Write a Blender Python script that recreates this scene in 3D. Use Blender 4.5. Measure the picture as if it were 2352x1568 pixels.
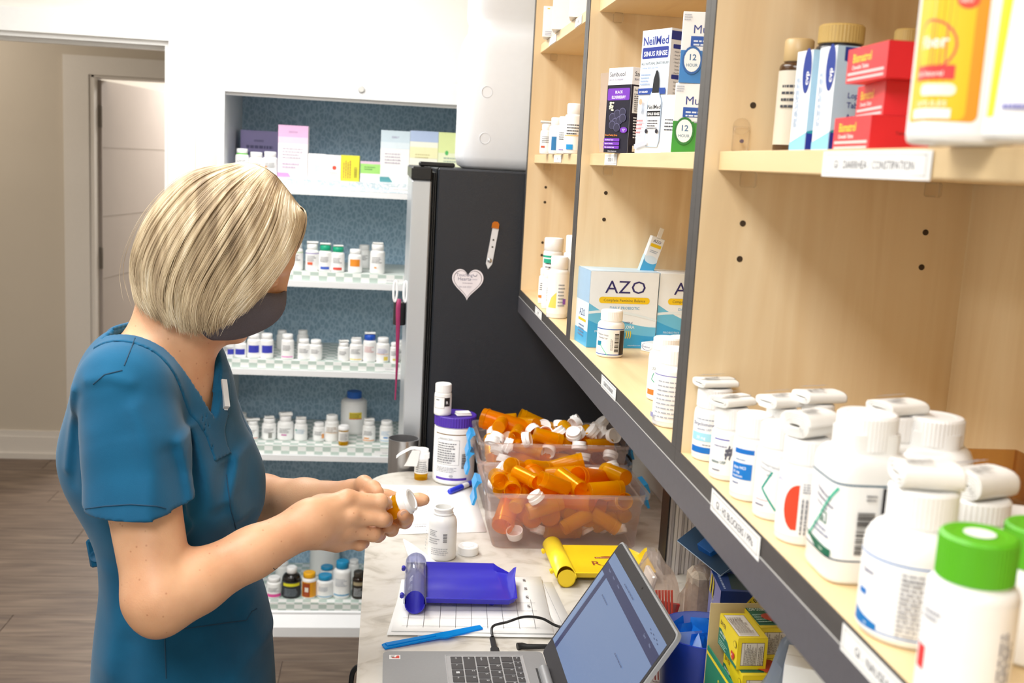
import bpy, math, random
import numpy as np
from mathutils import Vector, Matrix
random.seed(7); rng = np.random.default_rng(7)
scene = bpy.context.scene
for o in list(bpy.data.objects): bpy.data.objects.remove(o)
col = scene.collection
# ------------------------------------------------------------------ camera
FPX = 2495.0; PC = (1176.0, 784.0); EYE = 1.65
vy = np.array([897-1176., 361-784., FPX]); vz = np.array([344-1176., 16050-784., FPX])
Yc = vy/np.linalg.norm(vy); Dc = vz-Yc*(vz@Yc); Dc /= np.linalg.norm(Dc)
RC = np.stack([np.cross(Yc, -Dc), Yc, -Dc], 1)          # world -> camera (x right, y down, z forward)
cam = bpy.data.objects.new('camera', bpy.data.cameras.new('camera')); col.objects.link(cam)
mw = Matrix.Identity(4)
for i in range(3):
    mw[i][0] = RC[0, i]; mw[i][1] = -RC[1, i]; mw[i][2] = -RC[2, i]
mw[2][3] = EYE
cam.matrix_world = mw
cam.data.sensor_width = 36; cam.data.lens = 36*FPX/2352; cam.data.clip_start = .02
cam.data.dof.use_dof = True; cam.data.dof.focus_distance = 1.62; cam.data.dof.aperture_fstop = 8.0
scene.camera = cam
def at(px, py, x=None, y=None, z=None):                 # the point of a real plane seen at a pixel of the photograph
    r = RC.T @ np.array([px-PC[0], py-PC[1], FPX])
    t = x/r[0] if x is not None else (y/r[1] if y is not None else (z-EYE)/r[2])
    return np.array([r[0]*t, r[1]*t, EYE+r[2]*t])
def V(px, py, y): return at(px, py, y=y)
def cdep(p): return float(RC[2] @ (np.array(p, float)-[0, 0, EYE]))   # distance along the lens axis
# ------------------------------------------------------------------ world, lights, exposure
w = bpy.data.worlds.new('world'); scene.world = w; w.use_nodes = True
w.node_tree.nodes['Background'].inputs[0].default_value = (.9, .95, 1, 1)
w.node_tree.nodes['Background'].inputs[1].default_value = .25
scene.view_settings.view_transform = 'Standard'; scene.view_settings.look = 'None'
scene.view_settings.exposure = 0.0; scene.view_settings.gamma = 1.0
scene.view_settings.use_curve_mapping = False
scene.cycles.transparent_max_bounces = 20
def area(name, loc, sx, sy, power, colr=(1, .99, .972)):
    l = bpy.data.lights.new(name, 'AREA'); l.shape = 'RECTANGLE'; l.size = sx; l.size_y = sy; l.energy = power; l.color = colr
    o = bpy.data.objects.new(name, l); o.location = loc; col.objects.link(o); return o
CEIL = 2.62
LIGHTS = [(-.55, 1.45, 29), (-.55, 3.0, 31), (-.50, -.4, 38), (-2.0, 1.2, 20)]
for lx, ly, lp in LIGHTS: area('ceiling_lamp', (lx, ly, CEIL-.03), .55, 1.15, lp)
area('hall_lamp', (-2.4, 4.9, CEIL-.03), .3, 1.1, 19, (1, .92, .82))
area('back_room_lamp', (-1.0, 7.2, CEIL-.03), .8, .8, 110, (1, .97, .94))
# ------------------------------------------------------------------ materials
def lin(h):
    if isinstance(h, str):
        h = h.lstrip('#'); c = [int(h[i:i+2], 16)/255 for i in (0, 2, 4)]
    else: c = list(h)
    return tuple(((v+.055)/1.055)**2.4 if v > .04045 else v/12.92 for v in c)+(1,)
_mats = {}
def M(h, rough=.5, metal=0., var=.04, scale=60., bump=0., trans=0., alpha=1., spec=.5, stretch=None, sss=0., emit=0., thin=False):
    key = (h, rough, metal, var, scale, bump, trans, alpha, spec, stretch, sss, emit)
    if key in _mats: return _mats[key]
    m = bpy.data.materials.new('paint_%s' % str(h).strip('#')); m.use_nodes = True
    nt = m.node_tree; b = nt.nodes['Principled BSDF']; c = lin(h)
    b.inputs['Roughness'].default_value = rough; b.inputs['Metallic'].default_value = metal
    b.inputs['Specular IOR Level'].default_value = spec
    if trans: b.inputs['Transmission Weight'].default_value = trans; b.inputs['IOR'].default_value = 1.35
    if sss:
        b.inputs['Subsurface Weight'].default_value = sss; b.inputs['Subsurface Radius'].default_value = (.012, .005, .003); b.inputs['Subsurface Scale'].default_value = 1
    if emit: b.inputs['Emission Color'].default_value = c; c = (.012, .012, .014, 1); b.inputs['Emission Strength'].default_value = emit
    b.inputs['Alpha'].default_value = alpha
    if var or bump:
        tc = nt.nodes.new('ShaderNodeTexCoord'); n = nt.nodes.new('ShaderNodeTexNoise'); n.inputs['Scale'].default_value = scale; n.inputs['Detail'].default_value = 3
        if stretch:
            mp = nt.nodes.new('ShaderNodeMapping'); mp.inputs['Scale'].default_value = stretch
            nt.links.new(tc.outputs['Object'], mp.inputs[0]); nt.links.new(mp.outputs[0], n.inputs['Vector'])
        else: nt.links.new(tc.outputs['Object'], n.inputs['Vector'])
        mx = nt.nodes.new('ShaderNodeMix'); mx.data_type = 'RGBA'
        mx.inputs[6].default_value = tuple(max(0, v*(1-var*2)) for v in c[:3])+(1,)
        mx.inputs[7].default_value = tuple(min(1, v*(1+var*2)) for v in c[:3])+(1,)
        nt.links.new(n.outputs['Fac'], mx.inputs[0]); nt.links.new(mx.outputs[2], b.inputs['Base Color'])
        if bump:
            bp = nt.nodes.new('ShaderNodeBump'); bp.inputs['Strength'].default_value = bump; bp.inputs['Distance'].default_value = .002
            nt.links.new(n.outputs['Fac'], bp.inputs['Height']); nt.links.new(bp.outputs[0], b.inputs['Normal'])
    else: b.inputs['Base Color'].default_value = c
    _mats[key] = m; return m
def ramp_mat(name, stops, scale, stretch=(1, 1, 1), rough=.5, detail=6, distort=0., bump=0., spec=.5, coords='Object', wave=False, objrand=0.):
    m = bpy.data.materials.new(name); m.use_nodes = True; nt = m.node_tree; b = nt.nodes['Principled BSDF']
    b.inputs['Roughness'].default_value = rough; b.inputs['Specular IOR Level'].default_value = spec
    tc = nt.nodes.new('ShaderNodeTexCoord'); mp = nt.nodes.new('ShaderNodeMapping'); mp.inputs['Scale'].default_value = stretch
    nt.links.new(tc.outputs[coords], mp.inputs[0])
    if objrand:
        oi = nt.nodes.new('ShaderNodeObjectInfo'); ml = nt.nodes.new('ShaderNodeMath'); ml.operation = 'MULTIPLY'; ml.inputs[1].default_value = 37
        nt.links.new(oi.outputs['Random'], ml.inputs[0]); nt.links.new(ml.outputs[0], mp.inputs['Location'])
    n = nt.nodes.new('ShaderNodeTexNoise'); n.inputs['Scale'].default_value = scale; n.inputs['Detail'].default_value = detail; n.inputs['Distortion'].default_value = distort
    nt.links.new(mp.outputs[0], n.inputs['Vector'])
    src = n.outputs['Fac']
    if wave:
        wv = nt.nodes.new('ShaderNodeTexWave'); wv.wave_type = 'BANDS'; wv.inputs['Scale'].default_value = wave[0]; wv.inputs['Distortion'].default_value = wave[1]
        wv.inputs['Detail'].default_value = 2; nt.links.new(mp.outputs[0], wv.inputs['Vector'])
        a = nt.nodes.new('ShaderNodeMath'); a.operation = 'MULTIPLY_ADD'; a.inputs[1].default_value = wave[2]
        nt.links.new(wv.outputs['Fac'], a.inputs[0]); nt.links.new(src, a.inputs[2]); src = a.outputs[0]
    r = nt.nodes.new('ShaderNodeValToRGB'); e = r.color_ramp.elements
    while len(e) < len(stops): e.new(.5)
    for k, (p, c) in enumerate(stops): e[k].position = p; e[k].color = lin(c)
    nt.links.new(src, r.inputs[0])
    out = r.outputs[0]
    if objrand:
        hv = nt.nodes.new('ShaderNodeHueSaturation'); mr = nt.nodes.new('ShaderNodeMapRange'); mr.inputs[3].default_value = 1-objrand; mr.inputs[4].default_value = 1+objrand
        nt.links.new(oi.outputs['Random'], mr.inputs[0]); nt.links.new(mr.outputs[0], hv.inputs['Value']); nt.links.new(out, hv.inputs['Color']); out = hv.outputs[0]
    nt.links.new(out, b.inputs['Base Color'])
    if bump:
        bp = nt.nodes.new('ShaderNodeBump'); bp.inputs['Strength'].default_value = bump; bp.inputs['Distance'].default_value = .001
        nt.links.new(src, bp.inputs['Height']); nt.links.new(bp.outputs[0], b.inputs['Normal'])
    return m
def checker_mat(name, c1, c2, scale):
    m = bpy.data.materials.new(name); m.use_nodes = True; nt = m.node_tree; b = nt.nodes['Principled BSDF']; b.inputs['Roughness'].default_value = .45
    tc = nt.nodes.new('ShaderNodeTexCoord'); mp = nt.nodes.new('ShaderNodeMapping'); mp.inputs['Scale'].default_value = scale; mp.inputs['Location'].default_value = (.013, .007, .003)
    ck = nt.nodes.new('ShaderNodeTexChecker'); ck.inputs['Scale'].default_value = 1; ck.inputs[1].default_value = lin(c1); ck.inputs[2].default_value = lin(c2)
    nt.links.new(tc.outputs['Object'], mp.inputs[0]); nt.links.new(mp.outputs[0], ck.inputs[0]); nt.links.new(ck.outputs[0], b.inputs['Base Color']); return m
def film(name, c, fac, rough=.15, tint=None):                      # thin clear or tinted plastic sheet
    m = bpy.data.materials.new(name); m.use_nodes = True; nt = m.node_tree; nt.nodes.remove(nt.nodes['Principled BSDF'])
    g = nt.nodes.new('ShaderNodeBsdfGlossy'); g.inputs['Roughness'].default_value = rough
    d = nt.nodes.new('ShaderNodeBsdfDiffuse'); d.inputs[0].default_value = lin(c)
    t = nt.nodes.new('ShaderNodeBsdfTransparent'); t.inputs[0].default_value = lin(tint or c)
    lw = nt.nodes.new('ShaderNodeLayerWeight'); lw.inputs[0].default_value = .25
    a = nt.nodes.new('ShaderNodeMixShader'); a.inputs[0].default_value = fac
    tl = nt.nodes.new('ShaderNodeBsdfTranslucent'); tl.inputs[0].default_value = lin(c); dm = nt.nodes.new('ShaderNodeMixShader'); dm.inputs[0].default_value = .5
    nt.links.new(d.outputs[0], dm.inputs[1]); nt.links.new(tl.outputs[0], dm.inputs[2])
    b = nt.nodes.new('ShaderNodeMixShader'); ml = nt.nodes.new('ShaderNodeMath'); ml.operation = 'MULTIPLY'; ml.inputs[1].default_value = .45
    nt.links.new(lw.outputs['Fresnel'], ml.inputs[0]); nt.links.new(ml.outputs[0], b.inputs[0])
    nt.links.new(t.outputs[0], a.inputs[1]); nt.links.new(dm.outputs[0], a.inputs[2]); nt.links.new(a.outputs[0], b.inputs[1]); nt.links.new(g.outputs[0], b.inputs[2])
    nt.links.new(b.outputs[0], nt.nodes['Material Output'].inputs[0]); return m
# ------------------------------------------------------------------ mesh helpers
class MB:
    def __init__(s): s.v = []; s.f = []; s.m = []
    def add(s, v, f, m=0):
        o = len(s.v); s.v.extend([tuple(map(float, p)) for p in v]); s.f.extend([tuple(int(i)+o for i in q) for q in f]); s.m.extend([m]*len(f)); return s
    def box(s, x0, x1, y0, y1, z0, z1, m=0, ch=0., T=None):
        lo = np.array([x0, y0, z0], float); hi = np.array([x1, y1, z1], float)
        if not ch:
            v = [(x, y, z) for x in (x0, x1) for y in (y0, y1) for z in (z0, z1)]
            f = [(0, 1, 3, 2), (4, 6, 7, 5), (0, 4, 5, 1), (2, 3, 7, 6), (0, 2, 6, 4), (1, 5, 7, 3)]
        else:
            ch = min(ch, *(hi-lo)*.49); v = []; idx = {}
            for i in (0, 1):
                for j in (0, 1):
                    for k in (0, 1):
                        c = np.array([(x0, x1)[i], (y0, y1)[j], (z0, z1)[k]], float); inn = np.array([1-2*i, 1-2*j, 1-2*k])*ch
                        for a in range(3):
                            q = c+inn; q[a] = c[a]; idx[(i, j, k, a)] = len(v); v.append(q)
            f = []
            for a in range(3):
                b, c = (a+1) % 3, (a+2) % 3
                for sd in (0, 1):
                    q = []
                    for (p, r) in ((0, 0), (1, 0), (1, 1), (0, 1)):
                        t = [0, 0, 0]; t[a] = sd; t[b] = p; t[c] = r; q.append(idx[(*t, a)])
                    f.append(tuple(q if sd else q[::-1]))
            for a in range(3):
                b, c = (a+1) % 3, (a+2) % 3
                for p in (0, 1):
                    for r in (0, 1):
                        t0 = [0, 0, 0]; t0[b] = p; t0[c] = r; t1 = list(t0); t1[a] = 1
                        q = [idx[(*t0, b)], idx[(*t1, b)], idx[(*t1, c)], idx[(*t0, c)]]
                        f.append(tuple(q if (p ^ r) else q[::-1]))
            for i in (0, 1):
                for j in (0, 1):
                    for k in (0, 1):
                        q = [idx[(i, j, k, a)] for a in range(3)]
                        f.append(tuple(q if not ((i+j+k) % 2 == 0) else q[::-1]))
        if T is not None: v = [T @ Vector(p) for p in v]
        return s.add(v, f, m)
    def lathe(s, prof, n=32, m=0, c=(0, 0, 0), p=2., rib=0., T=None, sx=1., sy=1., close=True):
        v = []; f = []
        for (r, z) in prof:
            for k in range(n):
                t = 2*math.pi*k/n; q = 1.
                if p != 2: q = (abs(math.cos(t))**p+abs(math.sin(t))**p)**(-1/p)
                rr = r*q*(1-(rib if k % 2 else 0))
                v.append((c[0]+rr*math.cos(t)*sx, c[1]+rr*math.sin(t)*sy, c[2]+z))
        L = len(prof)
        for i in range(L-1):
            for k in range(n):
                k2 = (k+1) % n; f.append((i*n+k, i*n+k2, (i+1)*n+k2, (i+1)*n+k))
        if close:
            if prof[0][0] > 1e-6: f.append(tuple(range(n))[::-1])
            if prof[-1][0] > 1e-6: f.append(tuple((L-1)*n+k for k in range(n)))
        if T is not None: v = [T @ Vector(q) for q in v]
        return s.add(v, f, m)
    def tube(s, pts, r, n=8, m=0, caps=True):
        P = [Vector(p) for p in pts]; rs = r if hasattr(r, '__len__') else [r]*len(P); v = []; f = []
        up = Vector((0, 0, 1)); d0 = (P[1]-P[0]).normalized()
        if abs(d0.dot(up)) > .9: up = Vector((1, 0, 0))
        for i, p in enumerate(P):
            d = (P[min(i+1, len(P)-1)]-P[max(i-1, 0)]).normalized(); a = d.cross(up).normalized(); b = a.cross(d); up = b
            for k in range(n):
                t = 2*math.pi*k/n; v.append(p+(a*math.cos(t)+b*math.sin(t))*rs[i])
        for i in range(len(P)-1):
            for k in range(n): k2 = (k+1) % n; f.append((i*n+k, i*n+k2, (i+1)*n+k2, (i+1)*n+k))
        if caps: f += [tuple(range(n))[::-1], tuple((len(P)-1)*n+k for k in range(n))]
        return s.add(v, f, m)
    def prism(s, pts, z0, z1, m=0, T=None):             # outline (x, y) raised between two heights
        n = len(pts); v = [(x, y, z0) for x, y in pts]+[(x, y, z1) for x, y in pts]
        f = [tuple(range(n))[::-1], tuple(range(n, 2*n))]+[(i, (i+1) % n, n+(i+1) % n, n+i) for i in range(n)]
        if T is not None: v = [T @ Vector(q) for q in v]
        return s.add(v, f, m)
    def grid(s, P, m=0):                                # P[i][j] -> points
        a, b = len(P), len(P[0]); return s.add([p for r in P for p in r], [(i*b+j, i*b+j+1, (i+1)*b+j+1, (i+1)*b+j) for i in range(a-1) for j in range(b-1)], m)
    def build(s, name, mats, parent=None, loc=None, rz=0., smooth=40, rot=None):
        me = bpy.data.meshes.new(name); me.from_pydata(s.v, [], s.f)
        for mt in (mats if isinstance(mats, (list, tuple)) else [mats]): me.materials.append(mt)
        if any(s.m): me.polygons.foreach_set('material_index', s.m)
        if smooth: me.shade_smooth(); me.set_sharp_from_angle(angle=math.radians(smooth))
        me.update(); o = bpy.data.objects.new(name, me); col.objects.link(o)
        if parent is not None: o.parent = parent
        if loc is not None: o.location = loc
        if rot is not None: o.rotation_euler = rot
        elif rz: o.rotation_euler = (0, 0, rz)
        return o
def tag(o, label=None, cat=None, group=None, kind=None):
    for k, v in (('label', label), ('category', cat), ('group', group), ('kind', kind)):
        if v: o[k] = v
    return o
def empty(name, loc=(0, 0, 0), rz=0., label=None, cat=None, group=None, rot=None):
    o = bpy.data.objects.new(name, None); o.empty_display_size = .02; o.location = loc; o.rotation_euler = rot if rot else (0, 0, rz); col.objects.link(o)
    return tag(o, label, cat, group)
# ------------------------------------------------------------------ lettering: glyph outlines of the built-in font
_gl = {}
def load_glyphs():
    chars = sorted(set("ABCDEFGHIJKLMNOPQRSTUVWXYZabcdefghijklmnopqrstuvwxyz0123456789/-.,'#&:%()+"))
    tmp = []
    for bold in (0, 1):
        for c in chars:
            for body in (c, 'H'+c+'H'):
                cu = bpy.data.curves.new('t', 'FONT'); cu.body = body; cu.resolution_u = 2; cu.offset = .018 if bold else 0
                ob = bpy.data.objects.new('t', cu); col.objects.link(ob); tmp.append((bold, c, body, ob))
    for bold in (0, 1):
        cu = bpy.data.curves.new('t', 'FONT'); cu.body = 'HH'; cu.offset = .018 if bold else 0; ob = bpy.data.objects.new('t', cu); col.objects.link(ob); tmp.append((bold, 'HH', 'HH', ob))
    dg = bpy.context.evaluated_depsgraph_get(); dg.update(); wid = {}
    for bold, c, body, ob in tmp:
        e = ob.evaluated_get(dg); me = e.to_mesh()
        co = np.array([v.co[:2] for v in me.vertices]) if len(me.vertices) else np.zeros((0, 2))
        if len(body) == 1: _gl[(bold, c)] = [co, [tuple(p.vertices) for p in me.polygons], 0.]
        wid[(bold, c, len(body))] = (co[:, 0].max()-co[:, 0].min()) if len(co) else 0
        e.to_mesh_clear()
    for bold, c, body, ob in tmp:
        if len(body) == 1: _gl[(bold, c)][2] = wid[(bold, c, 3)]-wid[(bold, 'HH', 2)]
    for *_, ob in tmp:
        cu = ob.data; bpy.data.objects.remove(ob); bpy.data.curves.remove(cu)
load_glyphs()
class Canvas:                                           # flat print laid out in metres, later mapped on a face or round a bottle
    def __init__(s, w, h): s.w = w; s.h = h; s.it = []
    def poly(s, pts, c): s.it.append((np.array(pts, float), [tuple(range(len(pts)))], c)); return s
    def rect(s, u, v, w, h, c, n=None):
        n = n or max(1, min(60, int(w/.0025)+1)); us = np.linspace(u, u+w, n+1)
        s.it.append((np.array([(x, y) for x in us for y in (v, v+h)]), [(2*i, 2*i+2, 2*i+3, 2*i+1) for i in range(n)], c)); return s
    def ell(s, cu, cv, ru, rv, c, n=20): return s.poly([(cu+ru*math.cos(2*math.pi*k/n), cv+rv*math.sin(2*math.pi*k/n)) for k in range(n)], c)
    def rrect(s, u, v, w, h, r, c):
        p = []
        for (cx, cy, a0) in ((u+w-r, v+r, -90), (u+w-r, v+h-r, 0), (u+r, v+h-r, 90), (u+r, v+r, 180)):
            for k in range(5): a = math.radians(a0+k*22.5); p.append((cx+r*math.cos(a), cy+r*math.sin(a)))
        return s.poly(p, c)
    def frame(s, u, v, w, h, t, c): return s.rect(u, v, w, t, c).rect(u, v+h-t, w, t, c).rect(u, v, t, h, c, 1).rect(u+w-t, v, t, h, c, 1)
    def text(s, st, u, v, size, c, bold=0, al='l', maxw=None, rot=0, sq=1.):
        x = 0.; vs = []; fs = []
        for ch in st:
            if ch == ' ': x += .3; continue
            co, f, adv = _gl[(bold, ch)]
            o = sum(len(q) for q in vs)
            if len(co): vs.append(co+[x, 0]); fs += [tuple(i+o for i in q) for q in f]
            x += adv
        if not vs: return s
        p = np.concatenate(vs)*size; wt = x*size; k = sq
        if maxw and wt*k > maxw: k = maxw/wt
        p[:, 0] *= k; wt *= k
        if al == 'c': p[:, 0] -= wt/2
        elif al == 'r': p[:, 0] -= wt
        if rot: a = math.radians(rot); p = p @ np.array([[math.cos(a), math.sin(a)], [-math.sin(a), math.cos(a)]])
        s.it.append((p+[u, v], fs, c)); return s
    def lines(s, u, v, w, h, n, c, fill=.45, rag=.3, rot=False):  # rows of print too small to read
        if rot:
            dh = w/n
            for i in range(n):
                x = v
                end = v+h*(1-rag*rng.random())
                while x < end:
                    l = min((.05+.12*rng.random())*h, end-x); s.rect(u+i*dh, x, dh*fill, l, c, 1); x += l+.025*h
            return s
        dh = h/n
        for i in range(n):
            x = u; end = u+w*(1-rag*rng.random())
            while x < end:
                l = min((.05+.12*rng.random())*w, end-x); s.rect(x, v+h-(i+1)*dh, l, dh*fill, c); x += l+.025*w
        return s
    def barcode(s, u, v, w, h, c='202024', horiz=False, n=22):
        x = 0.; L = h if horiz else w
        while x < L:
            b = L/n*random.choice((.35, .5, .9, 1.2))
            if x+b > L: break
            (s.rect(u, v+x, w, b, c) if horiz else s.rect(u+x, v, b, h, c, 1)); x += b+L/n*random.choice((.5, .7, 1.1))
        return s
    @staticmethod
    def strips(p, faces, seg):                          # cut wide faces into upright strips so they can bend round a bottle
        vs, fs = [], []
        for f in faces:
            q = [tuple(p[i]) for i in f]; lo, hi = min(x for x, _ in q), max(x for x, _ in q); n = int((hi-lo)/seg)+1
            for k in range(n):
                a, b = lo+(hi-lo)*k/n, lo+(hi-lo)*(k+1)/n; r = q
                if n > 1:
                    for lim, sg in ((a, 1), (b, -1)):
                        o = []
                        for i in range(len(r)):
                            (x0, y0), (x1, y1) = r[i-1], r[i]; i0, i1 = (x0-lim)*sg >= -1e-12, (x1-lim)*sg >= -1e-12
                            if i0 != i1: t = (lim-x0)/(x1-x0); o.append((lim, y0+(y1-y0)*t))
                            if i1: o.append((x1, y1))
                        r = o
                        if len(r) < 3: break
                if len(r) >= 3: fs.append(tuple(range(len(vs), len(vs)+len(r)))); vs += r
        return np.array(vs), fs
    def build(s, fn, name, parent, base=None, rough=.45, eps=.00025, step=.00004, mat=None):
        mb = MB(); seg = getattr(fn, 'seg', None); mats = []; mi = {}
        if base is not None:
            b = Canvas(s.w, s.h).rect(0, 0, s.w, s.h, base, None); its = b.it+s.it
        else: its = s.it
        for k, (p, f, c) in enumerate(its):
            if seg and np.ptp(p[:, 0]) > seg*1.2: p, f = Canvas.strips(p, f, seg)
            if c not in mi: mi[c] = len(mats); mats.append(c if not isinstance(c, str) else M(c, rough, var=.02))
            q = [fn(a, b_, eps+step*k) for a, b_ in p]
            mb.add(q, f, mi[c])
        return mb.build(name, mats, parent, smooth=0)
def on_front(x0, y, z0): return lambda u, v, e: (x0+u, y-e, z0+v)           # face looking to -y
def on_left(x, y1, z0): return lambda u, v, e: (x-e, y1-u, z0+v)            # face looking to -x, print runs from far to near
def on_right(x, y0, z0): return lambda u, v, e: (x+e, y0+u, z0+v)           # face looking to +x
def on_top(x0, y0, z): return lambda u, v, e: (x0+u, y0+v, z+e)
def round_r(r, z0, w, th0=-math.pi/2, p=2., sx=1., sy=1.):
    def fn(u, v, e):
        t = th0+(u-w/2)/r; q = 1. if p == 2 else (abs(math.cos(t))**p+abs(math.sin(t))**p)**(-1/p)
        return ((r*q+e)*math.cos(t)*sx, (r*q+e)*math.sin(t)*sy, z0+v)
    fn.seg = max(.0012, r*.10); return fn
WHITE = M('f6f6f4', .4, var=.01)
# ------------------------------------------------------------------ setting
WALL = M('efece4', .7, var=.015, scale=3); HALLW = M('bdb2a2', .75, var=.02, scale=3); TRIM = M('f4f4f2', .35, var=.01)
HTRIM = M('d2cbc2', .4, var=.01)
def struct(name, boxes, mat, parent=None, ch=0.):
    b = MB()
    for q in boxes: b.box(*q, ch=ch)
    o = b.build(name, mat, parent, smooth=0)
    if parent is None: o['kind'] = 'structure'
    return o
XL, XR, YB, YF = -2.9, .63, 4.05, -1.7
DX0, DX1, DZ = -1.72, -.785, 2.01                       # doorway in the back wall
struct('wall_back', [(XL, DX0, YB, YB+.12, 0, CEIL), (DX1, XR+.1, YB, YB+.12, 0, CEIL), (DX0, DX1, YB, YB+.12, DZ, CEIL)], WALL)
struct('wall_right', [(XR, XR+.1, YF, YB, 0, CEIL)], WALL)
struct('wall_left', [(XL-.1, XL, YF, YB+.12, 0, CEIL)], WALL)
struct('wall_front', [(XL-.1, XR+.1, YF-.1, YF, 0, CEIL)], WALL)
struct('ceiling', [(XL-.6, XR+.1, YF-.1, 8.6, CEIL, CEIL+.08)], M('f7f6f2', .8, var=.01))
HX0, HX1, HY, HZ = -1.49, -.62, 5.75, 1.975             # doorway across the hall
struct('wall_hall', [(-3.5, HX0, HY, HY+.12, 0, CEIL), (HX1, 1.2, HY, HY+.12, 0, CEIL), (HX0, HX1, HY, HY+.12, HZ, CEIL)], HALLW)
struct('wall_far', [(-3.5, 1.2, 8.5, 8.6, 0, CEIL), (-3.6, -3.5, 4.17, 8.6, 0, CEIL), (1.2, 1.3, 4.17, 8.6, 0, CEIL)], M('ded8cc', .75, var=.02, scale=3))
struct('trim_1', [(DX1, DX1+.092, YB-.018, YB, 0, DZ+.08), (DX0-.092, DX0, YB-.018, YB, 0, DZ+.08), (DX0, DX1, YB-.018, YB, DZ, DZ+.08),
                  (DX1-.016, DX1-.0005, YB+.0005, YB+.1195, 0, DZ-.0005), (DX0+.0005, DX0+.016, YB+.0005, YB+.1195, 0, DZ-.0005), (DX0+.016, DX1-.016, YB, YB+.12, DZ-.016, DZ), (DX0+.016, DX1-.016, YB+.05, YB+.085, DZ-.028, DZ-.016)], TRIM)
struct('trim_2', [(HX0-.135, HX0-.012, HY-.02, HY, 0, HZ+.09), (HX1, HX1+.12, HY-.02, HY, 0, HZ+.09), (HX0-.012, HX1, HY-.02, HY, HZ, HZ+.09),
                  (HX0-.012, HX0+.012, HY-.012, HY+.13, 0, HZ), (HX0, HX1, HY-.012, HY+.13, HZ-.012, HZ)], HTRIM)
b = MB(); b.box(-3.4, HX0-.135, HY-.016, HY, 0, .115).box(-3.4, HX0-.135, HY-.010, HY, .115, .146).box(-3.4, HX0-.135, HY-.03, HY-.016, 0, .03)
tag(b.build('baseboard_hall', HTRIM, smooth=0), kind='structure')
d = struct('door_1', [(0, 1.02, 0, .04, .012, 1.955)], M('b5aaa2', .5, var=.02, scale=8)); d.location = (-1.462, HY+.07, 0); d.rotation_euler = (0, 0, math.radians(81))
gr = M('a99f97', .5)
for z0 in (.55, .95, 1.27, 1.62): MB().box(.02, 1.0, -.0012, 0, z0, z0+.004).build('groove', gr, d, smooth=0)
for z0 in (.25, 1.0, 1.72): MB().box(-.006, .0, -.004, .036, z0, z0+.11, ch=.001).build('hinge', M('9b9690', .3, .9), d, smooth=0)
WOODF = ramp_mat('floor_plank', [(.25, '4d3f35'), (.45, '625144'), (.6, '705f50'), (.8, '82705f')], 3.2, (1.1, 11, 1), .5, 8, .8, .15, objrand=.07)
fl = struct('floor', [(XL-.6, 1.2, YF, 8.5, -.06, -.0035)], M('5d5047', .55, var=.12, scale=2, stretch=(1, 8, 1)))
pl = None; k = 0
for r in range(25):
    y0 = 1.45+r*.178; x = -2.85+.43*(r*3 % 5)*.6-1.1
    while x < .15:
        if not (y0 > 4.05 and x > -.5):
            if pl is None: pl = MB().box(0, 1.217, 0, .1765, -.0035, 0, ch=.0008).build('plank', WOODF, fl, smooth=0); o = pl
            else: o = pl.copy(); o.parent = fl; col.objects.link(o)
            o.location = (x, y0, 0)
        x += 1.219
# ------------------------------------------------------------------ white steel storage cabinet against the back wall
SW = M('eeeff0', .38, var=.015, scale=20); SG = M('b9bcc2', .4, var=.02, scale=20)
X0, X1, YC, YD, ZT = -.547, .367, 3.59, 4.03, 1.894
cabn = empty('storage_cabinet', (0, 0, 0), label='white steel storage cabinet with open shelves against the back wall', cat='cabinet')
MB().box(X0, X0+.02, YC, YD, 0, ZT).build('side_panel', SW, cabn, smooth=0); MB().box(X1-.02, X1, YC, YD, 0, ZT).build('side_panel', SW, cabn, smooth=0)
MB().box(X0+.02, X1-.02, YC+.02, YD, ZT-.022, ZT).build('top_panel', SW, cabn, smooth=0)
hd = MB().box(X0+.02, X1-.02, YC, YC+.02, 1.828, ZT).box(X0+.02, X1-.02, YC+.02, YC+.05, 1.818, 1.828).build('header', SW, cabn, smooth=0)
lk = MB().lathe([(.011, 0), (.011, .004), (.009, .006)], 24, T=Matrix.Translation((at(830, 205, y=YC)[0], YC, at(830, 205, y=YC)[2])) @ Matrix.Rotation(math.pi/2, 4, 'X')).build('lock', M('c9c9c6', .3, .6), hd)
PAPER = bpy.data.materials.new('contact_paper'); PAPER.use_nodes = True; nt = PAPER.node_tree; pb = nt.nodes['Principled BSDF']; pb.inputs['Roughness'].default_value = .55
tc = nt.nodes.new('ShaderNodeTexCoord'); mp = nt.nodes.new('ShaderNodeMapping'); mp.inputs['Scale'].default_value = (80, 1, 46); mp.inputs['Rotation'].default_value = (0, .5, 0)
vo = nt.nodes.new('ShaderNodeTexVoronoi'); vo.feature = 'DISTANCE_TO_EDGE'; vo.inputs['Scale'].default_value = 1
rp = nt.nodes.new('ShaderNodeValToRGB'); rp.color_ramp.elements[0].position = .03; rp.color_ramp.elements[0].color = lin('bfdaec'); rp.color_ramp.elements[1].position = .14; rp.color_ramp.elements[1].color = lin('98bad2')
nt.links.new(tc.outputs['Object'], mp.inputs[0]); nt.links.new(mp.outputs[0], vo.inputs['Vector']); nt.links.new(vo.outputs['Distance'], rp.inputs[0]); nt.links.new(rp.outputs[0], pb.inputs['Base Color'])
MB().box(X0+.02, X1-.02, YD-.012, YD-.002, .03, ZT-.022).build('back_panel', PAPER, cabn, smooth=0)
LINER = checker_mat('checker_liner', 'f2f4f1', 'bccdc4', (36, 36, 60)); LINER1 = ramp_mat('leaf_liner', [(.4, 'eef3f5'), (.5, 'bcd0da'), (.6, 'eef3f5')], 60, (1, 1, 1), .5, 2)
SHZ = [1.565, 1.2625, .9615, .669, .106]
shelves = []
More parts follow.
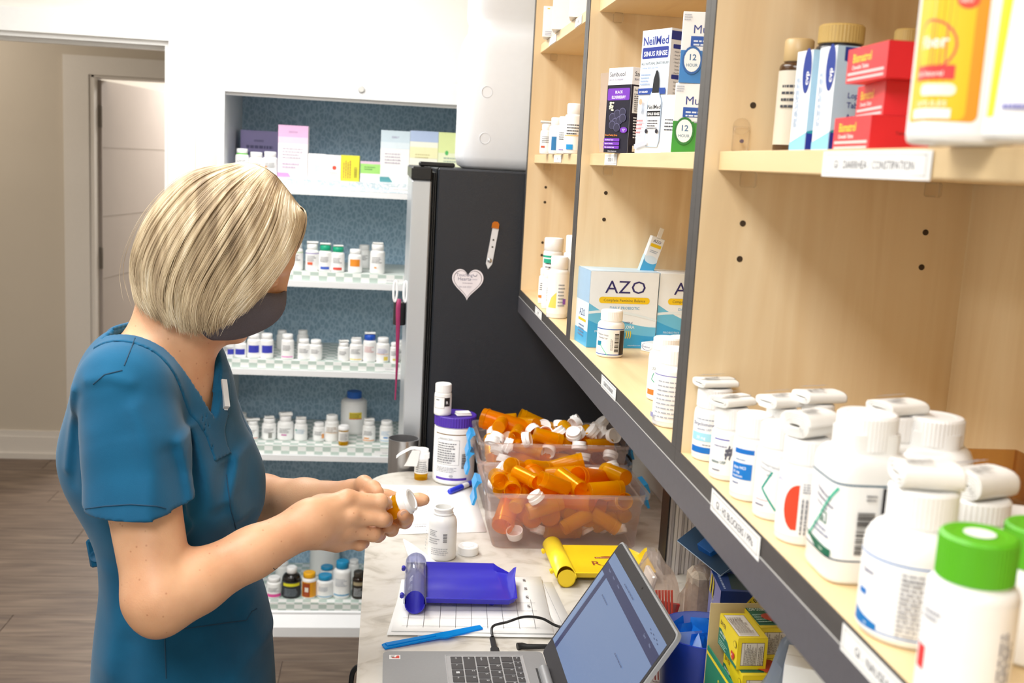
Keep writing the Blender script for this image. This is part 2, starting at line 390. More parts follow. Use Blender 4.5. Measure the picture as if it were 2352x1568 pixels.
for k, z in enumerate(SHZ):
    s = MB().box(X0+.022, X1-.022, 3.638, YD-.014, z-.045, z-.0012).box(X0+.022, X1-.022, 3.622, 3.638, z-.05, z-.031).build('shelf', SW, cabn, smooth=0)
    MB().box(X0+.024, X1-.024, 3.634, YD-.016, z-.0012, z).box(X0+.024, X1-.024, 3.634, 3.6379, z-.03, z-.0012).build('shelf_liner', LINER if k else LINER1, s, smooth=0)
    for q in range(2):
        c = Canvas(.085, .014); c.text(['FAMILY PLANNING', 'ANTIBIOTICS', 'CARDIAC', 'DIABETES', 'VITAMINS'][k], .042, .004, .007, '8a8f92', 0, 'c', .07)
        if (k, q) in ((0, 1), (1, 1), (2, 1), (3, 1)): c.build(on_front(-.02 if k else -.0, 3.6336, z-.026), 'shelf_label', s, 'f4f5f4')
b = MB(); pr = [(3.632, .079), (3.59, .034), (3.59, 0), (3.632, 0)]
n = len(pr); b.add([(x, y, z) for x in (X0+.02, X1-.02) for y, z in pr], [(0, 1, 5, 4), (1, 2, 6, 5), (2, 3, 7, 6), (3, 0, 4, 7)]); b.build('base_rail', SW, cabn, smooth=0)
# ------------------------------------------------------------------ upper cabinets on the right-hand wall
MAPLE = ramp_mat('maple_veneer', [(.2, 'dcc098'), (.45, 'e8cfa6'), (.6, 'eed8b2'), (.85, 'e2c79c')], 2.2, (9, 9, .7), .42, 5, .9, wave=(.55, 9, .16))
MAPLEH = ramp_mat('maple_shelf', [(.2, 'dcbc8c'), (.5, 'ebcf9f'), (.8, 'e6c794')], 3, (9, .8, 9), .42, 5, .6)
DARK = M('484543', .45, var=.10, scale=30, stretch=(6, 1, 6)); DARK2 = M('545257', .42, var=.06, scale=160)
XF, XB = .318, .612; BOT, TOPZ = 1.356, 2.42
UN = [('upper_cabinet', 1.8505, 2.575, 'open maple upper cabinet beside the black fridge'), ('upper_cabinet', 1.1165, 1.8505, 'open maple upper cabinet holding the blue and white cartons'),
      ('upper_cabinet', .36, 1.1165, 'open maple upper cabinet with the row of large white pill bottles')]
PIN = film('clear_pin', 'fffdf8', .10, .08); HOLE = M('3c2d1c', .7); SCREW = M('c6c4bf', .3, .9)
MSH = 1.674
ucab = []
for k, (nm, y0, y1, lb) in enumerate(UN):
    u = empty(nm, (0, 0, 0), label=lb, cat='cabinet', group=None); ucab.append(u)
    yi0, yi1 = y0+.018, y1-.018
    far = MB().box(XF+.0012, XB, yi1, y1-.0003, BOT-.018, TOPZ).build('side_panel', MAPLE, u, smooth=0)
    near = MB().box(XF+.0012, XB, y0+.0003, yi0, BOT-.018, TOPZ).build('side_panel', MAPLE, u, smooth=0)
    for q in (far, near):
        a, b2 = (yi1, y1-.0003) if q is far else (y0+.0003, yi0)
        MB().box(XF, XF+.0012, a, b2, BOT, TOPZ).build('edge_band', DARK, q, smooth=0)
    MB().box(XB, XB+.012, y0+.0003, y1-.0003, BOT-.018, TOPZ).build('back_panel', MAPLE, u, smooth=0)
    bt = MB().box(XF+.0012, XB, yi0, yi1, BOT-.018, BOT).build('bottom_panel', MAPLEH, u, smooth=0)
    MB().box(XF, XF+.0012, y0+.0003, y1-.0003, BOT-.018, BOT-.0002).build('edge_band', DARK, bt, smooth=0)
    MB().box(XF, XB, yi0, yi1, TOPZ-.018, TOPZ).build('top_panel', MAPLE, u, smooth=0)
    for z in (MSH, 1.924):
        MB().box(.334, XB-.002, yi0+.001, yi1-.001, z-.019, z, ch=.0006).build('shelf', MAPLEH, u, smooth=0)
        for x in (.365, .565):
            MB().box(x-.008, x+.008, yi1-.012, yi1-.0005, z-.035, z-.0192, ch=.002).build('shelf_pin', PIN, u, smooth=0)
    hs = [(.365, z) for z in (1.44, 1.472, 1.55, 1.59, 1.735, 1.80, 1.85)]+[(.565, z) for z in (1.44, 1.472, 1.55, 1.59, 1.735, 1.80)]
    for x, z in ([(.365, 1.602), (.365, 1.565), (.565, 1.602), (.565, 1.565), (.365, 1.722)] if k == 2 else [(.365, 1.60), (.365, 1.565), (.365, 1.47), (.365, 1.44)] if k == 0 else [(.365, 1.61), (.365, 1.565)]):
        MB().lathe([(.0032, 0), (.0032, .0006)], 14, T=Matrix.Translation((x, yi1, z)) @ Matrix.Rotation(math.pi/2, 4, 'X')).build('pin_hole', HOLE, far)
    for x, z in ([(.358, 1.432), (.352, 1.835)] if k == 2 else [(.372, 1.795)] if k == 1 else []):
        MB().lathe([(.0045, 0), (.0045, .0012), (.003, .002), (.0012, .0012)], 14, T=Matrix.Translation((x, yi1, z)) @ Matrix.Rotation(math.pi/2, 4, 'X')).build('screw', SCREW, far)
val = MB().box(XF-.0005, XF+.018, .36, 2.575, 1.300, BOT-.0185, ch=.0004).build('light_rail', DARK2, smooth=0); MB().box(XF-.0009, XF+.001, .36, 2.575, BOT-.0186, BOT-.0180).build('seam_line', M('b9b7b4', .5), val, smooth=0); tag(val, 'long dark grey rail along the bottom of the maple upper cabinets', 'rail')
# paper shelf labels
def shelf_label(y_far, wd, z0, h, txt, x, parent, lab):
    c = Canvas(wd, h); c.frame(wd*.04, h*.14, wd*.92, h*.72, .0004, '50504f'); c.text(txt, wd/2, h*.33, h*.46, '4a4a55', 0, 'c', wd*.84)
    o = c.build(on_left(x, y_far, z0), 'paper_label', parent, 'f3f3f1'); o['label'] = lab; return o
def on_fascia(px0, px1, py0, txt, u, z0=1.334, h=.019):
    a = at(px0, py0, x=XF); b_ = at(px1[0], px1[1], x=XF); return shelf_label(a[1], a[1]-b_[1], z0, h, txt, XF-.0006, u, 'white paper shelf label on the dark edge')
on_fascia(1230, (1246, 0) if 0 else (1245, 727), 709, 'EENT', ucab[0], 1.3385, .0165)
on_fascia(1383, (1416, 905), 862, 'GENITOURINARY', ucab[1], 1.3365, .0185)
on_fascia(1637, (1749, 1240), 1125, 'GI - H2 BLOCKERS / PPIs', ucab[2], 1.333, .0215)
on_fascia(1938, (2085, 1600), 1438, 'GI - NAUSEA', ucab[2], 1.335, .0195)
a = at(1895, 345, x=.334); b_ = at(2146, 350, x=.334)
shelf_label(a[1], a[1]-b_[1], MSH-.0205, .019, 'GI - DIARRHEA / CONSTIPATION', .3334, ucab[2], 'white paper label on the middle shelf edge')
a = at(1390, 365, x=.334); b_ = at(1418, 365, x=.334); shelf_label(a[1], a[1]-b_[1], MSH-.0175, .016, 'COUGH / R', .3334, ucab[1], 'small paper label on the middle shelf edge')
a = at(1273, 368, x=.334); b_ = at(1290, 368, x=.334); shelf_label(a[1], a[1]-b_[1], MSH-.016, .014, 'EYE', .3334, ucab[0], 'tiny paper label on the middle shelf edge')
for pxa, pxb, py in ((1262, 1278, 100), (1322, 1337, 48)):
    a = at(pxa, py, x=.334); b_ = at(pxb, py, x=.334); shelf_label(a[1], a[1]-b_[1], 1.9065, .015, 'EAR' if pxa < 1300 else 'NOSE', .3334, ucab[0], 'tiny paper label on the top shelf edge')
# ------------------------------------------------------------------ fridge
FB = M('1c2028', .42, var=.10, scale=700, bump=.5); FK = M('0e0f11', .35, var=.03); STEEL = M('c7ccd1', .32, .55, var=.03, scale=8, stretch=(1, 1, .1))
fr = empty('refrigerator', (0, 0, 0), label='tall black refrigerator with stainless door behind the counter end', cat='refrigerator')
MB().box(.112, .618, 2.585, 3.18, .02, 1.632, ch=.004).build('cabinet_body', FB, fr, smooth=0)
dr = MB().box(.052, .097, 2.583, 3.178, .06, 1.600, ch=.003).build('door', STEEL, fr, smooth=0)
MB().box(.05, .099, 2.581, 3.18, 1.600, 1.632, ch=.004).build('door_cap', FK, dr, smooth=0)
b = MB()
for x in (.0985, .1035, .108): b.box(x-.0018, x+.0018, 2.588, 3.17, .06, 1.62, ch=.0008)
b.build('door_gasket', FK, fr, smooth=0)
MB().box(.068, .152, 2.60, 2.68, 1.633, 1.644, ch=.003).box(.072, .08, 2.61, 2.625, 1.630, 1.634).build('hinge_cover', FK, fr, smooth=0)
MB().box(.112, .60, 2.62, 3.14, 0, .02).build('foot_plinth', FK, fr, smooth=0)
# jug on the fridge
jg = empty('plastic_container', (.30, 2.80, 1.6325), label='large white plastic container standing on top of the black fridge', cat='container')
JW = M('eceef2', .35, var=.01, sss=.0)
MB().lathe([(.115, 0), (.128, .008), (.134, .03), (.134, .28), (.128, .31), (.122, .325), (.115, .335), (.112, .36), (.118, .375), (.118, .62)], 48, p=7, sy=1.0).build('body', JW, jg, smooth=50)
for dz in (.075, .185): MB().tube([(-.075+.013*math.cos(a), -.1337, dz+.013*math.sin(a)) for a in np.linspace(0, 2*math.pi, 25)], .001, 6).build('embossed_ring', M('dfe1e6', .35), jg)
# ------------------------------------------------------------------ worktop and base unit
LAM = ramp_mat('stone_laminate', [(.25, 'aaa398'), (.4, 'c2bcb1'), (.5, 'cfcac1'), (.7, 'd5d1c9')], 14, (1, 1.3, 1), .35, 10, 1.4)
pts = [(.63, .12), (.63, 2.495), (.06, 2.495)]
pts = [(.629, .12), (.629, 2.495)]+[(.085-.107*math.sin(a), 2.388+.107*math.cos(a)) for a in np.linspace(0, math.pi/2, 9)]+[(-.022, .12)]
wt = MB().prism(pts[::-1], .882, .92).build('worktop', LAM, smooth=30); tag(wt, 'long pale stone-look laminate worktop with a rounded far corner', 'counter')
bu = empty('base_cabinet', (0, 0, 0), label='grey base cabinet carrying the pale worktop', cat='cabinet')
MB().box(.06, .62, .16, 2.40, .1, .881).build('body', M('a9a39a', .5), bu, smooth=0); MB().box(.12, .60, .2, 2.36, 0, .1).build('plinth', M('4a4744', .6), bu, smooth=0)
for k in range(4):
    dd = MB().box(.042, .06, .17+k*.56, .17+k*.56+.55, .12, .87, ch=.002).build('door', M('b3ada4', .5), bu, smooth=0)
    MB().tube([(.03, .62+k*.56, .7), (.03, .62+k*.56, .82)], .005).build('handle', SCREW, dd)
# ------------------------------------------------------------------ bottles and cartons
PLA = M('f4f4f2', .32, var=.01); PLB = M('fafafa', .35, var=.01); PAPERW = M('f1f0ec', .7, var=.02)
AMB = None
def cap_mesh(rc, hc, n, z): return [(rc*.96, z), (rc, z+.0008), (rc, z+hc-.0018), (rc-.0018, z+hc), (rc*.7, z+hc), (rc*.66, z+hc-.0004), (0, z+hc-.0004)]
def leaflet(parent, z, L, W, H, rz, n=6, bar=True, dx=0, dy=0, tilt=0.):
    mb = MB(); tn = max(2.5, n*.55); N = int(tn*20); pr = []          # a sheet rolled flat: a spiral in section
    for k in range(N+1):
        a = 2*math.pi*tn*k/N; g = .12+.88*k/N; q = (abs(math.cos(a))**3+abs(math.sin(a))**3)**(-1/3); pr.append((math.cos(a)*q*(W/2-H/2*(1-g))*(1 if g > .5 else .75+.5*g), math.sin(a)*q*H/2*g+H/2))
    mb.grid([[(x, py_, pz) for py_, pz in pr] for x in (-L/2, -L/2+.0015, L/2-.0015, L/2)])
    o = mb.build('folded_leaflet', PAPERW, parent, (dx, dy, z+.0004), rot=(tilt, 0, rz), smooth=60); md = o.modifiers.new('thick', 'SOLIDIFY'); md.thickness = H/tn*.36; md.offset = 0
    c = Canvas(L, W)
    if bar: c.barcode(L*.12, W*.12, L*.4, W*.3)
    c.lines(L*.1, W*.52, L*.7, W*.36, 5, '9a9a9e'); c.build(lambda u, v, e: (u-L/2, (v-W/2)*.8, H+H*.04+e*2), 'print', o); return o
def facing(x, y, turn=0.): return -math.atan2(x, y)+turn
def bottle(label, group, x, y, z, r, h, style=None, cap='f7f7f6', rc=None, hc=None, n=20, p=2., turn=0., leaf=None, body=None, name='pill_bottle', sh=None, rcf=.82, lturn=0., lz=(.10, .97), lab_bg='f9f9f8', capband=None, lw=.84):
    rc = rc or r*rcf; hc = hc or max(.012, h*.2); e = empty(name, (x, y, z), facing(x, y, turn), label, 'bottle', group)
    rn = rc*.93; sh = sh or max(.004, (r-rn)*1.25); zs = h-hc-.0015-sh; zn = h-hc-.0015
    arc = [(rn+(r-rn)*math.cos(a), zs+sh*math.sin(a)) for a in np.linspace(0, math.pi/2, 5)]
    prof = [(0, 0), (r*.9, 0), (r*.97, r*.04), (r, r*.12)]+arc+[(rn, h-hc*.5)]
    MB().lathe(prof, n, p=p).build('body', body or PLA, e, smooth=45)
    cp = MB().lathe(cap_mesh(rc, hc, n, h-hc), n*2 if n > 24 else n, rib=.018 if n > 24 else 0.).build('cap', M(cap, .4, var=.02), e, smooth=50 if n <= 24 else 20)
    if style:
        hl = zs*(lz[1]-lz[0]); w_ = 2*math.pi*r*lw; c = Canvas(w_, hl); style(c, w_, hl, r)
        c.build(round_r(r, zs*lz[0], w_, th0=-math.pi/2+lturn, p=p), 'paper_label', e, lab_bg)
    if leaf: leaflet(e, h, *leaf)
    return e
def pxb(label, group, l, r_, top, base, z, style=None, y=None, **k):
    cx = (l+r_)/2; P = at(cx, base, z=z); y0 = P[1] if y is None else y
    dd = cdep(at(cx, base if y is None else (top+base)/2, y=y0)); rad = (r_-l)/2*dd/FPX; rad = rad*(1+rad/y0); yc = y0+rad
    if y is None and k.pop('ymin', None): pass
    x = at(cx, (top+base)/2, y=yc)[0]; h = at(cx, top, y=yc-rad*.2)[2]-z
    return bottle(label, group, x, yc, z, rad, h, style, **k)
def prad(l, r_, py, yy): return (r_-l)/2*cdep(at((l+r_)/2, py, y=yy))/FPX
def gen(title=None, tcol='3a3c46', blk=None, line=None, block_at=(.30, .12), bs=(.8, .25), foot=None, head=None, txt=True, rows=4):
    def f(c, w, h, r):
        u = w/2-1.05*r
        if head: c.rect(0, h*.93, w, h*.05, head)
        if foot: c.rect(u, h*.04, 2*r, h*.07, foot)
        if txt: c.lines(u+.25*r, h*.5, 1.5*r, h*.36, rows, tcol, .4, .35)
        if blk: c.rect(u+r*block_at[0]*1.6, h*block_at[1], r*bs[0]*1.6, h*bs[1], blk)
        if title: c.text(title, u+.2*r, h*.7, h*.13, tcol, 1, 'l', 1.7*r)
        if line: c.rect(u, h*.45, 2*r, h*.02, line)
    return f
G2, G3, G4, G5, G1 = ('pill bottles on the second cabinet shelf', 'pill bottles on the third cabinet shelf', 'pill bottles on the fourth cabinet shelf', 'vitamin bottles on the bottom cabinet shelf', 'boxes and bottles on the top cabinet shelf')
# -- second shelf of the steel cabinet
z = SHZ[1]; Y = 3.645
T2 = [(638, 658, 560, None, 'white pill bottle mostly hidden behind the blond hair', {}, gen()),
 (660, 696, 556, 0, 'white pill bottle with a small blue mark beside the blond hair', {}, gen(blk='6ea8d8', block_at=(.1, .2), bs=(.4, .14), head='b9d8a0')),
 (702, 732, 560, 0, 'white pill bottle with red block and purple line on its label', dict(leaf=(.036, .026, .008, .1, 4)), gen(blk='e2603a', block_at=(.2, .28), bs=(.5, .16), head='7a62b8')),
 (732, 762, 563, 0, 'white pill bottle with green cap and low blue block', dict(cap='12a67e', leaf=(.034, .024, .007, -.1, 4)), gen(blk='3d5fc4', block_at=(.2, .05), bs=(.85, .16))),
 (761, 791, 567, 0, 'white pill bottle with green cap and low red block', dict(cap='12a67e', leaf=(.03, .024, .006, .2, 4)), gen(blk='dd4a3c', block_at=(.2, .05), bs=(.85, .16))),
 (800, 832, 572, 0, 'white pill bottle with a square orange label block', {}, gen(blk='f0922a', block_at=(.15, .35), bs=(.95, .5), txt=False)),
 (822, 850, 562, 3.80, 'plain white bottle standing behind the one with orange block', {}, gen()),
 (850, 884, 561, 0, 'white pill bottle with a tiny orange mark near the fridge door', dict(leaf=(.034, .026, .006, .1, 4)), gen(blk='f0a04a', block_at=(.4, .2), bs=(.2, .08)))]
for l, r_, t, yy, lb, k, st in T2: pxb(lb, G2, l, r_, t, 627, z, st, y=Y if not yy else yy, **k)
# -- third shelf
z = SHZ[2]; BL = '3a41b4'
T3 = [(512, 541, 777, 3.66, 'white pill bottle half behind the blue scrub shoulder', {}, gen(blk=BL, block_at=(.5, .15), bs=(.6, .5))),
 (538, 566, 777, 0, 'short white pill bottle with dark blue band beside the scrub shoulder', {}, gen(blk=BL, block_at=(.1, .2), bs=(1.05, .5), txt=False)),
 (568, 598, 766, 0, 'taller white bottle with dark blue block, nearer the shoulder of its pair', {}, gen(blk=BL, block_at=(.1, .28), bs=(1.1, .5), txt=False)),
 (598, 628, 766, 0, 'taller white bottle with dark blue block, nearer the fridge of its pair', {}, gen(blk=BL, block_at=(.15, .28), bs=(1.1, .5), txt=False)),
 (584, 608, 758, 3.82, 'white bottle behind the pair with dark blue blocks', {}, None),
 (646, 675, 767, 0, 'white pill bottle with pink print at its foot', {}, gen(foot='e070c0')),
 (635, 660, 758, 3.84, 'white bottle in shadow behind the pink printed one', {}, None),
 (682, 708, 758, 3.84, 'white bottle in shadow behind the two short plain ones', {}, None),
 (684, 712, 778, 0, 'short plain white bottle next to the pink printed one', {}, gen(rows=3)),
 (711, 740, 780, 0, 'short plain white bottle at the edge of the bare liner', {}, gen(rows=3)),
 (776, 802, 786, 0, 'small white bottle with folded paper across its cap', dict(leaf=(.03, .024, .007, .2, 4)), gen(rows=3)),
 (803, 833, 778, 0, 'white pill bottle with yellow band at its foot', dict(leaf=(.03, .024, .004, .1, 3)), gen(foot='f2cf2a')),
 (834, 864, 768, 0, 'white pill bottle with bright blue cap on the third shelf', dict(cap='1f55c0', leaf=(.034, .026, .007, .15, 4)), gen(tcol='c86a6a')),
 (864, 895, 775, 0, 'white pill bottle with orange and yellow corner print', {}, gen(tcol='8a86b8', blk='f0d35a', block_at=(.75, .05), bs=(.4, .25), line='f0a04a')),
 (896, 914, 786, 0, 'narrow white bottle between yellow corner print and fridge door', {}, gen(blk='e8d46a', block_at=(.5, .1), bs=(.4, .15), rows=3)),
 (911, 925, 781, 3.70, 'white bottle peeping out beside the fridge door edge', {}, gen(rows=3))]
for l, r_, t, yy, lb, k, st in T3: pxb(lb, G3, l, r_, t, 829, z, st, y=yy or Y, **k)
# -- fourth shelf
z = SHZ[3]; Y4 = 3.69
T4 = [(544, 568, 948, 3.86, 'white bottle in shadow at the back beside the scrub sleeve', {}, gen()),
 (567, 594, 966, 0, 'white bottle with rust print beside the scrub sleeve', dict(leaf=(.044, .026, .007, .1, 4)), gen(tcol='6a5a56', foot='e0846a')),
 (602, 634, 960, 0, 'white bottle with grey barcode print on the fourth shelf', dict(leaf=(.032, .026, .006, .1, 4)), gen(blk='9a9a94', block_at=(.6, .1), bs=(.3, .4))),
 (637, 674, 955, 0, 'broad white bottle topped by a crumpled folded leaflet', dict(leaf=(.042, .03, .012, .2, 5), rc=.020), gen(blk='c96aa8', block_at=(.35, .3), bs=(.4, .1))),
 (676, 706, 962, 0, 'white bottle with small teal dot and leaflet on its cap', dict(leaf=(.034, .026, .006, 0., 4)), gen(tcol='7aa0b8', blk='2aa88a', block_at=(.1, .7), bs=(.15, .1))),
 (719, 746, 970, 0, 'short white bottle with an orange half disc', {}, gen(blk='f0a050', block_at=(.95, .2), bs=(.3, .4))),
 (746, 778, 953, 0, 'taller white bottle with brown script and gold line', {}, gen(tcol='8a6a4a', line='d8a24a')),
 (832, 862, 966, 0, 'white bottle with orange foot band next to the large jug', dict(leaf=(.034, .026, .008, .15, 5)), gen(foot='f09a3a', blk='f0a04a', block_at=(.2, .2), bs=(.5, .1))),
 (872, 903, 966, 0, 'white bottle with pale blue foot line near the fridge door', {}, gen(tcol='8ab0d0', foot='a8c8e4', blk='4a90d0', block_at=(.4, .28), bs=(.4, .1)))]
for l, r_, t, yy, lb, k, st in T4: pxb(lb, G4, l, r_, t, 1022, z, st, y=yy or Y4, **k)
def jug_style(c, w, h, r):
    c.rect(w/2-r*.35, h*.5, r*1.0, h*.22, 'f0d94a').rect(w/2-r*.35, h*.47, r, h*.03, 'd86a4a').lines(w/2-r*.3, h*.53, r*.85, h*.17, 3, '8a7a2a')
pxb('large white jug with blue lid and yellow label on the fourth shelf', G4, 783, 842, 899, 1010, z, jug_style, y=3.79, cap='2466c4', rc=.026, hc=.024, sh=.012, name='medicine_jug', n=28)
def amber(name): return film(name, 'e8861a', .34, .2)
AMB = film('amber_plastic', 'ffce00', .36, .15, 'ffe07a'); AMBD = film('amber_plastic_deep', 'ffb200', .42, .15, 'ffcc58')
def vial(label, group, x, y, z, r, h, hc=.014, name='amber_vial', cap=True, lab=True, rot=None, rz=None):
    e = empty(name, (x, y, z), rz if rz is not None else facing(x, y), label, 'vial', group, rot=rot)
    MB().lathe([(0, .001), (r*.93, 0), (r, .002), (r, h-hc*.8), (r*1.08, h-hc*.8+.001), (r*1.08, h-hc*.8+.003), (r*.98, h-hc*.8+.004), (r*.98, h-.002)], 24, close=False).build('body', AMB, e)
    if cap: MB().lathe([(r*1.12, h-hc), (r*1.16, h-hc+.001), (r*1.16, h-hc*.4), (r*1.02, h-hc*.35), (r*1.0, h), (r*.8, h+.0005), (r*.75, h-.001), (0, h-.001)], 30, rib=.012).build('cap', PLB, e, smooth=25)
    if lab: c = Canvas(r*3.6, h*.5); c.lines(r*1.0, h*.06, r*1.8, h*.38, 6, '8a8a8a'); c.build(round_r(r, h*.22, r*3.6), 'paper_label', e, 'f6f4f0')
    return e
P = at(789, 1024, z=z); vial('small amber vial with white cap in front of the large jug', G4, at(789, 1000, y=3.66)[0], 3.66, z, .0165, .068)
# -- bottom shelf
z = SHZ[4]
def vit(a, b_, c2=None): return lambda c, w, h, r: (c.rect(0, 0, w, h, a), c.rect(w/2-r, h*.72, 2*r, h*.2, b_), c.lines(w/2-.8*r, h*.1, 1.6*r, h*.5, 6, c2 or 'c9ccd0'))
T5 = [(612, 646, 1325, 0, 'small white bottle with pink label foot on the bottom shelf', {}, gen(blk='e04a9a', block_at=(.05, .05), bs=(1.25, .25))),
 (648, 691, 1302, 0, 'dark glass vitamin bottle with yellow band and white cap', dict(body=M('191512', .12, var=0), rc=.018, sh=.022), vit('2c3238', 'e6e02a', '8a949c')),
 (693, 727, 1314, 0, 'white bottle with yellow cap and orange brown label', dict(cap='f2b214'), lambda c, w, h, r: (c.rect(w/2-1.2*r, 0, 2.4*r, h, 'e8a018'), c.rect(w/2-1.0*r, h*.03, 1.1*r, h*.9, 'a8481c'), c.rect(w/2-.6*r, h*.35, .5*r, h*.3, 'f2e6d8'))),
 (727, 765, 1320, 0, 'short white bottle with light blue cap and grey script', dict(cap='1a8fc0'), gen(tcol='8a96a8', foot='5aa0c8')),
 (733, 767, 1300, 3.80, 'light blue capped bottle half hidden behind the short one', dict(cap='1a8fc0'), None),
 (765, 806, 1288, 0, 'tall white bottle with light blue cap beside the worktop edge', dict(cap='1a8fc0', rc=.022), gen(tcol='8a96a8', foot='5aa0c8', rows=5)),
 (809, 838, 1312, 0, 'dark brown jar with gold lid partly behind the worktop edge', dict(body=M('2a1c12', .12, var=0), cap='3a342c'), vit('2b2420', 'a89a7a')),
 (632, 664, 1290, 3.84, 'white bottle at the back behind the pink footed one', {}, None),
 (800, 824, 1285, 3.84, 'grey bottle at the back beside the worktop edge', {}, None)]
for l, r_, t, yy, lb, k, st in T5: pxb(lb, G5, l, r_, t, 1386, z, st, y=yy or 3.665, **k)
bottle('tall white jug at the dark back of the bottom shelf', G5, at(750, 1120, y=3.93)[0], 3.93, z, .055, at(750, 1104, y=3.93)[2]-z, None, rc=.022, hc=.03, sh=.09, name='medicine_jug', n=24)
# -- cartons
def carton(label, group, w_, d_, h, x, y, z, rz=0., base='f6f6f5', front=None, left=None, right=None, top=None, name='carton', rot=None, cat='box', rough=.42):
    mb = MB().box(-w_/2, w_/2, 0, d_, 0, h, ch=.0006)
    o = mb.build(name, M(base, rough, var=.012), None, (x, y, z), rz, rot=rot, smooth=0); tag(o, label, cat, group)
    for fn, W, H, mp in ((front, w_, h, on_front(-w_/2, 0, 0)), (left, d_, h, on_left(-w_/2, d_, 0)), (right, d_, h, on_right(w_/2, 0, 0)), (top, w_, d_, on_top(-w_/2, 0, h))):
        if fn: c = Canvas(W, H); fn(c, W, H); c.build(mp, 'print', o, rough=rough)
    f = MB().box(-w_/2+.001, w_/2-.001, d_*.48, d_*.49, h, h+.0003).build('flap_seam', M('b9b6b0', .6), o, smooth=0) if top is None else None
    return o
def pxc(label, group, l, r_, top, y, z, d_=.05, **k):
    x = at((l+r_)/2, 400, y=y); x = at((l+r_)/2, 360, y=y)[0] if z > 1.2 else at((l+r_)/2, top, y=y)[0]
    return carton(label, group, (r_-l)*cdep((x, y, z))/FPX, d_, at((l+r_)/2, top, y=y)[2]-z, x, y, z, **k)
z = SHZ[0]; Y = 3.648
def soft(a, b_, t): return lambda c, w, h: (c.rect(0, h*.78, w, h*.22, a), c.rect(0, h*.66, w, h*.12, b_), c.lines(w*.15, h*.38, w*.7, h*.22, 4, 'c4bcc8'), c.text(t, w/2, h*.86, h*.05, '9a8ab0', 0, 'c', w*.6))
pxc('purple carton lying behind the white bottles on the top shelf', G1, 553, 640, 300, 3.84, z, .09, base='8f86b8', front=lambda c, w, h: (c.lines(w*.15, h*.45, w*.75, h*.3, 2, '54507c'), c.lines(w*.35, h*.75, w*.3, h*.1, 1, '6a6490')))
pxc('tall white carton fading to pink at its top', G1, 639, 706, 288, Y, z, .06, base='f4eff4', front=lambda c, w, h: (soft('e6b6dc', 'efd2e8', 'PATCH')(c, w, h), c.poly([(0, h*.02), (w*.45, h*.02), (w*.35, h*.1), (0, h*.1)], 'df9ad2'), c.lines(w*.15, h*.2, w*.6, h*.12, 2, 'cdb8d0')))
pxc('narrow plain white carton next to the tall pink one', G1, 708, 746, 353, Y, z, .05, front=lambda c, w, h: c.lines(w*.2, h*.2, w*.5, h*.6, 6, 'bcd0e0', rot=True))
pxc('small white carton with a round red dot', G1, 747, 783, 356, Y, z, .05, front=lambda c, w, h: (c.ell(w*.6, h*.5, w*.13, w*.13, 'e0503c'), c.lines(w*.3, h*.2, w*.6, h*.15, 2, 'c0c0c0')))
pxc('small bright yellow carton with red print', G1, 783, 826, 357, Y, z, .05, base='e6e23c', front=lambda c, w, h: (c.lines(w*.15, h*.1, w*.45, h*.8, 4, 'c8924a', rot=True), c.barcode(w*.72, h*.15, w*.15, h*.4, 'b0a040', True)))
pxc('low white and green carton beside the yellow one', G1, 829, 874, 371, Y, z, .05, front=lambda c, w, h: (c.rect(0, h*.42, w, h*.46, 'a6e07a'), c.rect(0, h*.88, w, h*.12, 'e4c6dc'), c.lines(w*.2, h*.6, w*.55, h*.2, 2, '6aa05a')))
pxc('tall white carton with grey teal foot', G1, 874, 940, 300, Y, z, .06, front=lambda c, w, h: (soft('cfe0ea', 'e0ecf2', 'DAILY')(c, w, h), c.poly([(0, h*.02), (w*.45, h*.02), (w*.32, h*.12), (0, h*.12)], '5aa0a8')))
pxc('tall carton blue above and yellow below on the top shelf', G1, 941, 1005, 301, Y, z, .06, base='f6f6e6', front=lambda c, w, h: (c.rect(0, h*.8, w, h*.2, 'b4c6e6'), c.rect(0, h*.5, w, h*.2, 'f2f0c0'), c.lines(w*.2, h*.5, w*.6, h*.1, 2, 'd0c890')))
pxc('tall pale green carton partly hidden by the white container', G1, 1006, 1072, 305, Y, z, .06, base='eef4d0', front=lambda c, w, h: (c.rect(0, h*.62, w, h*.38, 'e2efaa'), c.ell(w*.3, h*.62, w*.06, w*.08, '5ac06a'), c.lines(w*.2, h*.45, w*.6, h*.12, 2, 'b0c0b0')))
for l, r_, t, lb, k in ((541, 571, 341, 'white bottle with bright green cap band on the top shelf', dict(cap='f3f3f1')), (572, 605, 349, 'plain white bottle next to the green banded one', {}), (604, 637, 348, 'plain white bottle beside the tall pink carton', {})):
    e = pxb(lb, G1, l, r_, t, 415, z, gen(blk='f0a050' if l == 604 else None, block_at=(.2, .5), bs=(.2, .08)), y=Y, **k)
    if l == 541: MB().lathe([(.0182, .052), (.0182, .072)], 20, close=False).build('green_band', M('4ec41a', .4), e)
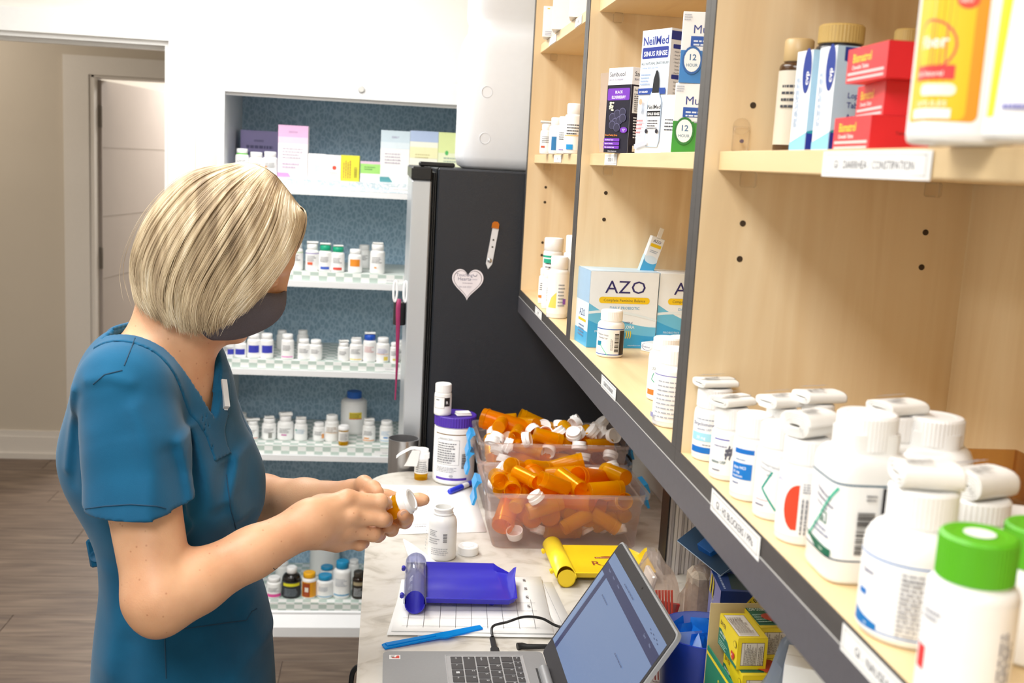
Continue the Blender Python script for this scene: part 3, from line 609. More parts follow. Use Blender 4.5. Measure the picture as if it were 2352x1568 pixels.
# ------------------------------------------------------------------ contents of the upper cabinets
ZB = BOT+.0003; ZM = MSH+.0003
GB = 'large white pill bottles on the near cabinet bottom'
def dicy(c, w, h, r):
    u = w/2-.95*r; c.lines(u, h*.88, r*1.2, h*.06, 1, '9aa0b0'); c.text('Dicyclomine HCl', u-.25*r, h*.74, h*.12, '2c3a78', 0, 'l', 2.3*r); c.text('Capsules USP', u, h*.63, h*.075, '5a6a98', 0, 'l', 1.2*r)
    c.rect(u-.3*r, h*.36, 3*r, h*.2, 'a6def0'); c.text('20 mg', u+.1*r, h*.41, h*.1, 'f4fbff', 1); c.rect(u-.3*r, h*.06, 3*r, h*.15, '0d70c8'); c.lines(u+.5*r, h*.26, r, h*.05, 1, '8a90a0')
def num7(c, w, h, r):
    u = w/2-.9*r; c.rect(u, h*.9, r*.9, h*.03, '3a3ab0'); c.lines(u, h*.72, r*.9, h*.08, 1, '8a8aa8')
    for a, b_, x, y in ((.75, .42, .95, .78), (.95, .42, 1.15, .78), (.7, .54, 1.3, .6), (.72, .64, 1.32, .7), (1.4, .68, 1.9, .66), (1.9, .66, 1.55, .4)):
        dx, dy = (x-a), (y-b_); L = math.hypot(dx, dy)*25; px_, py_ = -dy/L, dx/L
        c.poly([(u+(a-px_)*r, (b_-py_)*h), (u+(x-px_)*r, (y-py_)*h), (u+(x+px_)*r, (y+py_)*h), (u+(a+px_)*r, (b_+py_)*h)], '5a5a6a')
    c.text('tablets USP', u-.1*r, h*.3, h*.1, '2a5a5a', 1, 'l', r*.9); c.lines(u, h*.1, r*.6, h*.08, 1, '7a7a8a')
def bluehcl(c, w, h, r):
    u = w/2-1.0*r; c.rect(u, h*.82, 1.1*r, h*.1, '0d70c8'); c.lines(u+.1*r, h*.68, .8*r, h*.07, 1, '8aa0c0'); c.rect(u-.1*r, h*.3, 1.15*r, h*.33, '0d78cc'); c.text('dine HCl', u, h*.51, h*.08, 'ffffff', 1, 'l', r); c.text('25 mg', u, h*.42, h*.065, 'ffffff', 1, 'l', r*.8); c.text('Antibiotic', u, h*.34, h*.06, 'ffffff', 1, 'l', r*.9)
    c.lines(u, h*.2, .5*r, h*.06, 1, '5a6a9a'); c.frame(u+1.2*r, h*.1, 1.4*r, h*.8, .0007, '3a3560'); c.text('Drug Facts', u+1.42*r, h*.14, h*.07, '3a3a50', 0, rot=90, maxw=h*.7); c.text('Active ingredient', u+1.64*r, h*.14, h*.06, '3a3a50', 1, rot=90); c.text('(in each tablet)', u+1.84*r, h*.14, h*.06, '3a3a50', 1, rot=90)
def stroke(c, pts, t, colr):
    for (a, b_), (x, y) in zip(pts[:-1], pts[1:]):
        L = math.hypot(x-a, y-b_); px_, py_ = -(y-b_)/L*t, (x-a)/L*t; c.poly([(a-px_, b_-py_), (x-px_, y-py_), (x+px_, y+py_), (a+px_, b_+py_)], colr)
def greenmark(c, w, h, r):
    u = w/2-1.0*r; c.text('Omeprazole', u+.1*r, h*.86, h*.08, '4a5a78', 0, 'l', 1.1*r, rot=-12); c.text('Delayed', u+.1*r, h*.77, h*.07, '4a5a78', 0, rot=-12); c.text('USP', u+.5*r, h*.66, h*.06, '3a4a68', 1, rot=-12)
    stroke(c, [(u+.8*r, h*.74), (u+.35*r, h*.42), (u+1.1*r, h*.05)], .0009, '1e9a8a'); c.rect(u, h*.2, .7*r, h*.012, 'd08090'); c.lines(u, h*.1, .7*r, h*.06, 1, '4a4a78'); c.lines(u+1.1*r, h*.1, 1.0*r, h*.7, 8, '9aa0a8', rot=True)
def reddisc(c, w, h, r):
    u = w/2-.75*r; c.poly([(u+.62*r, h*.1)]+[(u+.62*r-.62*r*math.cos(a), h*.45+h*.38*math.sin(a)) for a in np.linspace(-1.2, 1.57, 12)], 'f0482a')
    c.lines(u+.75*r, h*.72, 1.3*r, h*.16, 4, '8a8e98'); c.lines(u+.75*r, h*.05, 1.3*r, h*.6, 9, '7a7e88', rot=True); c.text('42', u-.2*r, h*.86, h*.08, '5a6ab0', 0)
def bigsq(c, w, h, r):
    u = w/2-1.5*r; c.rect(0, h*.97, w, h*.025, '2a5a72'); c.rect(0, 0, w, h*.02, '2a4a66')
    c.text('Omeprazole', u+.12*r, h*.78, h*.075, '3a3a68', 1, 'l', .95*r, rot=-9); c.text('Delayed-Release', u+.12*r, h*.70, h*.065, '3a3a68', 1, 'l', 1.0*r, rot=-9); c.text('Capsules USP', u+.12*r, h*.62, h*.06, '3a3a68', 0, 'l', .8*r, rot=-9)
    c.frame(u+.45*r, h*.40, .32*r, h*.15, .0012, '1c6a50'); c.text('20', u+.5*r, h*.43, h*.08, '1c6a50', 1, 'l', .25*r); c.lines(u+.1*r, h*.25, .9*r, h*.12, 2, '8a90a8')
    stroke(c, [(u-.15*r, h*.1), (u+.5*r, h*.5), (u+1.05*r, h*.93)], .0009, '3cb898'); c.poly([(u-.3*r, h*.16), (u+1.0*r, h*.12), (u+1.0*r, h*.03), (u+.4*r, h*.02)], '1c6a50'); c.text('Caps', u+.55*r, h*.06, h*.05, 'd8e8d8', 1, 'l', .4*r)
    c.barcode(u+1.45*r, h*.1, .38*r, h*.55, '2a2a30', True, 26); c.lines(u+1.6*r, h*.8, .3*r, h*.1, 2, '6a6a70'); c.rect(u+1.95*r, h*.02, 1.0*r, h*.95, '1c1c22'); c.text('Rx only', u+2.12*r, h*.3, h*.07, 'c8b88a', 0, rot=90); c.lines(u+2.25*r, h*.1, .3*r, h*.6, 3, '9a8f70', rot=True)
def bluering(c, w, h, r):
    u = w/2-1.15*r; c.rect(0, h*.95, w, h*.022, '3a7cc4'); c.rect(0, h*.03, w, h*.02, '3a7cc4'); c.text('Tablets', u+.0*r, h*.72, h*.08, '4a4a78', 1, 'l', .5*r); c.rect(u-.05*r, h*.42, .25*r, h*.08, '2a7ac8'); c.poly([(u-.2*r, h*.05), (u+.55*r, h*.05), (u+.55*r, h*.12), (u-.2*r, h*.22)], '1878c0'); c.text('mg', u+.2*r, h*.07, h*.05, 'e0f0fa', 1)
    c.lines(u+.95*r, h*.1, 1.2*r, h*.8, 14, 'a2a2a8'); c.text('Each tablet', u+1.0*r, h*.8, h*.06, '7a7a82', 1, 'l', r)
B3 = [(1594, 1678, 890, 1062, None, 'white bottle with pale blue band, farthest in the near cabinet row', dicy, dict(leaf=(.040, .028, .009, .5, 6))),
 (1634, 1716, 934, 1106, None, 'white bottle with handwritten number seven on its label', num7, dict(leaf=(.038, .028, .010, .75, 6))),
 (1683, 1772, 950, 1154, None, 'white bottle with solid blue label block', bluehcl, {}),
 (1737, 1832, 972, 1198, None, 'white bottle with thin teal pen stroke across its label', greenmark, {}),
 (1789, 1900, 1004, 1255, None, 'white bottle with red half disc and thick folded leaflet', reddisc, dict(leaf=(.036, .032, .021, .85, 10)))]
for l, r_, t, b_, yy, lb, st, k in B3: pxb(lb, GB, l, r_, t, b_, ZB, st, y=yy, n=40, hc=.021, rcf=.93, lz=(.12, .98), **k)
e = pxb('big square-shouldered white bottle with green and black label', GB, 1882, 2064, 950, 1346, ZB, bigsq, n=48, p=5., rc=.0225, hc=.026, sh=.014, lz=(.22, .93), turn=.42, lturn=-.36)
pxb('big white bottle with blank wide cap behind the square one', GB, 2040, 2222, 958, 1290, ZB, None, y=.78, n=44, p=3.2, rc=.0225, hc=.022, sh=.016)
pxb('white bottle with blue lined label under a boxy folded leaflet', GB, 1984, 2217, 1122, 1500, ZB, bluering, n=48, rc=.0225, hc=.024, lz=(.08, .97), leaf=(.040, .034, .016, .35, 5))
pxb('white bottle with a coiled leaflet behind the blue lined one', GB, 2140, 2318, 1142, 1400, ZB, gen(), y=.68, n=40, leaf=(.040, .036, .020, .9, 9))
e = pxb('white bottle with blue ring print on its flat lid', GB, 2236, 2440, 1192, 1500, ZB, None, y=.705, n=40, rcf=.95)
MB().lathe([(.0105, .0001), (.0118, .0001), (.0118, .0004), (.0105, .0004)], 32).build('blue_ring', M('7a9ad8', .5), e, (0, 0, float(max(c.bound_box[4][2]*0+c.dimensions[2]+c.location[2] for c in e.children if c.name.startswith('body')))+.004))
for l, r_, t, b_, yy, lb, st, tn in ((1745, 1830, 935, 1130, .93, 'white bottle with barcoded leaflet in the back row near the cabinet side', None, .2), (1825, 1915, 925, 1120, .92, 'white bottle with curled barcoded leaflet in the back row', None, .1), (1985, 2105, 952, 1200, .80, 'white bottle with rolled leaflet in the back row behind the square bottle', None, .3)):
    pxb(lb, GB, l, r_, t, b_, ZB, st, y=yy, n=28, hc=.02, leaf=(.040, .03, .011, tn+.5, 7))
GRN = '58b21a'
def redfoot(c, w, h, r): c.rect(w/2-1.3*r, h*.35, .35*r, h*.2, 'e03a3a'); c.lines(w/2+.75*r, h*.1, .4*r, h*.8, 3, '6a6a78', rot=True); c.lines(w/2-1.1*r, h*.8, .6*r, h*.1, 2, '9a9aa4')
for l, r_, t, yy, lb in ((2142, 2356, 1238, .515, 'white bottle with bright green cap standing nearest the camera'), (2296, 2490, 1218, .592, 'second green-capped bottle, cut by the picture edge')):
    rad = prad(l, r_, t, yy); x = at((l+r_)/2, t, y=yy+rad)[0]; h = at((l+r_)/2, t, y=yy+rad*.6)[2]-ZB
    e = bottle(lb, 'green-capped white bottles', x, yy+rad, ZB, rad, h, redfoot, cap=GRN, rc=rad*.86, hc=.0255, n=56, lz=(.05, .99))
    MB().lathe([(.0085, h), (.0085, h+.0002)], 24).build('paper_dot', PAPERW, e)
# near cabinet, middle shelf
GM = 'medicines on the near cabinet middle shelf'
def loper(c, w, h):
    c.rect(0, 0, w, h, 'b4dcf4'); c.rect(w*.12, h*.86, w*.88, h*.13, '1c3a94'); c.ell(w*.75, h*.86, w*.6, h*.06, '1c3a94'); c.text('Loperamide', w*.22, h*.52, h*.075, '1c3a94', 1, 'l', w*.75); c.text('Tablets', w*.22, h*.43, h*.075, '1c3a94', 1); c.text('Anti-Diarrheal', w*.22, h*.32, h*.075, '1c3a94', 1, 'l', w*.76)
    c.rect(0, 0, w, h*.2, '22329a'); c.ell(w*.4, h*.2, w*.4, h*.035, '2a9aa8'); c.rect(0, 0, w, h*.19, '22329a'); c.rrect(w*.2, h*.12, w*.25, h*.05, h*.024, 'e8eadc'); c.text('12', w*.2, h*.04, h*.06, 'f2f6ff', 1)
def loperside(c, w, h):
    c.poly([(0, 0), (w, 0), (w, h*.2), (0, h*.1)], '8cc8ec'); c.ell(w*.72, h*.8, w*.26, h*.22, '1c3a94'); c.text('cvp', w*.85, h*.66, w*.3, 'ffffff', 1, rot=90); c.lines(w*.15, h*.25, w*.3, h*.6, 3, 'a8bcd4', rot=True)
def stand(px_, y, z): return at(px_, 300, y=y)[0]
for l, yy, t, lb in ((1892, .93, 102, 'light blue tablet carton with dark blue foot, nearer of the two'), (1838, .975, 112, 'light blue tablet carton half behind its twin')):
    h = at(l, t, y=yy)[2]-ZM; carton(lb, 'light blue tablet cartons', .062, .030, h, at(l+22, 220, y=yy)[0]+.029, yy, ZM, .12, base='f3f7fb', front=loper, left=loperside)
def bism(c, w, h): c.rect(0, 0, w, h, 'e2343c'); c.text('Bismatrol', w*.14, h*.58, h*.36, 'f2d22a', 1, 'l', w*.72); c.text('Chewable Tablets', w*.14, h*.38, h*.17, 'fbe8e6', 1, 'l', w*.7); c.rect(w*.04, h*.22, w*.9, h*.08, 'f6c8c8'); c.rect(w*.04, h*.07, w*.9, h*.07, 'f6c8c8')
def bismr(c, w, h): c.rect(0, 0, w, h, 'd8202c'); c.text('Tablets', w*.42, h*.48, h*.13, '3a1014', 0, 'l', w*.5)
hb = .0268; bx, by = at(2004, 300, y=.80)[0], .80
for k, (dx, dy, tn, lb) in enumerate(((0, 0, -1.62, 'red chewable tablet carton at the bottom of its stack'), (.018, .012, -1.72, 'red chewable tablet carton in the middle of its stack'), (.004, -.006, -1.60, 'red chewable tablet carton on top of its stack'))):
    carton(lb, 'red tablet cartons in a stack', .078, .046, hb, bx+dx-.0, by+dy+.038, ZM+k*(hb+.0003), tn, base='e02a34', front=bism, right=bismr, top=lambda c, w, h: c.rect(.001, .001, w-.002, h-.002, 'e9a2a2'))
def bigjar(label, l, r_, top_px, yy, style, p, turn, hh, **k):
    rad = prad(l, r_, 300, yy); return bottle(label, GM, at((l+r_)/2, 300, y=yy+rad)[0], yy+rad, ZM, rad, hh, style, n=48, p=p, turn=turn, **k)
def orangelab(c, w, h, r):
    u = w/2-1.2*r; c.rrect(u-.6*r, h*.08, 1.85*r, h*.84, .004, 'f59a22'); c.rrect(u-.6*r, h*.09, 1.6*r, h*.82, .004, 'fbc41e'); c.ell(u+.85*r, h*.83, .2*r, h*.06, 'e8503c'); c.text('NEW', u+.7*r, h*.81, h*.03, 'fbe4d8', 1, 'l', .3*r)
    c.ell(u+.2*r, h*.55, .55*r, h*.17, 'e0484a'); c.ell(u+.2*r, h*.55, .51*r, h*.155, 'fbc41e'); c.text('Fiber', u-.1*r, h*.54, h*.11, 'f9ece8', 1, 'l', .7*r); c.rect(u-.2*r, h*.34, .95*r, h*.09, 'e03a3a'); c.text('100% Natural', u-.15*r, h*.365, h*.04, 'fbe8e0', 1, 'l', .8*r); c.rrect(u+.1*r, h*.24, .7*r, h*.075, h*.035, 'faf3dc'); c.text('CAPSULES', u-.05*r, h*.175, h*.05, 'fff2cc', 1, 'l', .85*r); c.rect(u-.2*r, h*.1, .95*r, h*.06, 'fbf4f6')
    c.lines(u+1.75*r, h*.25, .6*r, h*.7, 18, '7a7a88'); c.barcode(u+1.95*r, h*.1, .4*r, h*.12, '4a4a52')
bigjar('big white jar with orange and yellow label', 2092, 2318, 0, .58, orangelab, 4.2, .25, .125, lz=(.05, .98), rc=.023, hc=.022)
def limelab(c, w, h, r): u = w/2-1.1*r; c.poly([(u-.1*r, h*.08), (u+.22*r, h*.08), (u+.45*r, h), (u+.12*r, h)], 'd4ee1c'); c.rrect(u+.75*r, h*.72, 1.2*r, h*.2, .003, 'ecc81e'); c.text('Sugar Free', u+.82*r, h*.77, h*.11, '6a5a10', 1, 'l', 1.0*r); c.lines(u+.7*r, h*.3, 1.3*r, h*.36, 5, '8a8ab0'); c.lines(u+.4*r, h*.12, .5*r, h*.05, 1, '6a6ab8')
bigjar('white jar with lime green stripe at the picture edge', 2262, 2500, 0, .50, limelab, 3.2, .1, .135, lz=(.03, .98), rc=.022, hc=.022)
for l, r_, t, yy, lb in ((1868, 1974, 50, .985, 'dark bottle with wide gold lid behind the light blue cartons'), (2042, 2110, 62, .97, 'gold-lidded bottle mostly hidden by the orange labelled jar')):
    rad = prad(l, r_, t, yy); bottle(lb, GM, at((l+r_)/2, 200, y=yy+rad)[0], yy+rad, ZM, rad*1.06, at((l+r_)/2, t, y=yy)[2]-ZM, gen(), cap='b99a5a', rc=rad, hc=.0175, n=40, body=M('1a1a24', .2, var=0), lab_bg='2a2a3a')
bottle('brown bottle peeping out behind the farther light blue carton', GM, at(1830, 220, y=1.04)[0], 1.045, ZM, .017, at(1830, 88, y=1.04)[2]-ZM, gen(), cap='c4a878', n=24, body=M('4a3018', .2, var=0), lab_bg='d8d0c0')
a = at(1706, 342, y=1.085); cl = empty('shelf_clip', (a[0], 1.0975, ZM), 0, 'clear plastic shelf clip on the cabinet side above the middle shelf', 'clip')
MB().box(-.0085, .0085, -.006, 0, 0, .026, ch=.0015).lathe([(.0085, 0), (.0085, .004)], 20, T=Matrix.Translation((0, 0, .026)) @ Matrix.Rotation(math.pi/2, 4, 'X')).build('body', PIN, cl); MB().lathe([(.002, 0), (.002, .002)], 12, T=Matrix.Translation((0, -.006, .011)) @ Matrix.Rotation(math.pi/2, 4, 'X')).build('screw', M('6a5a6a', .4), cl)
CLEARB = film('clear_brown_tray', 'ead2a8', .14, .1)
tr = empty('clear_tray', (.555, .80, ZB), 0, 'clear plastic tray along the back of the near cabinet bottom', 'tray')
MB().box(-.048, .05, -.25, -.247, 0, .05).box(-.048, .05, .147, .15, 0, .05).box(-.048, -.045, -.247, .147, 0, .05).box(.047, .05, -.247, .147, 0, .05).box(-.045, .047, -.247, .147, 0, .003).build('body', CLEARB, tr, smooth=0)
# middle cabinet, middle shelf
GMM = 'cold remedies on the middle cabinet shelf'
def elder(c, w, h):
    c.rect(0, 0, w, h*.8, '1c1a2c'); c.text('Sambucol', w*.06, h*.9, h*.075, '2a2030', 0, 'l', w*.88); c.text('BLACK ELDERBERRY', w*.06, h*.85, h*.03, '8a86a0', 0, 'l', w*.88)
    c.rrect(w*.03, h*.62, w*.92, h*.14, .002, '7a3ab8'); c.text('BLACK', w*.5, h*.70, h*.045, 'f6f0fa', 1, 'c'); c.text('ELDERBERRY', w*.5, h*.64, h*.045, 'f6f0fa', 1, 'c', w*.84)
    for i in range(14): c.ell(w*(.16+.16*rng.random()), h*(.5+.1*rng.random()), w*.04, h*.012, 'e8e6c8', 7)
    for (a, b_) in ((.3, .42), (.5, .46), (.72, .48), (.42, .36), (.6, .38), (.32, .33), (.52, .30), (.75, .41)): c.ell(w*a, h*b_, w*.135, h*.05, '6a688a', 14); c.ell(w*a, h*b_-h*.003, w*.12, h*.045, '34324a', 14)
    c.ell(w*.82, h*.27, w*.15, h*.035, '7a3ab8'); c.text('GLUTEN', w*.82, h*.272, h*.016, 'ffffff', 1, 'c', w*.22); c.text('FREE', w*.82, h*.253, h*.016, 'ffffff', 1, 'c', w*.2); c.text('Great Tasting Syrup', w*.06, h*.2, h*.028, 'f0943a', 1, 'l', w*.72)
    for k, t in enumerate(('Scientifically Tested', 'Supports Immunity', 'High antioxidant levels')): c.rrect(w*.02, h*(.135-.044*k), w*.66, h*.036, .001, '7a3ab8'); c.text(t, w*.06, h*(.146-.044*k), h*.02, 'f6f0fa', 1, 'l', w*.58)
    c.text('Dietary Supplement', w*.22, h*.012, h*.02, 'f6f0fa', 0, 'l', w*.6)
def elderside(c, w, h):
    c.rect(0, 0, w, h*.8, '1c1a2c'); c.text('Sambucol', w*.1, h*.9, h*.075, '2a2030', 0, 'l', w*.85); c.text('BLACK ELDERBERRY', w*.1, h*.85, h*.035, '6a6680', 0, 'l', w*.85); c.rect(w*.08, h*.47, w*.84, h*.31, 'f1f0ee'); c.text('Supplement Facts', w*.12, h*.73, h*.035, '2a2a2a', 1, 'l', w*.76)
    c.lines(w*.12, h*.49, w*.76, h*.22, 9, '77777a'); c.lines(w*.1, h*.18, w*.8, h*.26, 8, 'd8d8de'); c.rect(w*.1, h*.02, w*.8, h*.07, 'e8dfc8')
yy = 1.60; e = carton('dark purple elderberry syrup carton with a white top', GMM, .054, .046, at(1440, 156, y=yy)[2]-ZM, at(1412, 250, y=yy)[0]+.005, yy, ZM, -1.08, front=elder, right=elderside, base='f4f3f5')
fl_ = MB(); pp = [[(at(1379-3*math.sin(t*5)+6*s, 353-t*185, y=1.665)[0], 1.672-.012*s, ZM+.0005+t*.118) for s in (0, 1, 2)] for t in np.linspace(0, 1, 9)]
o = fl_.grid([[(p[0], p[1]+.002*math.sin(k*1.9+j), p[2]) for j, p in enumerate(r_)] for k, r_ in enumerate(pp)]).build('plastic_sleeve', film('clear_sleeve', 'f0e8e4', .45, .1), smooth=80); tag(o, 'crinkled clear plastic sleeve standing beside the elderberry carton', 'sleeve')
def rinse(c, w, h):
    c.rect(0, 0, w, h, 'e6eff9'); c.rect(0, 0, w, h*.12, 'f2f6fb'); c.text('NeilMed', w*.04, h*.88, h*.095, '2c3c94', 1, 'l', w*.92); c.rrect(w*.04, h*.77, w*.9, h*.09, .002, '2c3c94'); c.text('SINUS RINSE', w*.5, h*.79, h*.055, 'ffffff', 1, 'c', w*.82); c.text('ALL NATURAL SINUS RELIEF', w*.03, h*.72, h*.03, '3a4a4a', 0, 'l', w*.94); c.text('Soothing saline nasal rinse', w*.05, h*.69, h*.02, '8aa8d8', 0, 'l', w*.86)
    c.lines(w*.05, h*.56, w*.35, h*.1, 4, 'a4b8d8'); c.rect(0, h*.48, w*.95, h*.05, '2c4c9c'); c.text('BY NEILMED', w*.05, h*.495, h*.02, 'ffffff', 1, 'l', w*.4)
    c.poly([(w*.42, h*.05), (w*.80, h*.05), (w*.86, h*.1), (w*.86, h*.42), (w*.74, h*.5), (w*.48, h*.5), (w*.36, h*.42), (w*.36, h*.1)], 'b8c8dc'); c.poly([(w*.44, h*.06), (w*.78, h*.06), (w*.83, h*.1), (w*.83, h*.42), (w*.72, h*.49), (w*.5, h*.49), (w*.39, h*.42), (w*.39, h*.1)], 'fbfcfd'); c.poly([(w*.5, h*.49), (w*.74, h*.49), (w*.72, h*.6), (w*.66, h*.67), (w*.6, h*.67), (w*.53, h*.6)], '24262a')
    c.text('NeilMed', w*.61, h*.36, h*.05, '2a2a2e', 1, 'c', w*.5); c.rect(w*.38, h*.30, w*.46, h*.045, '1c1c20'); c.text('SINUS RINSE', w*.61, h*.31, h*.03, 'ffffff', 1, 'c', w*.42); c.lines(w*.42, h*.2, w*.38, h*.08, 4, '5a5a60'); c.ell(w*.42, h*.18, w*.05, h*.018, '2a2a34'); c.ell(w*.78, h*.18, w*.05, h*.018, '2a2a34')
    c.lines(w*.06, h*.16, w*.24, h*.13, 4, 'd88080'); c.ell(w*.17, h*.42, w*.06, h*.025, 'e2b294'); c.rect(w*.11, h*.34, w*.12, h*.055, 'dfe6f2'); c.poly([(w*.04, h*.03), (w*.5, h*.07), (w*.5, h*.11), (w*.04, h*.07)], 'c8ccd8')
def rinseside(c, w, h):
    c.rect(0, 0, w, h, 'f3f5f9'); c.rect(0, h*.91, w, h*.07, '2c3c94'); c.text('Preservative Free', w*.3, h*.93, h*.025, 'ffffff', 1, 'l', w*.65); c.rrect(w*.06, h*.84, w*.9, h*.035, .001, '2c3c94'); c.text('Relieve Nasal', w*.4, h*.85, h*.018, 'ffffff', 1, 'l', w*.5); c.rrect(w*.06, h*.60, w*.9, h*.035, .001, '2c3c94'); c.text('Advantages', w*.5, h*.61, h*.018, 'ffffff', 1)
    for k, t in enumerate(('Nasal Allergies', 'Sinus Pressure and', 'Nasal Symptoms from', 'Nasal Irritation from', 'Dust, Fumes, Animal', 'Smoke, etc.', 'Post-Nasal Drip and')): c.text('- '+t if k not in (4, 5) else '   '+t, w*.08, h*(.81-.028*k), h*.019, '4a4c58', 0, 'l', w*.9)
    for k, t in enumerate(('Easy to use, comfortable', 'saline nasal irrigation', 'Soothing, non burning', 'nasal irrigation with', 'Non-sedating', 'Custom-designed', 'nasal opening', 'Excellent for nasal', 'spray medication', 'Suitable for use in', 'pregnancy')): c.text(t, w*.12, h*(.57-.028*k), h*.019, '4a4c58', 0, 'l', w*.86)
    c.rrect(w*.06, h*.2, w*.9, h*.035, .001, '2c3c94'); c.lines(w*.1, h*.03, w*.8, h*.15, 7, '6a6c78')
yy = 1.475; carton('tall white and blue sinus rinse carton with a squeeze bottle picture', GMM, .0605, .068, at(1520, 68, y=yy)[2]-ZM, at(1494, 200, y=yy)[0]+.004, yy, ZM, -1.12, front=rinse, right=rinseside)
def muci(bandc, tick, cells):
    def f(c, w, h):
        c.rect(0, 0, w, h*.46, bandc); c.text('Mucinex', w*.15, h*.70, h*.17, '2c3a8c', 0, 'l', w*.62); c.poly([(w*.13, h*.52), (w, h*.52), (w, h*.66), (w*.13, h*.66)], '2456b0'); c.lines(w*.17, h*.53, w*.6, h*.1, 2, 'dce8f8'); c.lines(w*.02, h*.88, w*.12, h*.10, 3, 'b0b4c0'); c.lines(w*.3, h*.44, w*.5, h*.04, 1, 'a0a4b0')
        c.ell(w*.17, h*.32, w*.14, h*.2, tick); c.ell(w*.17, h*.32, w*.115, h*.165, 'f2f6f8'); c.text('12', w*.17, h*.32, h*.12, '3a6a9a', 1, 'c'); c.text('HOUR', w*.17, h*.23, h*.06, '6a8aa4', 1, 'c', w*.16)
        for k, t in enumerate(cells): c.text(t, w*.38, h*(.34-.1*k), h*.065, 'f2f8ff', 1, 'l', w*.6)
    return f
for k, (bc, tk, cells, lb) in enumerate((('3a9a30', '2a7a30', ('Controls Cough', 'Thins and Loosens', 'Immediate'), 'white and green expectorant carton under the blue one'), ('3a84cc', '2a62a8', ('Relieves Chest', 'Thins and Loosens', 'Immediate'), 'white and blue expectorant carton stacked on the green one'))):
    yy = 1.325-.0*k; h = .0845; carton(lb, 'expectorant cartons in a stack', .086, .036, h, at(1550 if k == 0 else 1568, 280-160*k, y=yy)[0]+.042, yy, ZM+k*(h+.0004), -.30+.05*k, front=muci(bc, tk, cells), base='f4f6f8')
bottle('small plain white bottle between sinus rinse and green expectorant cartons', GMM, at(1541, 300, y=1.375)[0], 1.375, ZM, .0115, .072, gen(blk='f0a04a', block_at=(.9, .1), bs=(.2, .1)), n=24)
# middle cabinet, bottom
GAZ = 'probiotic cartons in the middle cabinet'
def azo(c, w, h):
    c.poly([(0, 0), (w, 0), (w, h*.28)]+[(w*(1-t), h*(.28+.30*t*t)) for t in np.linspace(.1, 1, 8)], '6cc0e4'); c.poly([(0, 0), (w, 0), (w, h*.16)]+[(w*(1-t), h*(.16+.20*t*t)) for t in np.linspace(.1, 1, 8)], '3aa6dc'); c.poly([(w*(1-t), h*(.36+.10*math.sin(t*2.2))) for t in np.linspace(0, 1, 10)]+[(w*t, h*(.385+.11*math.sin((1-t)*2.2))) for t in np.linspace(0, 1, 10)], 'e4f2fa')
    c.text('AZO', w*.52, h*.72, h*.235, '2c2a6a', 0, 'c', w*.6, sq=1.2); c.rrect(w*.14, h*.585, w*.74, h*.085, h*.04, 'f2cc1e'); c.text('Complete Feminine Balance', w*.51, h*.61, h*.05, '3a3a3a', 0, 'c', w*.66); c.text('DAILY PROBIOTIC', w*.52, h*.51, h*.05, '4aa4d4', 0, 'c', w*.5)
    c.text('POWER of', w*.5, h*.325, h*.03, '1c4a8a', 1); c.text('FLORA', w*.5, h*.26, h*.055, 'eaf6fd', 1); c.text('PROBIOTICS', w*.1, h*.2, h*.04, 'd8eefa', 0, 'l', w*.3)
    for k in range(3): c.poly([(w*(.54+.03*k)+w*.02*math.cos(a)*1.2, h*.18+h*.06*math.sin(a)) for a in np.linspace(-1, 1, 7)]+[(w*(.555+.03*k)+w*.02*math.cos(a)*1.2, h*.18+h*.06*math.sin(a)) for a in np.linspace(1, -1, 7)], 'e8d24a')
    c.text('azoproducts.com', w*.6, h*.03, h*.025, 'e4f4fc', 0, 'l', w*.3)
def azoside(c, w, h): c.rect(0, 0, w, h, 'dfeef8'); c.rect(0, 0, w, h*.2, '4aaee0'); c.rect(0, h*.58, w, h*.42, 'a8c8e2'); c.text('AZO', w*.35, h*.38, h*.13, '2c2a6a', 0, 'l', w*.5); c.rect(w*.3, h*.31, w*.55, h*.035, 'f2cc1e'); c.lines(w*.35, h*.12, w*.4, h*.16, 4, '7a8aa8')
yy = 1.47; P = at(1345, 796, z=ZB); yy = P[1]; wA = 168*yy/FPX; hA = at(1430, 624, y=yy)[2]-ZB
carton('blue and white probiotic display carton with a gold banner', GAZ, wA, .085, hA, P[0]+wA/2, yy, ZB, .09, front=azo, left=azoside, base='eef5fa', top=lambda c, w, h: c.rect(0, 0, w, h, 'c6dff0'))
carton('second probiotic carton, cut off by the cabinet side', GAZ, wA, .085, hA, P[0]+wA*1.515, yy+.012, ZB, .05, front=azo, left=azoside, base='eef5fa')
e = carton('slim folded probiotic sample card leaning above the display carton', GAZ, .024, .012, .068, P[0]+wA*.86, yy+.042, ZB+hA*.93, front=lambda c, w, h: (c.rect(0, 0, w, h*.42, '4aaee0'), c.ell(w*.5, h*.42, w*.5, h*.1, 'dceefa'), c.text('AZO', w*.5, h*.86, h*.1, '2c2a6a', 0, 'c', w*.7), c.rect(w*.1, h*.74, w*.8, h*.08, 'f2cc1e'), c.lines(w*.2, h*.6, w*.6, h*.08, 2, 'a0b0c4')), rot=(0, .30, .1), name='sample_card', base='f1f5f8', left=lambda c, w, h: c.rect(0, 0, w, h*.5, 'bcdcf0'))
MB().box(-.004, .004, 0, .001, .066, .085, ch=.0004).build('hang_tab', PAPERW, e, smooth=0)
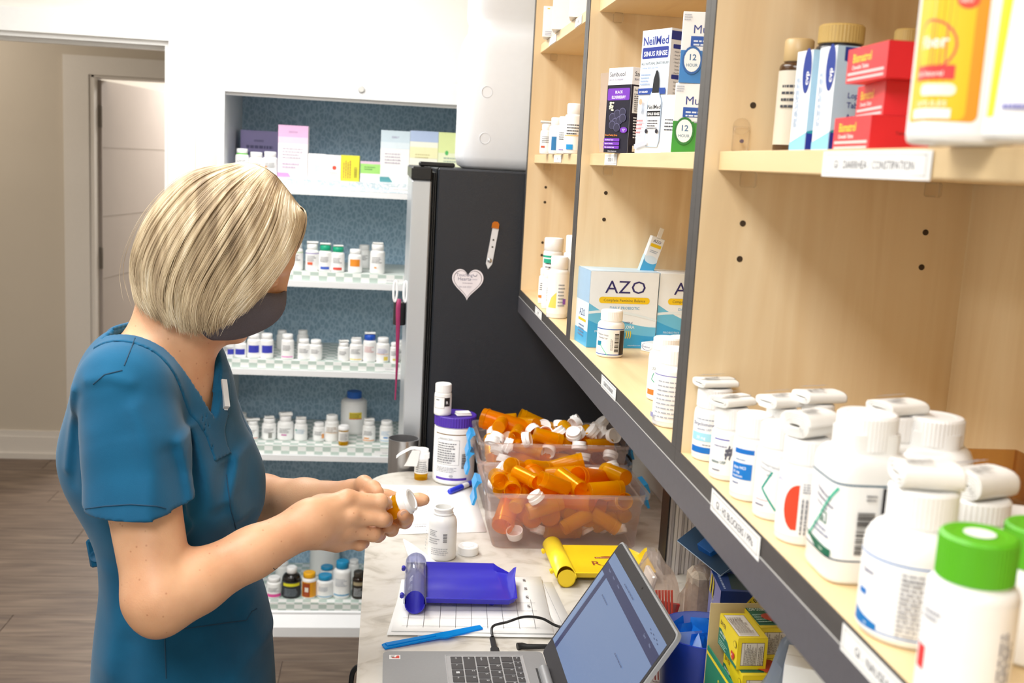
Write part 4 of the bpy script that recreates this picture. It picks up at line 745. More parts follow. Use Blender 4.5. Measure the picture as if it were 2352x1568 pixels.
def colace(c, w, h, r):
    u = w/2-1.0*r; c.rect(0, h*.93, w, h*.035, '3a66b8'); c.rect(0, h*.03, w, h*.03, '3a66b8'); c.text('Potassium Citrate', u-.1*r, h*.74, h*.09, '3a4458', 0, 'l', .95*r, rot=-6); c.text('Extended USP', u, h*.62, h*.08, '3a4458', 0, 'l', .8*r, rot=-6); c.rect(u-.1*r, h*.34, .4*r, h*.16, '1a8ab0'); stroke(c, [(u+.2*r, h*.4), (u+.85*r, h*.02)], .0006, '6ad0b0'); c.lines(u+1.05*r, h*.2, .2*r, h*.5, 2, '9a9aa0', rot=True); c.barcode(u+1.32*r, h*.15, .32*r, h*.65, '2a2a2e', True, 18); c.rect(u+1.7*r, h*.05, .5*r, h*.86, '221c1c')
pxb('small white bottle standing in front of the probiotic display carton', 'white bottles in the middle cabinet', 1372, 1433, 712, 822, ZB, colace, n=36, hc=.0165, lz=(.06, .96))
def prp(c, w, h, r): u = w/2-1.0*r; c.rect(0, h*.96, w, h*.015, '3a2ab0'); c.lines(u+.1*r, h*.1, 1.7*r, h*.82, 9, 'a2a6b2', .25); c.rect(u-.3*r, h*.06, .3*r, h*.1, 'a0a0c8')
def orf(c, w, h, r): u = w/2-1.0*r; c.text('USP', u+.1*r, h*.7, h*.1, '5a6a6a', 0); stroke(c, [(u+.3*r, h*.62), (u+.15*r, h*.45), (u+.8*r, h*.25)], .0006, '2aa888'); c.rect(u-.2*r, h*.04, 1.2*r, h*.14, 'f07a30')
for l, r_, t, b_, st, yy, lb in ((1503, 1594, 800, 985, prp, None, 'white bottle with purple top line at the middle cabinet side'), (1489, 1570, 775, 925, orf, None, 'white bottle with orange foot behind the purple lined one'), (1524, 1606, 774, 900, None, 1.40, 'blank white bottle at the back beside the middle cabinet side')):
    pxb(lb, 'white bottles in the middle cabinet', l, r_, t, b_, ZB, st, y=yy, n=36)
P = at(1474, 808, z=ZB); carton('small white urinary tablet carton lying by the display carton', GAZ, .036, .055, .0145, P[0]+.012, P[1], ZB, -.95, front=lambda c, w, h: (c.ell(w*.35, h*.55, w*.3, h*.42, '8a90b8'), c.ell(w*.37, h*.57, w*.28, h*.38, 'f4f4f6'), c.text('Preferred', w*.12, h*.45, h*.26, '4a5a9a', 1, 'l', w*.5)), right=lambda c, w, h: (c.text('Urinary', w*.05, h*.5, h*.3, '4a4a7a', 1), c.rect(w*.05, h*.15, w*.4, h*.18, 'd83a48')))
# far cabinet
GF = 'white bottles in the far cabinet'
for l, r_, t, yy, st, lb in ((1242, 1272, 284, 2.33, gen(blk='c8502c', block_at=(.1, .22), bs=(.4, .1)), 'small white bottle with rust block on the far cabinet middle shelf'), (1262, 1298, 270, 2.24, gen(blk='2a78b0', block_at=(.2, .05), bs=(.45, .6), txt=False), 'white bottle with blue bands on the far cabinet middle shelf'), (1280, 1318, 268, 2.12, gen(blk='6a4ab0', block_at=(.2, .05), bs=(.5, .03), head=None), 'white bottle with thin purple line on the far cabinet middle shelf'), (1296, 1340, 238, 2.03, gen(blk='1a96d8', block_at=(.2, .02), bs=(.45, .16), line='f2b82a'), 'tall white bottle with sky blue block beside the cabinet edge')):
    rad = prad(l, r_, t, yy); bottle(lb, GF, at((l+r_)/2, 300, y=yy+rad)[0], yy+rad, ZM, rad, at((l+r_)/2, t, y=yy+rad)[2]-ZM, st, n=24, leaf=(.03, .02, .005, 0, 3) if l == 1242 else None)
for l, r_, t, b_, yy, st, lb, k in ((1246, 1292, 546, 690, 2.35, gen(head='1aa886', blk='1aa886', block_at=(.0, .8), bs=(1.3, .1)), 'tall white bottle with teal label edge in the far cabinet', dict(rc=.021)), (1237, 1262, 615, 703, 2.30, gen(blk='f0862a', block_at=(0, .15), bs=(.6, .12)), 'small white bottle with orange band at the far cabinet side', {}), (1245, 1274, 620, 710, 2.22, lambda c, w, h, r: c.barcode(w/2-.2*r, h*.2, .5*r, h*.6, '4a4a4e', True, 14), 'white bottle with turned barcode in the far cabinet', {}), (1258, 1306, 588, 722, 2.08, lambda c, w, h, r: (c.rect(w/2-1.0*r, h*.15, r*.9, h*.72, 'e6f0f8'), c.poly([(w/2-1.0*r, h*.15), (w/2-.1*r, h*.15), (w/2-.1*r, h*.55), (w/2-.6*r, h*.42)], 'f6dc6a'), c.lines(w/2+.05*r, h*.2, .7*r, h*.6, 7, '9aa0a8'), c.rect(w/2+.5*r, h*.25, .3*r, h*.14, '8a5ac0')), 'white bottle with yellow corner and purple stamp in the far cabinet', {}), (1293, 1330, 540, 690, 2.10, None, 'tall plain white bottle at the back of the far cabinet', {})):
    rad = prad(l, r_, t, yy); bottle(lb, GF, at((l+r_)/2, (t+b_)/2, y=yy+rad)[0], yy+rad, ZB, rad, at((l+r_)/2, t, y=yy+rad)[2]-ZB, st, n=24, **k)
ZT2 = 1.9245
for l, r_, t, yy, lb, fr_ in ((1249, 1276, 14, 2.40, 'white and pale blue carton on the far cabinet top shelf', lambda c, w, h: (c.rect(w*.12, h*.25, w*.8, h*.62, 'e4edf6'), c.rect(w*.3, h*.9, w*.2, h*.04, 'f0c84a'), c.lines(w*.2, h*.05, w*.6, h*.16, 3, '9aa0b8'))), (1270, 1312, -80, 2.26, 'tall white carton with grey rows on the far cabinet top shelf', lambda c, w, h: (c.lines(w*.5, h*.55, w*.4, h*.3, 4, 'a0a4ac'), c.rect(w*.42, h*.5, w*.06, h*.06, 'f2cc2a'))), (1308, 1350, -90, 2.06, 'tall plain white carton near the dark divider on the top shelf', None)):
    carton(lb, 'white cartons on the far cabinet top shelf', (r_-l)*yy/FPX*1.05, .06, at((l+r_)/2, t, y=yy)[2]-ZT2, at((l+r_)/2, 40, y=yy)[0], yy, ZT2, -.2, front=fr_)
# ------------------------------------------------------------------ things on the worktop
ZC = .9203
def sheet(label, corners, z, group=None, draw=None, name='paper_sheet', base='f6f6f5'):
    TL, TR, BR, BL = [np.array(p[:2]) for p in corners]; N = 6
    o = MB().grid([[tuple((TL*(1-u)+TR*u)*(1-v)+(BL*(1-u)+BR*u)*v)+(z+.0006*math.sin(5*u+3*v)**2,) for u in np.linspace(0, 1, N)] for v in np.linspace(0, 1, N)][::-1]).build(name, M(base, .7, var=.01), None, smooth=60)
    md = o.modifiers.new('thick', 'SOLIDIFY'); md.thickness = .0004; md.offset = 1
    tag(o, label, 'paper', group)
    if draw:
        W, H = np.linalg.norm(TR-TL), np.linalg.norm(TL-BL); c = Canvas(W, H); draw(c, W, H)
        c.build(lambda u, v, e: tuple((BL*(1-u/W)+BR*u/W)*(1-v/H)+(TL*(1-u/W)+TR*u/W)*v/H)+(z+e+.0014,), 'print', o, eps=.0002)
    return o
p4 = lambda *q: [at(a, b, z=ZC) for a, b in q]
sheet('white printed form under the hands near the open bottle', p4((866, 1113), (1086, 1117), (1118, 1222), (884, 1228)), ZC, None, lambda c, W, H: (c.text('pharmacy counting test', W*.32, H*.86, H*.045, 'a8a8ac', 0, 'l', W*.5), c.lines(W*.3, H*.12, W*.15, H*.08, 2, 'c4c4c8')))
def gridp(c, W, H):
    for k in range(9): c.rect(W*(.09+.1*k), H*.06, .0006, H*.5, '6a6a70', 1)
    for k in range(4): c.rect(W*.06, H*(.08+.14*k), W*.86, .0006, '6a6a70')
    for k in range(4): c.text('S', W*.86, H*(.9-.16*k), H*.06, '5a5a60', 1)
    c.lines(W*.5, H*.72, W*.3, H*.2, 5, 'c8c8cc')
GP = 'loose printed sheets under the blue counting tray'
sheet('lowest printed sheet, reaching out towards the yellow tray', p4((950, 1322), (1268, 1338), (1318, 1440), (960, 1470)), ZC, GP, lambda c, W, H: (c.rect(W*.93, H*.03, .0005, H*.9, '8a8a90', 1), c.lines(W*.1, H*.6, W*.7, H*.3, 6, 'd0d0d4')))
sheet('plain sheet in the middle of the pile under the blue tray', p4((925, 1340), (1215, 1328), (1292, 1468), (888, 1461)), ZC+.0022, GP)
sheet('topmost sheet with a ruled grid under the blue counting tray', p4((922, 1336), (1242, 1330), (1272, 1462), (898, 1455)), ZC+.0044, GP, gridp)
# counting trays
def tray(name, label, L, W, colr, lid, loc, rz, pr=None):
    e = empty(name, loc, rz, label, 'tray'); cm = M(colr, .3, var=.02, sss=.0); f0 = .013; rm = .022
    def outl(d, zf):
        pts = [(0, -d), (L*.93, -d), (L+d*.6, L*.06-d), (L+d, W*.62), (L+d*1.6, W*.80), (L+d*.3, W*.86), (L*.86, W*.93+d*.6), (L*.82, W+d), (0, W+d)]; return [(x, y, zf(i)) for i, (x, y) in enumerate(pts)]
    fl_ = outl(-.004, lambda i: f0); rim = outl(.004, lambda i: rm if i not in (4, 5) else (rm+.006 if i == 4 else f0+.002)); lip = outl(.007, lambda i: rm-.0005 if i not in (4, 5) else (rm+.008 if i == 4 else f0+.001)); und = outl(-.002, lambda i: f0-.003)
    n = len(fl_); b = MB(); b.add(fl_+rim+lip+und, [tuple(range(n))]+[(i, i+n, (i+1) % n+n, (i+1) % n) for i in range(n)]+[(i+n, i+2*n, (i+1) % n+2*n, (i+1) % n+n) for i in range(n)]+[(i+2*n, i+3*n, (i+1) % n+3*n, (i+1) % n+2*n) for i in range(n)]+[tuple(range(3*n, 4*n))[::-1]])
    b.build('counting_plate', cm, e, smooth=50)
    for yy in (.12, .82): MB().box(L*.72, L*.78, W*yy, W*yy+.012, 0, f0-.002, ch=.002).build('leg', cm, e, smooth=0)
    R = .0165; xc = -R-.001; zc = .0175; ys = (-.022, W+.012)
    th = [math.pi+math.pi*k/10 for k in range(11)]
    b = MB(); b.grid([[(xc+R*math.cos(t), y, zc+R*math.sin(t)) for t in th] for y in ys]); b.grid([[(xc+(R-.0015)*math.cos(t), y, zc+(R-.0015)*math.sin(t)) for t in th[::-1]] for y in ys]); b.add([(xc+R*math.cos(t), ys[1], zc+R*math.sin(t)) for t in th], [tuple(range(11))])
    b.add([(xc+R*math.cos(t), ys[0], zc+R*math.sin(t)) for t in th]+[(xc+(R-.0015)*math.cos(t), ys[0], zc+(R-.0015)*math.sin(t)) for t in th], [(i, i+1, i+12, i+11) for i in range(10)])
    if colr == 'f6d321': b.add([(xc+R*math.cos(math.pi*2*k/20), ys[0], zc+R*math.sin(math.pi*2*k/20)) for k in range(20)], [tuple(range(20))])
    b.build('vial_trough', cm, e, smooth=60)
    R2 = R+.0008; th = [math.pi*k/12 for k in range(13)]; b = MB()
    cut = lambda t: ys[0]+(.014*math.sin(t) if 1 else 0)
    b.grid([[(xc+R2*math.cos(t), (cut(t) if k == 0 else ys[1]+.001), zc+R2*math.sin(t)) for t in th] for k in (0, 1)]); b.add([(xc+R2*math.cos(t), ys[1]+.001, zc+R2*math.sin(t)) for t in th], [tuple(range(13))])
    o = b.build('trough_lid', lid, e, smooth=60); md = o.modifiers.new('thick', 'SOLIDIFY'); md.thickness = .0012
    for y in (.012, W-.018): MB().tube([(xc-R-.005, y-.004, zc), (xc-R-.005, y+.006, zc)], .0035, 10).box(xc-R-.005, xc-R+.001, y, y+.002, zc-.001, zc+.002).build('hinge_knob', cm, e)
    if pr: c = Canvas(L, W); pr(c, L, W); c.build(on_top(0, 0, f0), 'print', e)
    return e
CLR = film('clear_lid', 'e4e6f6', .22, .08)
tray('counting_tray', 'deep blue pill counting tray with a clear lidded trough', .146, .150, '2a24b4', CLR, (.082, 1.680, ZC+.0064), -.035)
tray('counting_tray', 'bright yellow pill counting tray with brown lettering', .146, .130, 'f6d321', M('f8dc30', .3, var=.02), (.350, 1.812, ZC), .01, lambda c, L, W: (c.text('R', L*.30, W*.42, W*.22, '9a4a2a', 1), c.text('x', L*.42, W*.34, W*.15, '9a4a2a'), c.rect(L*.38, W*.68, L*.36, W*.06, 'a8502c'), c.ell(L*.56, W*.74, L*.1, W*.03, 'a8502c'), c.text('Rx Pharmacy', L*.40, W*.69, W*.04, 'f2dc9a', 1, 'l', L*.32), c.text('Rx Care', L*.5, W*.47, W*.1, 'b0642e', 0, 'l', L*.26)))
# spatula
a, b_ = at(880, 1487, z=ZC), at(1105, 1450, z=ZC); L = np.linalg.norm(b_-a); u = lambda s, t: tuple((a+(b_-a)*s+np.array([-(b_-a)[1], (b_-a)[0], 0])/L*t)[:2])
TS = Matrix.Translation((float(a[0]), float(a[1]), ZC+.0008)) @ Matrix.Rotation(-.034, 4, Vector((-(b_-a)[1], (b_-a)[0], 0))) @ Matrix.Translation((-float(a[0]), -float(a[1]), -ZC))
sp = MB().prism([u(0, -.0085), u(.55, -.0085), u(.6, -.0125), u(.72, -.0105), u(1, -.006), u(1, .006), u(.6, .0065), u(.05, .0085), u(0, .006)], ZC, ZC+.0025, T=TS)
sp.prism([u(.03, -.0045), u(.52, -.0035), u(.52, .003), u(.03, .005)], ZC+.0025, ZC+.0038, T=TS)
tag(sp.build('pill_spatula', film('blue_acrylic', '1ab4fa', .8, .12), smooth=0), 'bright blue plastic pill spatula beside the laptop', 'spatula')
# tub, bottles at the counter end
def tubst(c, w, h, r):
    u = w/2-1.0*r; c.rect(u-.2*r, h*.955, 1.75*r, h*.02, '7a5a2a'); c.rect(u-.1*r, h*.05, 1.65*r, h*.05, '5a3ab0'); c.text('Supplement Facts', u+.05*r, h*.87, h*.04, '3a3a40', 0, 'l', r); c.frame(u-.05*r, h*.36, 1.15*r, h*.5, .0006, '5a5a60'); c.lines(u, h*.4, 1.0*r, h*.42, 9, '7a7a80'); c.lines(u, h*.22, r, h*.11, 4, '9a9aa0'); c.barcode(u+1.2*r, h*.3, .28*r, h*.3, '3a3a44', True, 20); c.ell(u+.75*r, h*.15, .1*r, h*.025, 'b0b0b8')
tub = bottle('big white tub with purple lid at the far end of the worktop', None, .1695, 2.43, ZC, .0475, .158, tubst, cap='4e2fa8', rc=.0485, hc=.024, n=48, sh=.003, lz=(.05, .95), name='tub', turn=.15)
zt = ZC+.1585
def blk(c, w, h, r): u = w/2-.95*r; c.frame(u-.3*r, h*.3, 1.35*r, h*.62, .0006, '6a5a2a'); c.lines(u, h*.75, .5*r, h*.1, 1, '3a3a3a'); c.rect(u+1.05*r, h*.42, .7*r, h*.48, '1c1a1a'); c.text('R', u+1.2*r, h*.55, h*.22, 'f0f0f0', 1)
x = at(1017, 930, y=2.42)[0]; bottle('white bottle with black barred label standing on the purple lid', None, x, 2.42, zt, .0195, .072, blk, rc=.0185, hc=.019, n=36, turn=.1)
o = MB().box(-.018, .018, -.012, .012, 0, .005, ch=.002).box(-.017, .016, -.011, .012, .0052, .0085, ch=.0015).build('folded_leaflet', PAPERW, None, (at(1062, 960, y=2.41)[0]+.002, 2.414, zt), .2); tag(o, 'white folded leaflet lying on the purple tub lid', 'leaflet')
vv = vial('small labelled vial with a broad white cap and trailing paper', None, .0955, 2.435, ZC, .0155, .072, .022, lab=True)
MB().grid([[(x, -.006+.013*s, z) for x, z in ((-.004, .0735), (-.016, .075), (-.026, .074), (-.038, .067), (-.050, .06), (-.058, .052))] for s in (-1, 0, 1)]).build('paper_tail', PAPERW, vv, smooth=80)
MB().grid([[(x, -.0195, z) for x in (-.022-.006*k, -.004-.002*k)] for k, z in enumerate((.073, .06, .045, .035))]).build('paper_flap', PAPERW, vv, smooth=80)
bn = empty('waste_bin', (.055, 2.536, 0), 0, 'slim brushed steel bin behind the rounded worktop end', 'bin')
MB().lathe([(.030, 0), (.034, .02), (.036, .985), (.037, .99), (.035, .99), (.033, .9)], 32, close=False).build('body', M('b4b4b6', .28, .85, var=.05, scale=4, stretch=(30, 30, 1)), bn)
MB().lathe([(.03, .0012), (0, .0012)], 32, close=False).build('base', M('2a2a2c', .5), bn)
# marker
a, b_ = at(1031, 1136, z=ZC), at(1098, 1109, z=ZC); d = (b_-a)/np.linalg.norm(b_-a); mk = empty('marker_pen', (a[0], a[1], ZC+.0068), math.atan2(d[1], d[0]), 'blue-capped white marker pen lying beside the purple-lidded tub', 'pen')
RY = Matrix.Rotation(math.pi/2, 4, 'Y')
MB().lathe([(.004, 0), (.0058, .002), (.0066, .006), (.0066, .05)], 20, T=RY).build('cap', M('2336c8', .35), mk); MB().lathe([(.0062, .05), (.0062, .125), (.004, .13)], 20, T=RY).build('barrel', M('eeeef2', .35), mk); MB().lathe([(.0064, .072), (.0064, .1)], 20, T=RY, close=False).build('printed_band', M('3a44b8', .4), mk)
# open bottle, its cap, curled scrap
ob = empty('pill_bottle', (.1205, 1.935, ZC), facing(.12, 1.93), 'open white pill bottle without its cap on the worktop', 'bottle')
r = .0262; MB().lathe([(0, 0), (r*.9, 0), (r*.98, .002), (r, .006), (r, .068), (r*.97, .073), (r*.88, .079), (r*.76, .0825), (r*.70, .084), (r*.73, .085), (r*.73, .087), (r*.66, .088), (r*.66, .094), (r*.70, .0945), (r*.70, .096), (r*.66, .0975), (r*.58, .0975), (r*.57, .085), (r*.7, .06), (0, .055)], 48, close=False).build('body', PLA, ob, smooth=40)
c = Canvas(.13, .056); c.lines(.038, .040, .017, .012, 4, '9a9aa0'); c.lines(.038, .026, .024, .012, 3, 'a6a6aa'); c.barcode(.066, .030, .007, .018, '5a5a60', True, 16); c.lines(.046, .006, .03, .014, 4, 'b6b6ba'); c.lines(.028, .01, .006, .04, 7, 'b6b6ba'); c.build(round_r(r, .008, .13), 'paper_label', ob, 'f7f7f6')
cp = empty('bottle_cap', (.1715, 1.955, ZC), 0, 'loose white screw cap beside the open bottle', 'cap'); MB().lathe(cap_mesh(.0195, .0165, 60, 0), 60, rib=.012).build('body', PLB, cp, smooth=25); MB().lathe([(.011, .0165), (.010, .0172), (0, .0172)], 24, close=False).build('embossed_disc', PLB, cp)
pp = []
for t in np.linspace(0, 1, 12):
    A = at(926+20*t, 1243+60*t, z=ZC)[:2]; B = at(926+95*t, 1243+45*t+18*t*t, z=ZC)[:2]; pp.append([tuple(A+(B-A)*s)+(ZC+.001+.010*math.sin(math.pi*s)*math.sin(math.pi*(.15+.7*t)),) for s in np.linspace(0, 1, 7)])
o = MB().grid(pp).build('paper_scrap', PAPERW, smooth=80); tag(o, 'curled torn white paper beside the open bottle', 'paper')
# ------------------------------------------------------------------ clear latch bins full of vials and caps
BINM = film('clear_bin', 'fbf7f6', .20, .12); LAT = M('2f9fe4', .35, var=.03)
def storage_bin(label, x0, x1, y0, y1, z0, h, latches):
    e = empty('storage_bin', ((x0+x1)/2, (y0+y1)/2, z0), 0, label, 'bin'); a, d = (x1-x0)/2, (y1-y0)/2; t = .014
    def ring(sx, sy, z, r=.02):
        p = []
        for cx, cy, a0 in ((1, 1, 0), (-1, 1, 90), (-1, -1, 180), (1, -1, 270)):
            for k in range(5): q = math.radians(a0+22.5*k); p.append((cx*(sx-r)+r*math.cos(q), cy*(sy-r)+r*math.sin(q), z))
        return p
    rs = [ring(a-t-.004, d-t-.004, .0), ring(a-t, d-t, .004), ring(a-.006, d-.006, h-.022), ring(a-.003, d-.003, h-.02), ring(a-.002, d-.002, h), ring(a+.006, d+.006, h), ring(a+.006, d+.006, h-.006)]
    n = 20; b = MB(); b.add([q for r_ in rs for q in r_], [tuple(range(n))[::-1]]+[(i*n+k, i*n+(k+1) % n, (i+1)*n+(k+1) % n, (i+1)*n+k) for i in range(len(rs)-1) for k in range(n)])
    b.build('body', BINM, e, smooth=40)
    for sx in latches:
        pr = [(0, .0), (.010, .004), (.016, -.012), (.013, -.03), (.018, -.046), (.013, -.047), (.008, -.03), (.011, -.012), (.006, -.004)]
        W = .028; bb = MB(); T = [(sx*(a+.006+px_), y, h-.002+pz) for y in (-W, W) for px_, pz in pr]; m = len(pr)
        bb.add(T, [tuple(range(m))[::-1], tuple(range(m, 2*m))]+[(i, (i+1) % m, m+(i+1) % m, m+i) for i in range(m)]); bb.build('latch', LAT, e, smooth=30)
    return e
BA = (.206, .516, 1.968, 2.176, ZC, .114); BB = (.208, .530, 2.19, 2.388, ZC, .112); BC = (.208, .530, 2.19, 2.388, ZC+.042, .112)
storage_bin('clear latch bin of orange vials nearest the yellow tray', *BA, latches=(-1, 1)); storage_bin('empty clear latch bin holding another bin nested inside it', *BB, latches=(-1,)); storage_bin('clear latch bin nested in another, full of caps and vials', *BC, latches=(-1, 1))
def pile(bx, n, kinds, seed, top):
    R = np.random.default_rng(seed); x0, x1, y0, y1, z0, h = bx; S = np.zeros((0, 4)); out = []
    for i in range(n):
        k, r, L = kinds[i % len(kinds)] if not callable(kinds) else kinds(i, R)
        best = None
        for t in range(26):
            th = R.uniform(0, 2*math.pi); ph = R.normal(0, .32) if k != 'cap' else R.uniform(-1.2, 1.2); d = np.array([math.cos(th)*math.cos(ph), math.sin(th)*math.cos(ph), math.sin(ph)])
            off = np.array([-.5*L+r, 0, .5*L-r]) if L > 2*r else np.array([0.]); ex = abs(d[:2])*(L/2)+r*.55
            lo = np.array([x0+.017, y0+.017])+ex; hi = np.array([x1-.017, y1-.017])-ex
            if (hi <= lo).any(): continue
            xy = R.uniform(lo, hi) if k == 'big' or R.random() < .6 else lo+(hi-lo)*R.beta(1, 1, 2)
            pts = np.concatenate([xy, [0]])+off[:, None]*d; zmin = z0+.006+max(r-min(pts[:, 2]) if len(pts) else r, abs(d[2])*L/2)
            zz = zmin
            if len(S):
                for p in pts:
                    dx = np.hypot(S[:, 0]-p[0], S[:, 1]-p[1]); rr = (S[:, 3]+r)*.86; m = dx < rr
                    if m.any(): zz = max(zz, (S[m, 2]+np.sqrt(rr[m]**2-dx[m]**2)-p[2]).max())
            if best is None or zz < best[0]: best = (zz, xy, d, off, k, r, L)
        if best is None: continue
        zz, xy, d, off, k, r, L = best
        if zz > top: continue
        c = np.array([*xy, zz]); S = np.concatenate([S, np.concatenate([c+off[:, None]*d, np.full((len(off), 1), r)], 1)]); out.append((k, c, d, r, L))
    return out
def vial_mesh(r, h): return MB().lathe([(0, -h/2+.001), (r*.93, -h/2), (r, -h/2+.002), (r, h/2-.012), (r*1.07, h/2-.0115), (r*1.07, h/2-.0095), (r, h/2-.009), (r, h/2), (r*.93, h/2), (r*.92, -h/2+.003), (0, -h/2+.003)], 20, close=False)
def cap_mb(r, h): return MB().lathe([(0, -h/2+.001), (r*.8, -h/2+.001), (r*.8, -h/2), (r*.9, -h/2), (r*.9, -h*.1), (r, 0), (r, h/2), (r*.9, h/2), (r*.88, h*.1-.001), (r*.78, -h*.3), (0, -h*.3)], 22, close=False)
protos = {}
def put(k, c, d, r, L, label, group):
    key = (k, round(r, 4), round(L, 4))
    if key not in protos:
        me = (cap_mb(r, L) if k == 'cap' else vial_mesh(r, L)).build('loose_cap' if k == 'cap' else 'amber_vial', PLB if k == 'cap' else (AMBD if k == 'big' else AMB)); protos[key] = me; o = me
    else: o = protos[key].copy(); col.objects.link(o)
    o.location = c; o.rotation_mode = 'QUATERNION'; o.rotation_quaternion = Vector(d).to_track_quat('Z', 'Y'); tag(o, label, 'cap' if k == 'cap' else 'vial', group); return o
VS, VM, VB, CP = ('vial', .0145, .062), ('vial', .0165, .072), ('big', .021, .092), ('cap', .0165, .0155)
for k, c, d, r, L in pile(BA, 120, lambda i, R: CP if i < 9 or (i > 60 and R.random() < .08) else (VS, VM, VM, VB)[R.integers(4)], 3, ZC+.128):
    side = 'cap' if k == 'cap' else k
    put(k, c, d, r, L, {'cap': 'loose white vial cap among the orange vials of the nearer bin', 'vial': 'empty orange pill vial heaped in the nearer clear bin', 'big': 'large empty orange pill vial heaped in the nearer clear bin'}[k], {'cap': 'loose caps in the nearer bin', 'vial': 'orange vials in the nearer bin', 'big': 'large orange vials in the nearer bin'}[k])
for k, c, d, r, L in pile(BC, 90, lambda i, R: (VM if R.random() < .5 else VB) if i < 16 else (CP if R.random() < .68 else VS), 8, BC[4]+.128):
    put(k, c, d, r, L, {'cap': 'loose white vial cap heaped in the farther clear bin', 'vial': 'empty orange pill vial heaped in the farther clear bin', 'big': 'large empty orange pill vial heaped in the farther clear bin'}[k], {'cap': 'loose caps in the farther bin', 'vial': 'orange vials in the farther bin', 'big': 'large orange vials in the farther bin'}[k])
A, B = at(1118, 962, y=2.345), at(1285, 1012, y=2.27); A[2] += .0; d = (B-A)/np.linalg.norm(B-A)
e = put('big', (A+B)/2, -d, .0225, np.linalg.norm(B-A)+.02, 'long orange vial jutting out over the corner of the farther bin', None)
# ------------------------------------------------------------------ laptop (its hinge runs along the worktop, the screen leans towards the cabinets)
LG = M('98999b', .38, .35, var=.02, scale=300); LK = M('3c3b3d', .5, var=.03, scale=300); BEZ = M('2b2a2c', .45, var=.03, scale=200)
x0, x1, y1 = .0145, .2500, 1.507; LW = .325; y0 = y1-LW; zb = ZC+.0155
lap = empty('laptop', (x0, y0, ZC), 0, 'open grey laptop with a dark keyboard at the near end of the worktop', 'laptop')
bx = x1-x0; lo = lambda x, y, z: (x-x0, y-y0, z-ZC)
b = MB(); pts = []
for cx, cy, a0 in ((bx, LW, 0), (0, LW, 90), (0, 0, 180), (bx, 0, 270)):
    r = .010
    for k in range(5): a = math.radians(a0+22.5*k); pts.append((cx+(-r if cx else r)+r*math.cos(a), cy+(-r if cy else r)+r*math.sin(a)))
b.prism(pts, .0015, .0155).build('base', LG, lap, smooth=40)
KX0, KX1, KYT = .094, .2005, LW-.018
kd = MB().box(KX0-.003, KX1+.003, LW-.302, KYT+.003, .0145, .0157).build('keyboard_deck', M('a9a9ab', .4, .3), lap, smooth=0)
MB().box(KX0-.0042, KX1+.0042, KYT+.003, KYT+.0042, .015, .0164).box(KX1+.003, KX1+.0042, LW-.302, KYT+.003, .015, .0164).box(KX0-.0042, KX0-.003, LW-.302, KYT+.003, .015, .0164).build('deck_rim', M('c4c4c6', .3, .5), lap, smooth=0)
ROWS = [(.0975, .0165, [('Ctrl', 1.2), ('Fn', 1), ('#', 1), ('Alt', 1), (' ', 5.2), ('Alt', 1), ('Ctrl', 1)]), (.1160, .0165, [('Shift', 2.15)]+[(c, 1) for c in 'ZXCVBNM,./']+[('Shift', 1.9)]), (.1345, .0165, [('CapsLk', 1.65)]+[(c, 1) for c in "ASDFGHJKL.'"]+[('Enter', 1.4)]),
        (.1530, .0165, [('Tab', 1.3)]+[(c, 1) for c in 'QWERTYUIOP()']+[('/', .9)]), (.1715, .0165, [(c, 1) for c in "'1234567890-+"]+[('Bksp', 1.3)]), (.1895, .0100, [('Esc', .85)]+[('F%d' % k, .85) for k in range(1, 13)]+[('Del', .85)])]
kproto = {}
for (kx, kh, keys) in ROWS:
    yy = KYT-.002
    for t, wd in keys:
        L = wd*.0192-.0028; key = (round(kh, 4), wd)
        if key not in kproto: o = MB().box(0, kh, -L, 0, 0, .0012, ch=.0006).build('key', LK, lap, smooth=0); kproto[key] = o
        else: o = kproto[key].copy(); o.parent = lap; col.objects.link(o)
        o.location = (kx, yy, .0157)
        if t.strip() and yy > LW-.17:
            c = Canvas(kh, L); s = .0052 if len(t) == 1 else .0034
            if t == '#': c.rect(kh*.35, L*.35, .0022, .0022, 'e6e8ea').rect(kh*.35+.0026, L*.35, .0022, .0022, 'e6e8ea').rect(kh*.35, L*.35+.0026, .0022, .0022, 'e6e8ea').rect(kh*.35+.0026, L*.35+.0026, .0022, .0022, 'e6e8ea')
            else: c.text(t, kh*.62 if len(t) == 1 else kh*.42, L-.0025, s, 'e6e8ea', 0, rot=-90, maxw=L*.8)
            c.build(lambda u, v, e: (u, v-L, .0012+e), 'legend', o, eps=.00012)
        yy -= wd*.0192
c = Canvas(.016, .013); c.rect(0, 0, .016, .013, 'eeeeee').poly([(.004, .002), (.0145, .002), (.0145, .011), (.011, .011), (.009, .005), (.004, .005)], 'd0402c').lines(.002, .004, .007, .008, 3, '5a4a4a'); c.build(lambda u, v, e: (.009+u, LW-.026+v, .0155+e), 'sticker', lap)
MB().tube([(bx-.006, LW-.06, .0165), (bx-.006, LW-.27, .0165)], .0075, 14).build('hinge_bar', LG, lap)
MB().box(bx-.017, bx-.014, LW-.26, LW-.055, .0150, .0158).build('speaker_grille', M('2a2a2b', .6), lap, smooth=0)
T0, T1 = np.array(lo(x1+.001, y1, zb+.001)), np.array(lo(*at(1428, 1240, y=y1))); sv = Vector(T1-T0); ang = math.atan2(sv.z, sv.x); SH = sv.length
scr = empty('screen', tuple(T0-np.array([0, LW, 0])), 0); scr.parent = lap; scr.rotation_euler = (0, -ang, 0)        # local x runs up the screen
